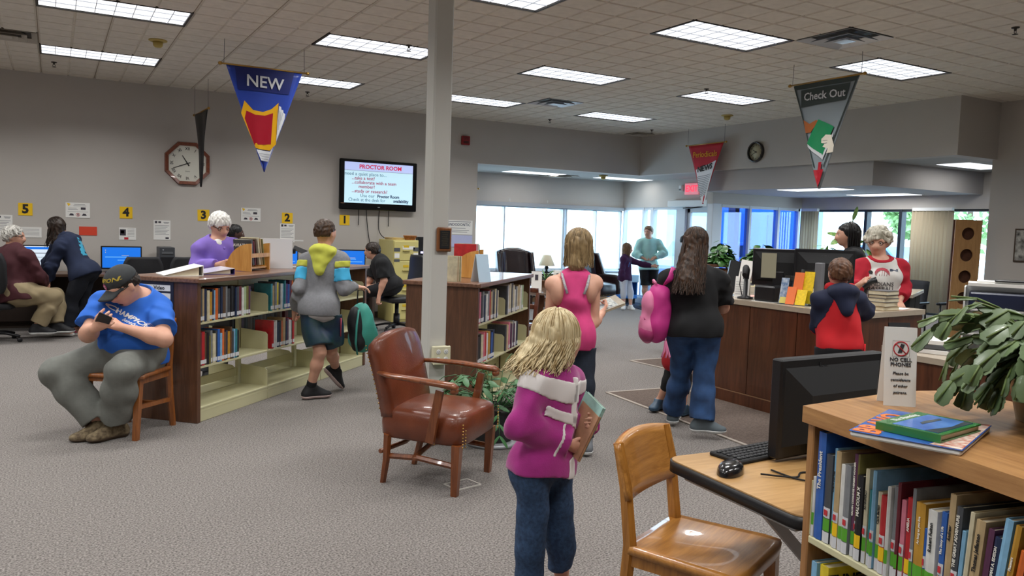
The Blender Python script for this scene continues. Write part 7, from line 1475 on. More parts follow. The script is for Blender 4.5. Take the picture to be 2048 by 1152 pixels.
for k in range(7): b.tube([(.062*math.cos(a)*(1-.1*k), .052*math.sin(a)*(1-.14*k)+.004*k, 0) for a in [PI*(-.1+1.2*j/12) for j in range(13)]], .002, 4)
for k in range(5): b.tube([(-.05+.022*k, -.02, 0), (-.035+.02*k, .045, 0)], .0018, 4)
press(P, b, cc+UPZ*.095, rg, UPZ, nn, mat('print_red', '#c04a58', rough=.8), 'chest_emblem', .003)
b = MB(); b.prism([(-.035,-.011),(.035,-.011),(.035,.011),(-.035,.011)], 0, .003); press(P, b, cc+UPZ*.13+rg*.10, rg, UPZ, nn, mat('badge_navy', '#22304a', rough=.4), 'name_badge', .004)
b = MB(); b.prism([(.017*math.cos(2*PI*k/16), .017*math.sin(2*PI*k/16)) for k in range(16)], 0, .003); press(P, b, cc+UPZ*.105-rg*.095, rg, UPZ, nn, M_blackm, 'round_badge', .004)
bottom(P, mat('slacks_black', '#14151a'), 1.95, .02, name='slacks'); shoes(P, M_blackm); M_curl = hairmat('hair_silver', '#96917f', '#dcd6c6'); hair_short(P, M_curl, .13, front=.0, low=-.42, seed=97, amp=.014, freq=55); glasses(P); brows(P, M_curl)
e = P['e']; r5 = random.Random(3); cur = []
for k in range(70):
    a, th = r5.uniform(0, 6.28), r5.uniform(.15, 1.9); x, y, z = math.sin(th)*math.sin(a), math.sin(th)*math.cos(a), math.cos(th)
    if y > .45 and z < .35: continue
    cur.append(('e', e(x*.47, -.06+y*.52, .03+z*.47), tuple(P['hs']*r5.uniform(.09,.14)*np.array([1,1,.8])), P['hfr']))
blob(P, cur, M_curl, 'curls', .012, .0055, (.003, 200, 8))
# ---- boy in the red and navy hooded top
P = person('small boy in a red top with navy hood and sleeves at the counter', dict(BOY, dl=dirp(.1,1), dr=dirp(.2,1)), 1.36, .205, .007, face=dirp(.12,.98,-.05), build=1.0, hands={'r': dict(d=dirp(-.8,.3,-.1), n=dirp(0,0,-1), th=dirp(.1,.9,0), curl=(35,40,30)), 'l': {}})
M_rtop = mat('fleece_red', '#c2141f', rough=.85, var=.06, vs=9); M_navs = mat('fleece_navy_dark', '#141c38', rough=.85, var=.08, vs=9); Jb = P['J']; fr = P['fr']
top(P, M_rtop, 'long', hem=-.015, inf=.02, fold=.006, seed=99, name='hooded_top', loose=-.012, cutneck=.05, extra=[('e', Jb['pv']+fr[2]*.13, (.128,.105,.20), fr)]); panel(P, 'raglan_sleeves', M_navs, raglan(Jb, .062, .36))
blob(P, hoodp(Jb, fr, .080, .125, .032), M_navs, 'hood', .03, noise=(.0025, 55, 7))
blob(P, [('c', Jb['nk']+fr[0]*.075+fr[2]*.045, Jb['nk']-fr[0]*.075+fr[2]*.045, .03, .03), ('c', Jb['nk']-fr[0]*.075+fr[2]*.045, Jb['nk']-fr[0]*.03-fr[1]*.06+fr[2]*.03, .028, .028), ('c', Jb['nk']+fr[0]*.075+fr[2]*.045, Jb['nk']+fr[0]*.03-fr[1]*.06+fr[2]*.03, .028, .028)], M_rtop, 'hood_lining', .03, cuts=[('e', Jb['nk']+fr[2]*.10+fr[1]*.02, (.06,.07,.1), fr)])
bottom(P, mat('slacks_black', '#14151a'), 1.95, .018, .004, seed=98, flare=.02, name='track_trousers'); b = MB(); b.tube([tuple(np.array(P['hr'])+dirp(.075,-.085,.04)-P['org']), tuple(Jb['kr']+dirp(.055,-.075,.05)-P['org'])], .010, 6, flat=.4); b.build('side_stripe', M_rtop, P['root'])
shoes(P, M_blackm); M_lbr = hairmat('hair_auburn', '#43291a', '#6e4930'); hair_short(P, M_lbr, .03, low=-.30, seed=92)
# ---------------------------------------------------------------- round wall clock, exit sign
M_hplast = M_black
t = thing('wall_clock', 'round black rimmed clock on the wall over the low soffit', 'clock', (9.749, 9.347, 2.838)); Mk = Matrix(((0,0,-1,0),(-1,0,0,0),(0,1,0,0),(0,0,0,1)))
b = MB(); b.lathe([(.135,.0),(.165,.0),(.165,.035),(.15,.05),(.137,.04),(.135,.012)], 36, Mk, cap=False); b.build('rim', mat('clock_black', '#111216', rough=.18, coat=.6), t)
b = MB(); b.lathe([(.138,.008),(.138,.012)], 36, Mk); b.build('dial', mat('dial_cream', '#b9b294', rough=.5), t)
b = MB()
for k in range(12): a = -k*PI/6; b.text(str(k or 12), .032, Mk @ tr(.108*math.cos(PI/2+a), .108*math.sin(PI/2+a), .0125), bold=.02)
b.build('numerals', M_ink, t)
for nm, ang, L, w in (('hour_hand', 62, .07, .006), ('minute_hand', 118, .105, .004)):
    b = MB(); b.prism([(-w,-.02),(w,-.02),(w*.6,L),(-w*.6,L)], .014, .017, M=Mk @ rotz(math.radians(ang))); b.build(nm, M_ink, t)
M_exit = mat('exit_red', '#e8304a', emit='#ff3a55', es=1.2)
t = thing('exit_sign', 'small lit red exit sign above the entrance door', 'exit sign', (10.84, 11.98, 2.38)); b = MB(); b.box((-.04,-.20,-.11),(.0,.20,.11),.006); b.build('housing', mat('exit_face', '#e9a0a8', rough=.5, emit='#ff8090', es=.35), t)
b = MB(); b.text('EXIT', .17, Matrix(((0,0,-1,-.042),(-1,0,0,0),(0,1,0,0),(0,0,0,1))), bold=.03, sx=1.0); b.build('lettering', M_exit, t)
t = thing('wall_sensor', 'small white sensor box beside the exit sign', 'sensor', (10.85, 12.30, 2.40)); b = MB(); b.box((-.06,-.05,-.06),(0,.05,.06),.015); b.build('case', M_whitep, t); b = MB(); b.box((-.066,-.03,-.045),(-.06,.03,-.01),.004); b.build('sensor_lens', M_grey, t)

# ---------------------------------------------------------------- checkout counter
M_ctop = mat('counter_top', '#b3a694', rough=.25, var=.03, vs=30, coat=.2); M_cwood = wood('counter_wood', '#3f2113', '#663b25', (7, 7, .7), rough=.32); 
ctr = thing('checkout_counter', 'dark wood checkout counter with a pale top behind the boy in red', 'counter', (0, 0, 0))
cpoly = [(5.25,3.98),(6.33,4.10),(6.30,4.70),(5.93,4.66),(5.93,5.35),(6.35,6.0),(6.9,6.35),(6.6,6.85),(5.85,6.45),(5.26,5.55)]
def inset(poly, d):
    out = []; n = len(poly)
    for i in range(n):
        p0, p1, p2 = Vector(poly[i-1]), Vector(poly[i]), Vector(poly[(i+1) % n]); a = (p1-p0).normalized(); c = (p2-p1).normalized(); na = Vector((-a.y, a.x)); nc = Vector((-c.y, c.x)); m = (na+nc); k = d/max(.35, m.length_squared/2); out.append(tuple(p1+m*(k*.5)))
    return out
b = MB(); b.prism(cpoly, .893, .935); b.build('counter_top', M_ctop, ctr)
body = inset(cpoly, .03); n = len(body)
for i in range(n):
    a, c = Vector(body[i]), Vector(body[(i+1) % n]); L = (c-a).length; k = max(1, round(L/.55)); d = (c-a)/k
    for j in range(k):
        p, q = a+d*j+(c-a).normalized()*.003, a+d*(j+1)-(c-a).normalized()*.003; mid = (p+q)/2; ang = math.atan2(d.y, d.x)
        b = MB(); hl = (q-p).length/2; b.box((-hl, 0, .115), (hl, .02, .892), .002); o = b.build('front_panel', M_cwood, ctr); o.matrix_local = tr(mid.x, mid.y, 0) @ rotz(ang)
b = MB(); b.prism(inset(cpoly, .02), .0, .105); b.build('kick_board', M_cwood, ctr); b = MB(); b.prism(inset(cpoly, .017), .105, .113); b.build('kick_trim', mat('trim_pale', '#8d6a4e', rough=.4), ctr)
lw = thing('low_desk', 'lower pale topped desk wing joined to the checkout counter', 'desk', (0, 0, 0)); lp = [(5.0,2.35),(5.75,2.35),(5.75,3.62),(5.22,3.70),(5.0,3.42)]
b = MB(); b.prism(lp, .70, .74); b.build('desk_top', M_ctop, lw)
lb = inset(lp, .03); n = len(lb)
for i in range(n):
    a, c = Vector(lb[i]), Vector(lb[(i+1) % n]); mid = (a+c)/2; hl = (c-a).length/2-.003; ang = math.atan2((c-a).y, (c-a).x); b = MB(); b.box((-hl, 0, .0), (hl, .02, .699), .002); o = b.build('front_panel', M_cwood, lw); o.matrix_local = tr(mid.x, mid.y, 0) @ rotz(ang)
CT = .9355
# monitors on the counter, seen from behind
t = thing('monitor', 'black monitor back with a pale paper taped on it, on the checkout counter', 'monitor', (5.62, 5.03, CT), math.radians(118)); monitor(t, .48, .33, .04, M_scrd, .13, bulge=.03); b = MB(); b.box((.02,.0725,.20),(.15,.0745,.42)); b.build('taped_sheet', mat('sheet_beige', '#a8a48c', rough=.8), t)
t = thing('monitor', 'larger black monitor back between the brochures and the boy', 'monitor', (5.80, 4.72, CT), math.radians(142)); monitor(t, .50, .34, .045, M_scrd, .13, bulge=.05, logo='DELL')
t = thing('grey_post', 'grey upright stand in front of the black monitor backs', 'stand', (5.55, 4.55, CT), .4); b = MB(); b.box((-.04,-.03,0),(.04,.03,.36),.004); b.build('post', mat('post_grey', '#73757a', rough=.4), t); b = MB(); b.box((-.07,-.06,0),(.07,.06,.012),.003); b.build('foot', M_black, t)
t = thing('receipt_printer', 'black receipt printer on the checkout counter', 'printer', (5.44, 4.97, CT), math.radians(100)); b = MB(); b.box((-.10,-.08,0),(.10,.10,.14),.015); b.build('case', M_black, t); b = MB(); b.box((-.075,-.082,.02),(.075,-.079,.095)); b.build('front_face', M_blackm, t)
b = MB(); b.prism([(-.02,-.012),(.004,-.02),(.022,.0),(.006,.018),(-.014,.012)], 0, .001, M=Matrix(((1,0,0,-.01),(0,0,-1,-.0825),(0,1,0,.055),(0,0,0,1)))); b.build('green_mark', mat('mark_green', '#4f7a3a', rough=.5), t); b = MB(); b.box((-.07,-.02,.125),(.07,.06,.14),.008); b.build('lid', M_blackm, t); b = MB(); b.box((-.11,-.10,-.0),(.11,.11,.004)); b.build('tray', M_whitep, t)
t = thing('barcode_scanner', 'black barcode scanner on a stand beside the receipt printer', 'scanner', (5.42, 5.24, CT), math.radians(40)); b = MB(); b.lathe([(.07,0),(.07,.015),(.02,.03),(.018,.2)], 14); b.build('stand', M_black, t); b = MB(); b.tube([(0,0,.18),(.03,0,.26),(-.06,0,.28),(-.19,0,.22)], [.025,.03,.03,.022], 8); b.build('scanner_head', M_blackm, t); b = MB(); b.tube([(.05,.03,.02),(.1,.06,.12),(.06,.05,.24)], .005, 6); b.build('coiled_cord', M_black, t)
# brochure holder
t = thing('brochure_holder', 'clear brochure rack with orange, yellow and blue leaflets on the counter', 'brochure holder', (5.43, 4.66, CT), math.radians(-72))
b = MB()
for x0, x1, z in ((-.14,-.02,.24),(.0,.12,.30)): b.bar((x0+(x1-x0)/2,-.03,0),(x0+(x1-x0)/2,.05,z),x1-x0,.004,up=(0,1,0))
b.box((-.15,-.06,0),(.13,.06,.006)); b.build('rack', glassmat('acrylic', '#dfe6ea', .12), t)
M_or = mat('leaflet_orange', '#f0793a', rough=.5); M_ye = mat('leaflet_yellow', '#ecc815', rough=.5, var=.12, vs=60); M_bl = mat('leaflet_blue', '#4a6f9f', rough=.5, col2='#c7d2dc', vs=30)
for x, y, z0, h, w, m, tilt in ((.08,-.02,.012,.27,.085,M_ye,.06),(.0,-.035,.012,.26,.08,M_or,.06),(.05,-.075,.0,.13,.085,M_ye,.05),(-.035,-.08,.0,.15,.075,M_or,.05),(-.11,-.05,.0,.22,.065,M_bl,.05)):
    b = MB(); b.bar((x,y,z0+.006),(x,y+tilt,z0+h),w,.006,up=(0,1,0)); o = b.build('leaflet', m, t)
b = MB(); b.bar((-.105,-.056,.01),(-.105,-.04,.06),.058,.002,up=(0,1,0)); b.build('leaflet_foot', mat('leaflet_gold', '#d9cf6a', rough=.5), t)
# card holder, papers, stack of books
t = thing('table_sign', 'white printed card in a stand at the far part of the counter', 'sign', (5.50, 5.36, CT), math.radians(-55)); b = MB(); b.bar((0,-.03,0),(0,.03,.19),.13,.004,up=(0,1,0)); b.build('card', M_paper, t); b = MB(); b.bar((0,.09,0),(0,.03,.19),.13,.004,up=(0,1,0)); b.build('prop', M_paper, t)
b = MB()
for k in range(6): b.bar((-.01,-.0265+.0175*0+.003*k,.03+.022*k),(-.01,-.026+.003*k,.033+.022*k),.09,.0015,up=(0,1,0))
b.build('print', M_pg, t)
for i, (x, y, r_, m, l) in enumerate(((5.72,5.45,.3,mat('slip_pink', '#e8a79a', rough=.7),'pink printed slips lying on the counter'),(5.70,5.62,-.2,M_paper,'white sheet lying on the counter by the pink slips'),(5.62,5.55,.5,mat('slip_blue', '#b9cfe6', rough=.7),'pale blue sheet lying on the counter by the pink slips'))):
    b = MB(); b.box((-.10,-.07,0),(.10,.07,.003)); o = b.build('paper_sheet', m); o.location = (x, y, CT+.0005); o.rotation_euler = (0,0,r_); tag(o, l, 'paper')
for i, (w, d, h, c, rz, l) in enumerate(((.155,.22,.030,'tan','-.10','bottom book of the stack on the counter, pale brown'),(.15,.215,.036,'brown','.05','dark brown book second from the bottom of the counter stack'),(.15,.22,.030,'grey','-.05','grey covered book in the middle of the counter stack'),(.15,.21,.026,'brown','.02','brown edged book second from the top of the counter stack'),(.16,.225,.034,'dark grey','.08','dark covered book on top of the counter stack'))):
    zz = CT+.001+sum((.030,.036,.030,.026,.034)[:i])+i*.0006; t = thing('stacked_book', l, 'book', (5.86, 4.165, zz), math.radians(8)+float(rz), 'stack of books on the counter')
    b = MB(); b.box((-d/2,-w/2,0),(d/2,w/2,.003)); b.box((-d/2,-w/2,h-.003),(d/2,w/2,h)); b.box((-d/2,w/2-.004,0),(d/2,w/2,h)); b.build('cover', bmat(c), t); b = MB(); b.box((-d/2+.004,-w/2+.003,.003),(d/2-.004,w/2-.004,h-.003)); b.build('pages', M_pages, t)
b = MB(); b.box((-.1,-.05,0),(.1,.05,.0015)); o = tag(b.build('paper_sheet', M_paper), 'white slip under the hand of the woman in the baseball shirt', 'paper'); o.location = (6.13, 4.20, CT+.0005); o.rotation_euler = (0,0,.3)
hs_ = np.array(STAFF['wr'])+dirp(.04,-.09,.02)
t = thing('hand_scanner', 'black hand scanner held by the woman in the baseball shirt', 'scanner'); t.location = tuple(hs_); b = MB(); b.tube([tuple(dirp(-.03,0,-.03)), tuple(dirp(.03,-.01,.03)), tuple(dirp(.07,-.02,.045))], [.018,.026,.03], 8); b.build('body', M_black, t); b = MB(); b.tube([tuple(dirp(0,0,-.005)), tuple(dirp(-.01,.02,-.10))], .014, 8); b.build('grip', M_blackm, t)
# low desk items
t = thing('easel_frame', 'small black easel on the low desk wing behind the tent card', 'stand', (5.18, 3.50, .7405), -.4); b = MB(); b.bar((0,.02,0),(0,.07,.18),.16,.01,up=(0,1,0)); b.build('board', M_blackm, t); b = MB(); b.tube([(-.02,-.07,.0),(-.02,.0,.07),(-.02,.03,.07)], .004, 6); b.tube([(-.06,-.07,.003),(.03,-.07,.003)], .006, 6); b.build('wire_foot', M_steel, t)
t = thing('paper_tray', 'white letter tray stacked with papers and navy bins on the low desk', 'tray', (5.45, 3.0, .7405), math.radians(-60))
for z in (0, .16, .32): b = MB(); b.box((-.22,-.16,z),(.22,.16,z+.012)); b.box((-.22,.15,z),(.22,.16,z+.15)); b.build('tray', M_whitep, t)
for x in (-.22,.21): b = MB(); b.box((x,-.16,0),(x+.01,.16,.47)); b.build('side', M_whitep, t)
b = MB(); b.box((-.19,-.155,.335),(.19,.12,.44),.01); b.build('navy_bin', mat('bin_navy', '#1b2440', rough=.4), t); b = MB(); b.box((-.2,-.14,.48),(.2,.14,.50)); b.box((-.15,-.1,.50),(.16,.1,.512)); b.build('papers', M_paper, t); b = MB(); b.box((-.05,-.12,.512),(.18,-.03,.525),.004); b.build('dark_folder', M_black, t)
t = thing('magazine_file', 'brown slanted wooden holder with white binder at the right picture edge', 'holder', (5.32, 2.63, .7405), math.radians(-60)); b = MB(); b.prism([(-.12,0),(.14,0),(.14,.66),(.10,.66),(-.12,.40)], -.06, -.045, M=Matrix(((1,0,0,0),(0,0,1,0),(0,1,0,0),(0,0,0,1)))); b.build('side', wood('holder_wood', '#6e3b1e', '#8f5630'), t)
b = MB(); b.prism([(-.12,0),(.14,0),(.14,.66),(.10,.66),(-.12,.40)], .06, .075, M=Matrix(((1,0,0,0),(0,0,1,0),(0,1,0,0),(0,0,0,1)))); b.build('side', M_cwood, t); b = MB(); b.box((-.10,-.04,.01),(.12,.055,.58),.006); b.build('binder', M_paper, t)
for i, z in enumerate((0, .034, .064)): b = MB(); b.box((-.14,-.1,0),(.14,.1,.03),.003); o = tag(b.build('notepad', [M_paper, M_grey, M_paper][i]), ['white pad at the bottom of the small pile on the low desk','grey pad in the middle of the small pile on the low desk','white pad on top of the small pile on the low desk'][i], 'pad', 'pads on the low desk'); o.location = (5.30, 3.32, .7405+z*1.02); o.rotation_euler = (0,0,.3+.1*i)

# ---------------------------------------------------------------- slanted magazine rack with plants
RK = thing('magazine_rack', 'dark slanted magazine rack carrying the row of plants', 'rack', (7.62, 7.22, 0), math.radians(-30)); L = 1.75
b = MB(); b.box((-L/2,-.02,1.10),(L/2,.40,1.135),.004); b.build('top_shelf', M_dwood_x, RK)
for x in (-L/2, L/2-.03): b = MB(); b.prism([(-.30,0),(.40,0),(.40,1.10),(0,1.10),(-.30,.66)], x, x+.03, M=Matrix(((0,0,1,0),(1,0,0,0),(0,1,0,0),(0,0,0,1)))); b.build('end_panel', M_dwood, RK)
b = MB(); b.add([(-L/2+.03,-.29,.68),(L/2-.03,-.29,.68),(L/2-.03,.02,1.09),(-L/2+.03,.02,1.09),(-L/2+.03,-.26,.66),(L/2-.03,-.26,.66),(L/2-.03,.05,1.07),(-L/2+.03,.05,1.07)], [(0,1,2,3),(7,6,5,4),(0,4,5,1),(3,2,6,7)]); b.build('slanted_back', M_dwood, RK)
b = MB(); b.box((-L/2+.03,-.33,.64),(L/2-.03,-.27,.70),.004); b.build('ledge', M_dwood, RK); b = MB(); b.box((-L/2+.03,-.26,0),(L/2-.03,-.24,.66)); b.build('lower_panel', M_dwood, RK)
MR = tr(7.62, 7.22, 0) @ rotz(math.radians(-30)); r = random.Random(6)
for i in range(6):
    x = -.72+i*.285; m = [mat('mag_olive', '#8f8a4a', rough=.35, col2='#c9c186', vs=9), mat('mag_wine', '#7a2f33', rough=.35, col2='#c7b48c', vs=10), mat('mag_gold', '#a78f3a', rough=.35, col2='#d8d0a8', vs=9)][i % 3]
    t = thing('magazine', f'magazine on the slanted rack under the plants, {ORD[i]} from the brown haired woman', 'magazine', (0,0,0), 0, 'magazines on the slanted rack'); t.matrix_world = MR @ tr(x, -.285, .702) @ Matrix.Rotation(math.atan2(.31, .41)*-1, 4, 'X')
    b = MB(); b.box((-.11,-.012,0),(.11,-.006,.29),.001); b.build('cover', m, t); b = MB(); b.box((-.108,-.006,.002),(.108,.0,.288)); b.build('pages', M_paper, t)
    b = MB(); b.box((-.10,-.0128,.23),(.10,-.012,.275)); b.box((-.08,-.0128,.03),(.02,-.012,.12)); b.build('print', [M_paper, M_pcrim, M_pd][i % 3], t)
t = thing('display_easel', 'white framed book display board standing at the rack end', 'display board', (6.85, 7.48, 1.137), math.radians(-50)); b = MB(); b.bar((0,0,0),(.05,.10,.27),.20,.008,up=(0,1,0)); b.build('board', mat('board_grey', '#8d9298', rough=.5), t); b = MB(); b.bar((0,.14,0),(.05,.11,.25),.03,.008,up=(0,1,0)); b.build('prop', M_whitep, t)
for i, (px, py, l) in enumerate(((5.95,5.95,'dark upright binder box at the far end of the counter'),)):
    t = thing('display_box', l, 'box', (px, py, CT), math.radians(-40)); b = MB(); b.bar((0,0,0),(.05,.06,.30),.13,.10,up=(0,1,0)); b.build('box', M_black, t); b = MB(); b.bar((.10,-.08,0),(.15,-.02,.32),.12,.006,up=(0,1,0)); b.build('white_card', M_paper, t)

# ---------------------------------------------------------------- plants
M_leafd = mat('leaf_dark', '#2c5a24', rough=.4, col2='#4d8038', vs=14); M_leafv = mat('leaf_variegated', '#3f8a2c', rough=.4, col2='#b9d58a', vs=26); M_leafc = mat('leaf_cactus', '#4a5f3c', rough=.42, col2='#7b8f66', vs=9, coat=.15); M_stem = mat('plant_stem', '#55682f', rough=.6); M_terr = mat('pot_brown', '#6b4a30', rough=.6); M_soil = mat('soil', '#2a1f17', rough=1, bump=.4, bs=80)
def leaf_mesh(w, l, bend=.25, notch=False, n=4):
    b = MB(); vs = []; fs = []
    prof = [(0,.10),(.18,.72),(.42,1.0),(.68,.9),(.88,.55),(1,.06)]
    if notch: prof = [(0,.35),(.12,.75),(.3,.9),(.34,.82),(.55,1.0),(.6,.9),(.8,.95),(.86,.8),(.97,.62),(1,.38)]
    for t_, wd in prof:
        z = -bend*l*t_*t_
        vs += [(-w/2*wd, l*t_, z-.10*w*wd), (0, l*t_, z), (w/2*wd, l*t_, z-.10*w*wd)]
    for i in range(len(prof)-1): k = i*3; fs += [(k,k+1,k+4,k+3),(k+1,k+2,k+5,k+4)]
    m = len(vs); th = -.0016; vs += [(x,y,z+th) for x,y,z in vs]; fs = [f[::-1] for f in fs]+[tuple(a+m for a in f) for f in fs]
    fs = [f[::-1] for f in fs]; b.add(vs, fs, True); return b
def frame_dir(p, d, roll=0.0, up=Vector((0,0,1))):
    d = Vector(d).normalized(); x = d.cross(up); x = x.normalized() if x.length > .05 else Vector((1,0,0)); z = x.cross(d); return Matrix(((x.x,d.x,z.x,p[0]),(x.y,d.y,z.y,p[1]),(x.z,d.z,z.z,p[2]),(0,0,0,1))) @ Matrix.Rotation(roll, 4, 'Y')
def pot(t, r0, r1, h, m=M_terr):
    b = MB(); b.lathe([(r0,0),(r1,h*.9),(r1*1.06,h*.9),(r1*1.06,h),(r1*.92,h),(r1*.9,h*.9)], 20, cap=False); b.lathe([(.001,0),(r0,.0)], 20, cap=False); b.build('pot', m, t); b = MB(); b.lathe([(.001,h*.92),(r1*.93,h*.9)], 20, cap=False); b.build('soil', M_soil, t)
def bushy(label, M, n, rad, hgt, lw, ll, m, seed, droop=.5, cat='plant', pr=.08, ph=.12, sq=(1,1)):
    t = thing('potted_plant', label, cat); t.matrix_world = M; pot(t, pr*.75, pr, ph); r = random.Random(seed); protos = [leaf_mesh(lw, ll, .35).build('leaf', m, t)]; me = protos[0].data; first = True; stems = MB()
    for i in range(n):
        a = r.uniform(0, 6.28); e_ = r.uniform(.05, 1.0)**.7; q = Vector((math.cos(a)*rad*e_*sq[0]*r.uniform(.5,1), math.sin(a)*rad*e_*sq[1]*r.uniform(.5,1), ph*.5+hgt*(1-e_*droop)*r.uniform(.1,1.0)-.05*e_)); d = Vector((math.cos(a)*sq[0], math.sin(a)*sq[1], r.uniform(-.8,.35)))
        o = protos[0] if first else protos[0].copy(); 
        if not first: COL.objects.link(o)
        first = False; o.parent = t; o.matrix_local = frame_dir(q, d, r.uniform(-.6,.6)) @ Matrix.Scale(r.uniform(.7,1.2), 4)
        if i % 3 == 0: stems.tube([(q.x*.1, q.y*.1, ph*.9), (q.x*.6, q.y*.6, ph+(q.z-ph)*.9), tuple(q)], .0025, 4)
    stems.build('stems', M_stem, t); return t
bushy('dense green pothos plant at the left of the rack top', MR @ tr(-.40, .18, 1.136), 230, .22, .30, .07, .10, M_leafd, 1, .95)
bushy('green pothos plant spreading in the middle of the rack top', MR @ tr(.12, .18, 1.136), 230, .26, .26, .07, .10, M_leafd, 2, .95, sq=(1.1,.8))
bushy('low green trailing plant at the right end of the rack top', MR @ tr(.62, .18, 1.136), 150, .26, .22, .06, .09, M_leafd, 3, .9, sq=(1.2,.8))
bushy('pale spiky variegated plant past the monitor on the rack', MR @ tr(.98, .24, 1.136) , 60, .16, .26, .03, .15, M_leafv, 4, .3); 
b = MB(); b.box((.88,-.02,1.10),(1.62,.42,1.135),.004); b.build('top_shelf', M_dwood_x, RK); b = MB(); b.box((.88,.0,0),(1.58,.38,1.1)); b.build('end_cabinet', M_dwood, RK)
bushy('bright green broad leaved plant behind the black haired woman', MR @ tr(1.42, .2, 1.136), 60, .26, .26, .07, .15, M_leafv, 5, .5)
t = thing('potted_plant', 'tall stemmed plant with three large yellow veined leaves by the window', 'plant'); t.matrix_world = MR @ tr(1.25, .30, 1.136); pot(t, .06, .08, .12); b = MB(); b.tube([(0,0,.1),(.02,0,.35),(.05,0,.60)], .010, 6); b.tube([(.015,0,.25),(-.10,-.02,.42)], .006, 6); b.build('stems', M_stem, t)
for p, d, s_ in (((.05,0,.60),(.02,-.2,1),1.0),((-.10,-.02,.42),(-.8,-.2,.15),1.0),((-.07,-.02,.40),(-.9,-.1,-.5),.95),((.0,-.02,.30),(.7,-.3,.3),.8)): o = leaf_mesh(.10, .19, .15).build('leaf', M_leafv, t); o.matrix_local = frame_dir(p, d, .5 if d[2] > .9 else -.6)
# trailing holiday cactus on the near bookcase
t = thing('holiday_cactus', 'large trailing cactus with flat notched leaves on the oak bookcase', 'plant', (2.115, 1.03, Z+.001)); pot(t, .07, .10, .15, mat('pot_cream', '#a89b83', rough=.5)); r = random.Random(23)
lf = leaf_mesh(.041, .058, .14, True).build('leaf', M_leafc, t); first = True; cnt = 0; stems = MB(); more = MB()
for a_i in range(116):
    a = math.radians(r.uniform(148, 320)) if a_i < 86 else math.radians(r.uniform(85, 140)) if a_i < 94 else r.uniform(-PI, PI)
    el = r.uniform(.15, 1.15) if a_i % 3 else r.uniform(-.4, .2); p = Vector((math.cos(a)*.05, math.sin(a)*.05, .155+.04*r.random())); d = Vector((math.cos(a)*math.cos(el), math.sin(a)*math.cos(el), math.sin(el))); side = r.uniform(-.3,.3); dr = r.choice((.8,1,1.7))
    for k in range(r.choice((4,5,6,6))):
        s_ = r.uniform(.8,1.2)
        if p.z+d.z*.06 < .03 and p.length < .6: break
        M_ = frame_dir(p, d, r.uniform(-1.1,1.1)) @ Matrix.Scale(s_, 4)
        if k == 0 or cnt >= 290: more.M = M_; more.add([tuple(v.co) for v in lf.data.vertices], [tuple(f.vertices) for f in lf.data.polygons], True)
        else:
            o = lf if first else lf.copy()
            if not first: COL.objects.link(o)
            first = False; o.parent = t; o.matrix_local = M_; cnt += 1
        q = p+d*.056*s_; stems.tube([tuple(p), tuple(q)], .0028, 4); p = q
        d = (d+Vector((side*-math.sin(a)*.5+r.uniform(-.3,.3), side*math.cos(a)*.5+r.uniform(-.3,.3), (-.24-.10*k)*dr))).normalized()
stems.build('stems', M_stem, t); more.build('inner_leaves', M_leafc, t)['kind'] = 'stuff'
# fern-like plant on the floor behind the armchair
t = thing('floor_plant', 'bushy green plant in a dark pot on a stand behind the leather armchair', 'plant', (2.66, 4.86, 0)); pot(t, .13, .17, .26, mat('pot_dark', '#22201e', rough=.35)); b = MB(); b.lathe([(.19,0),(.20,.02),(.18,.03)], 18); b.build('saucer', M_steel, t); r = random.Random(31)
lf = leaf_mesh(.040, .095, .3).build('leaf', mat('leaf_fern', '#2a5a30', rough=.45, col2='#568a55', vs=12), t); first = True; stems = MB(); cnt = 0
for i in range(62):
    a = r.uniform(0, 6.28); el = r.uniform(.3, 1.35); p = Vector((math.cos(a)*.06, math.sin(a)*.06, .25)); d = Vector((math.cos(a)*math.cos(el), math.sin(a)*math.cos(el), math.sin(el))); pts = [tuple(p)]; Ls = r.uniform(.30, .60); N = 6
    for k in range(N):
        p = p+d*Ls/N; pts.append(tuple(p)); d = (d+Vector((0,0,-.22-.10*k))).normalized()
        if k >= 1 and cnt < 290:
            for sg in (-1, 1):
                if r.random() < .25: continue
                o = lf if first else lf.copy()
                if not first: COL.objects.link(o)
                first = False; o.parent = t; sd = d.cross(Vector((0,0,1))); sd = sd.normalized() if sd.length > .05 else Vector((1,0,0)); o.matrix_local = frame_dir(p, d*.6+sd*sg*.8+Vector((0,0,-.1)), r.uniform(-.5,.5)) @ Matrix.Scale(r.uniform(.7,1.2), 4); cnt += 1
    stems.tube(pts, .0028, 4)
stems.build('stems', mat('fern_stem', '#3f6a3f', rough=.5), t)

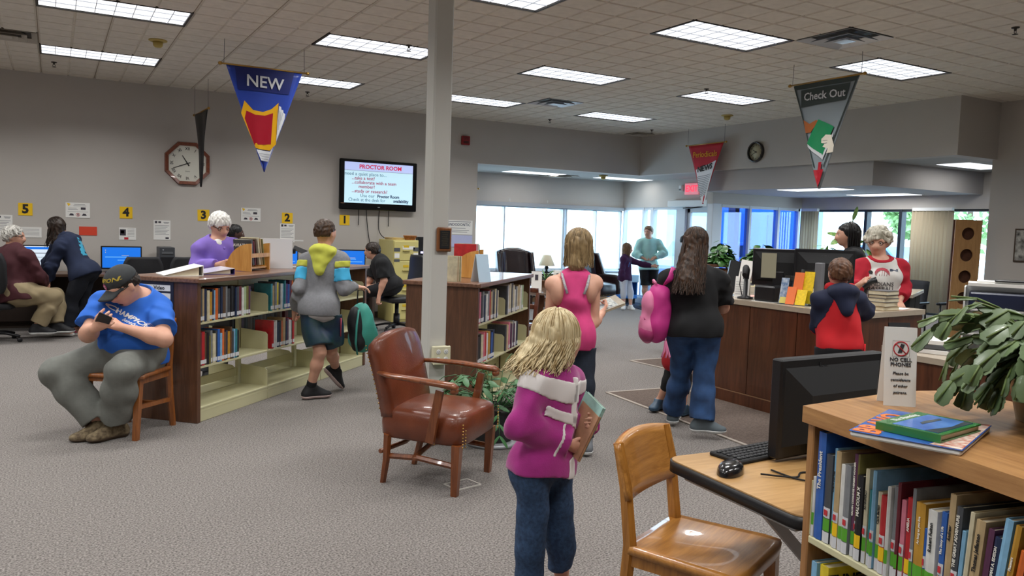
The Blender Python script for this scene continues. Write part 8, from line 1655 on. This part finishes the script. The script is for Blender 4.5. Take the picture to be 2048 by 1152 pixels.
# ---------------------------------------------------------------- reading corner by the far window
M_wing = mat('wing_leather', '#2a1a1c', rough=.3, var=.1, vs=8, coat=.2)
def wing_chair(label, x, y, rz):
    t = thing('wing_chair', label, 'armchair', (x, y, 0), rz); b = MB(); soft_box(b, (-.30,-.36,.20), (.30,.24,.46), .06, .03); b.build('seat', M_wing, t)
    def bk(u, v): a = (u-.5)*2; return Vector((a*.33*(1-.12*v*abs(a)), .24+.14*v-.10*a*a*a*a, .30+.82*v-.05*a*a*v))
    b = MB(); b.sheet(bk, 12, 12, .11); b.build('backrest', M_wing, t)
    for s in (-1, 1):
        b = MB(); b.sheet(lambda u, v: Vector((s*(.335+.01*math.sin(u*3)), .24-.26*u*(1-.45*v)+.10*v, .55+.50*v)), 6, 8, .07); b.build('wing', M_wing, t)
        b = MB(); soft_box(b, (s*.36-.075,-.36,.22), (s*.36+.075,.26,.62), .05, .02); b.build('arm', M_wing, t)
        for yy in (-.30, .22): b = MB(); b.bar((s*.30, yy, 0), (s*.30, yy, .21), .04, .04); b.build('leg', M_dwood, t)
    b = MB()
    for k in range(12): b.ell((-.3+.6*k/11, -.365, .24), (.007,.005,.007), 6, 4)
    b.build('nailheads', M_brass, t)
wing_chair('dark leather wing chair left of the table lamp by the window', 7.75, 13.35, math.radians(-12)); wing_chair('dark leather wing chair behind the girl in pink by the window', 9.55, 13.3, math.radians(20))
t = thing('end_table', 'dark end table under the lamp by the window', 'table', (8.50, 13.45, 0)); b = MB(); b.box((-.26,-.26,.62),(.26,.26,.65),.006); b.build('top', M_dwood, t); b = MB(); b.box((-.24,-.24,.16),(.24,.24,.18)); b.build('lower_shelf', M_dwood, t)
for sx in (-.23,.23):
    for sy in (-.23,.23): b = MB(); b.bar((sx,sy,0),(sx,sy,.62),.035,.035); b.build('leg', M_dwood, t)
t = thing('table_lamp', 'table lamp with a cream shade by the big window', 'lamp', (8.46, 13.45, .651)); b = MB(); b.lathe([(.085,0),(.085,.015),(.03,.03),(.022,.06),(.045,.10),(.02,.15),(.012,.17)], 16); b.build('base', mat('lamp_base', '#23282e', rough=.3), t); b = MB(); b.lathe([(.165,.14),(.075,.35),(.073,.35),(.162,.14)], 24, cap=False); b.build('shade', mat('lamp_shade', '#d8cdb0', rough=.8), t); b = MB(); b.tube([(0,0,.16),(0,0,.35)], .006, 6); b.lathe([(.073,.348),(.01,.352)], 12); b.build('stem', M_brass, t)
t = thing('round_table', 'round dark reading table with a glossy pale top beyond the second bookcase', 'table', (5.45, 8.62, 0)); b = MB(); b.lathe([(.001,.705),(.56,.705),(.60,.715),(.60,.738),(.59,.742),(.001,.742)], 40, cap=False, smooth=False); b.build('top', mat('table_gloss', '#7a6a60', rough=.12, coat=.5), t)
for k in range(4): a = PI/4+k*PI/2; b = MB(); b.bar((.40*math.cos(a),.40*math.sin(a),.70),(.44*math.cos(a),.44*math.sin(a),0),.07,.07,w1=.05,d1=.05); b.build('leg', M_dwood, t)
b = MB()
for k in range(4): a = PI/4+k*PI/2; a2 = a+PI/2; b.bar((.41*math.cos(a),.41*math.sin(a),.30),(.41*math.cos(a2),.41*math.sin(a2),.30),.03,.05)
b.build('stretcher_ring', M_dwood, t)
for (x, y, rz_, l) in ((5.28, 8.62, -.5, 'white upright card on the round reading table, left one'), (5.75, 8.85, -.6, 'clear edged upright card at the far side of the round table')):
    t = thing('table_card', l, 'tent card', (x, y, .7425), rz_); b = MB(); b.bar((0,-.03,0),(0,0,.23),.13,.002,up=(0,1,0)); b.build('front_leaf', M_paper, t); b = MB(); b.bar((0,.03,0),(0,0,.23),.13,.002,up=(0,1,0)); b.build('rear_leaf', M_paper, t); b = MB(); b.bar((0,-.0175,.12),(0,-.0085,.19),.04,.002,up=(0,1,0)); b.build('print', M_pd, t)
t = thing('tissue_box', 'small brown box on the round table', 'box', (5.62, 8.62, .7425), .2); b = MB(); b.box((-.07,-.05,0),(.07,.05,.06),.004); b.build('box', M_honey, t); b = MB(); b.box((-.03,-.01,.06),(.03,.01,.066)); b.build('slot', M_blackm, t)
t = thing('round_plant', 'small plant with thin leaves behind the cards of the round table', 'plant', (5.62, 8.95, .7425)); pot(t, .05, .065, .09); 
for k in range(14): o = leaf_mesh(.02, .22, .5).build('leaf', M_leafd, t); o.matrix_local = frame_dir((0,0,.09), (math.cos(k*2.4)*.7, math.sin(k*2.4)*.7, .7+.3*(k % 3)), 0)
t = thing('book_cart', 'blue and grey book return cart behind the woman in teal', 'cart', (10.38, 13.5, 0), math.radians(-12)); b = MB(); b.box((-.26,-.2,.12),(.26,.2,.20),.01); b.box((-.26,-.2,.20),(-.24,.2,.46)); b.box((.24,-.2,.20),(.26,.2,.46)); b.box((-.24,.18,.20),(.24,.2,.46)); b.build('bin', mat('cart_blue', '#3576c0', rough=.5), t); b = MB(); b.box((-.28,-.22,.46),(.28,.22,.62),.01); b.build('upper_box', mat('cart_grey', '#9fb0c2', rough=.5), t)
for sx in (-.2,.2):
    for sy in (-.15,.15): b = MB(); b.bar((sx,sy,0),(sx,sy,.13),.05,.05); b.build('foot', M_black, t)

# ---------------------------------------------------------------- behind the counter: grey chairs, far desk, hole board, blinds, framed picture
M_gch = mat('chair_slate', '#33363d', rough=.8, var=.08, vs=30)
def guest_chair(label, x, y, rz):
    t = thing('guest_chair', label, 'chair', (x, y, 0), rz); b = MB(); soft_box(b, (-.25,-.25,.40), (.25,.23,.48), .04, .01); b.build('seat', M_gch, t)
    b = MB(); b.sheet(lambda u, v: Vector(((u-.5)*.48, .23+.08*v+.02*math.cos((u-.5)*5), .52+.42*v)), 8, 6, .06); b.build('backrest', M_gch, t)
    for s in (-1, 1):
        for y0, y1 in ((-.22,-.2),(.26,.22)): b = MB(); b.tube([(s*.25,y0,0),(s*.25,y1,.62 if y0 < 0 else .6)], .014, 8); b.build('leg', M_black, t)
        b = MB(); b.box((s*.27-.03,-.24,.62),(s*.27+.03,.24,.655),.012); b.build('armrest', M_black, t)
guest_chair('dark grey guest chair left of its twin by the vertical blinds', 10.45, 7.15, math.radians(-80)); guest_chair('dark grey guest chair nearer the board with round holes', 10.95, 6.50, math.radians(-85))
t = thing('staff_desk', 'pale topped staff desk with a dark base beyond the counter', 'desk', (8.05, 5.72, 0), math.radians(28)); b = MB(); b.box((-.55,-.35,.91),(.55,.35,.95),.004); b.build('desk_top', M_ctop, t)
for x0, x1 in ((-.5,-.02),(.02,.5)): b = MB(); b.box((x0,-.32,0),(x1,.32,.908),.004); b.build('cabinet', M_blackm, t)
t = thing('hole_board', 'tall tan wooden board with three dark round holes beside the right wall', 'board', (10.28, 6.12, 0), math.radians(-32)); b = MB(); H0, H1, W_ = 0.0, 1.80, .17; lean_b = .12
def hb(x, z, y=0): return (x+lean_b*(z-1.0)*.35, y+.06*z, z)
hz = [1.62, 1.34, 1.06, .78]; R_ = .082; 
zs_ = [0.0]+[z for h_ in reversed(hz) for z in (h_-.14, h_+.14)]+[1.80]
for h_ in hz:
    an = sorted([2*PI*k/32+.01 for k in range(32)]+[math.atan2(sy*.14, sx*W_) % (2*PI) for sx in (-1,1) for sy in (-1,1)]); n = len(an); ring = [(R_*math.cos(a), h_+R_*math.sin(a)) for a in an]; outer = []
    for k in range(n):
        c_, s_ = math.cos(an[k]), math.sin(an[k]); m_ = min(W_/abs(c_) if abs(c_) > 1e-6 else 9, .14/abs(s_) if abs(s_) > 1e-6 else 9); outer.append((c_*m_, h_+s_*m_))
    vs = [hb(x, z) for x, z in ring]+[hb(x, z) for x, z in outer]+[hb(x, z, .02) for x, z in ring]+[hb(x, z, .02) for x, z in outer]; fs = []
    for k in range(n): k2 = (k+1) % n; fs += [(k, n+k, n+k2, k2)[::-1], (2*n+k, 3*n+k, 3*n+k2, 2*n+k2), (k, k2, 2*n+k2, 2*n+k)[::-1], (n+k, n+k2, 3*n+k2, 3*n+k)]
    b.add(vs, fs, False)
for z0, z1 in ((0, .64), (1.76, 1.80)): b.add([hb(-W_,z0),hb(W_,z0),hb(W_,z1),hb(-W_,z1),hb(-W_,z0,.02),hb(W_,z0,.02),hb(W_,z1,.02),hb(-W_,z1,.02)], [(0,1,2,3),(7,6,5,4),(0,4,5,1),(1,5,6,2),(2,6,7,3),(3,7,4,0)], False)
b.build('panel', wood('board_tan', '#a5794a', '#c19662', (8,8,1.0), rough=.6), t); b = MB(); b.add([hb(-W_,0,.05),hb(W_,0,.05),hb(W_,1.8,.05),hb(-W_,1.8,.05),hb(-W_,0,.07),hb(W_,0,.07),hb(W_,1.8,.07),hb(-W_,1.8,.07)], [(0,1,2,3),(7,6,5,4),(0,4,5,1),(1,5,6,2),(2,6,7,3),(3,7,4,0)], False); b.build('backing', mat('board_brown', '#4f2e1c', rough=.8, var=.1, vs=50), t)
M_blind = mat('blind_fabric', '#b9ac94', rough=.8)
def blinds(label, y0, y1, n, ztop=2.0, ang=60):
    t = thing('vertical_blinds', label, 'blinds', (12.36, (y0+y1)/2, 0)); b = MB(); b.box((-.03, y0-(y0+y1)/2, ztop), (.03, y1-(y0+y1)/2, ztop+.05)); b.build('head_rail', M_whitep, t); sl = MB(); sl.sheet(lambda u, v: Vector((.008*math.cos((u-.5)*3), (u-.5)*.089, .35+(ztop-.35)*v)), 4, 1, .0015); s0 = sl.build('slat', M_blind, t)
    for k in range(n):
        o = s0 if k == 0 else s0.copy()
        if k: COL.objects.link(o)
        o.parent = t; o.location = (0, -(y1-y0)/2+(k+.5)*(y1-y0)/n, 0); o.rotation_euler = (0, 0, math.radians(ang+4*math.sin(k*2.1)))
blinds('cream vertical blinds gathered at the corner of the street window', 10.25, 10.62, 6); blinds('tan vertical blinds hanging beside the board with round holes', 7.66, 8.34, 11, ang=38)
t = thing('framed_picture', 'black and white framed photograph on the right wall at the picture edge', 'picture', (10.619, 5.42, 1.49)); b = MB(); b.box((-.02,-.32,-.21),(0,.32,.21),.004); b.build('frame', mat('frame_dark', '#4a3a30', rough=.4), t); b = MB(); b.box((-.022,-.30,-.19),(-.0195,.30,.19)); b.build('print', mat('photo_grey', '#2f2f2d', rough=.4, col2='#c9c8c2', vs=14), t)

# ---------------------------------------------------------------- outdoors seen through the glass
g = MB(); g.box((5, 14.6, -.2), (60, 60, -.12)); g.box((12.8, -20, -.2), (60, 14.6, -.12)); struct('ground_outside', g, mat('asphalt_pale', '#c9c8c4', rough=.95, var=.05, vs=3))
def car(label, x, y, rz, m):
    t = thing('car', label, 'car', (x, y, -.12), rz); b = MB(); prof = [(-2.1,.35),(-2.15,.75),(-1.9,.9),(-1.2,.98),(-.7,1.40),(.8,1.42),(1.5,1.0),(2.1,.92),(2.2,.6),(2.15,.35)]; b.prism(prof[::-1], -.85, .85, M=Matrix(((1,0,0,0),(0,0,1,0),(0,1,0,0),(0,0,0,1)))); b.build('body', m, t)
    for sy in (-.86,.86): b = MB(); b.prism([(-1.05,1.0),(-.62,1.33),(.72,1.35),(1.25,1.02)], min(sy, sy*1.01), max(sy, sy*1.01), M=Matrix(((1,0,0,0),(0,0,1,0),(0,1,0,0),(0,0,0,1)))); b.build('side_window', M_blackm, t)
    for sx in (-1.35,1.4):
        for sy in (-.8,.8): b = MB(); b.M = tr(sx, sy, .33) @ Matrix.Rotation(PI/2, 4, 'X'); b.lathe([(.16,-.11),(.33,-.10),(.34,0),(.33,.10),(.16,.11)], 24); w = b.build('wheel', M_blackm, t); b = MB(); b.M = tr(sx, sy, .33) @ Matrix.Rotation(PI/2, 4, 'X'); b.lathe([(.002,-.118),(.19,-.112),(.19,.112),(.002,.118)], 16); b.build('hub', M_steel, w)
car('blue vehicle parked outside the street window', 28.0, 19.8, math.radians(80), mat('car_blue', '#4f79b8', rough=.25, coat=.6)); car('dark blue van shape parked beyond the vestibule glass', 16.6, 17.5, math.radians(20), mat('car_navy', '#2f4f86', rough=.3, coat=.5))
def tree(label, x, y, h, rad, seed):
    t = thing('tree', label, 'tree', (x, y, -.12)); b = MB(); b.tube([(0,0,0),(.05,.02,h*.35),(0,.05,h*.7)], [.16,.12,.06], 8); b.build('trunk', mat('bark', '#5d4a38', rough=.9), t); r = random.Random(seed); b = MB()
    for k in range(900):
        a, c_ = r.uniform(0,6.28), r.uniform(-1,1); q = rad*r.uniform(.4,1)**.5; s_ = math.sqrt(1-c_*c_); p = Vector((q*s_*math.cos(a), q*s_*math.sin(a), h*.62+q*c_*.9)); d = Vector((r.uniform(-1,1), r.uniform(-1,1), r.uniform(-.6,.6))).normalized(); x_ = d.orthogonal().normalized(); y_ = d.cross(x_); w = r.uniform(.10,.2); b.add([tuple(p-x_*w), tuple(p+y_*w*.5), tuple(p+x_*w), tuple(p-y_*w*.5)], [(0,1,2,3)], False)
    b.build('crown', mat('tree_leaf', '#5f8a4a', rough=.7, col2='#a3c487', vs=1.5), t)['kind'] = 'stuff'
tree('leafy tree outside behind the staff window', 22.0, 14.7, 4.0, .9, 3); tree('bright green tree outside above the board with round holes', 26.0, 15.5, 4.8, 1.9, 5)
b = MB(); b.box((29, 29.5, -.12), (36, 34, 4.6)); o = b.build('shop_wall', mat('building_blue', '#7fa0c8', rough=.8)); bl = tag(o, 'pale blue building across the parking lot', 'building')
b = MB(); b.box((28.9, 29.4, 4.6), (36.1, 34.1, 4.9)); b.build('roof_edge', mat('roof_grey', '#8f969e', rough=.7), o)
for k in range(3): b = MB(); b.box((29.6+k*2.2, 29.44, .8), (31.2+k*2.2, 29.5, 2.6)); b.build('window', mat('window_blue', '#5b7fb8', rough=.3), o)
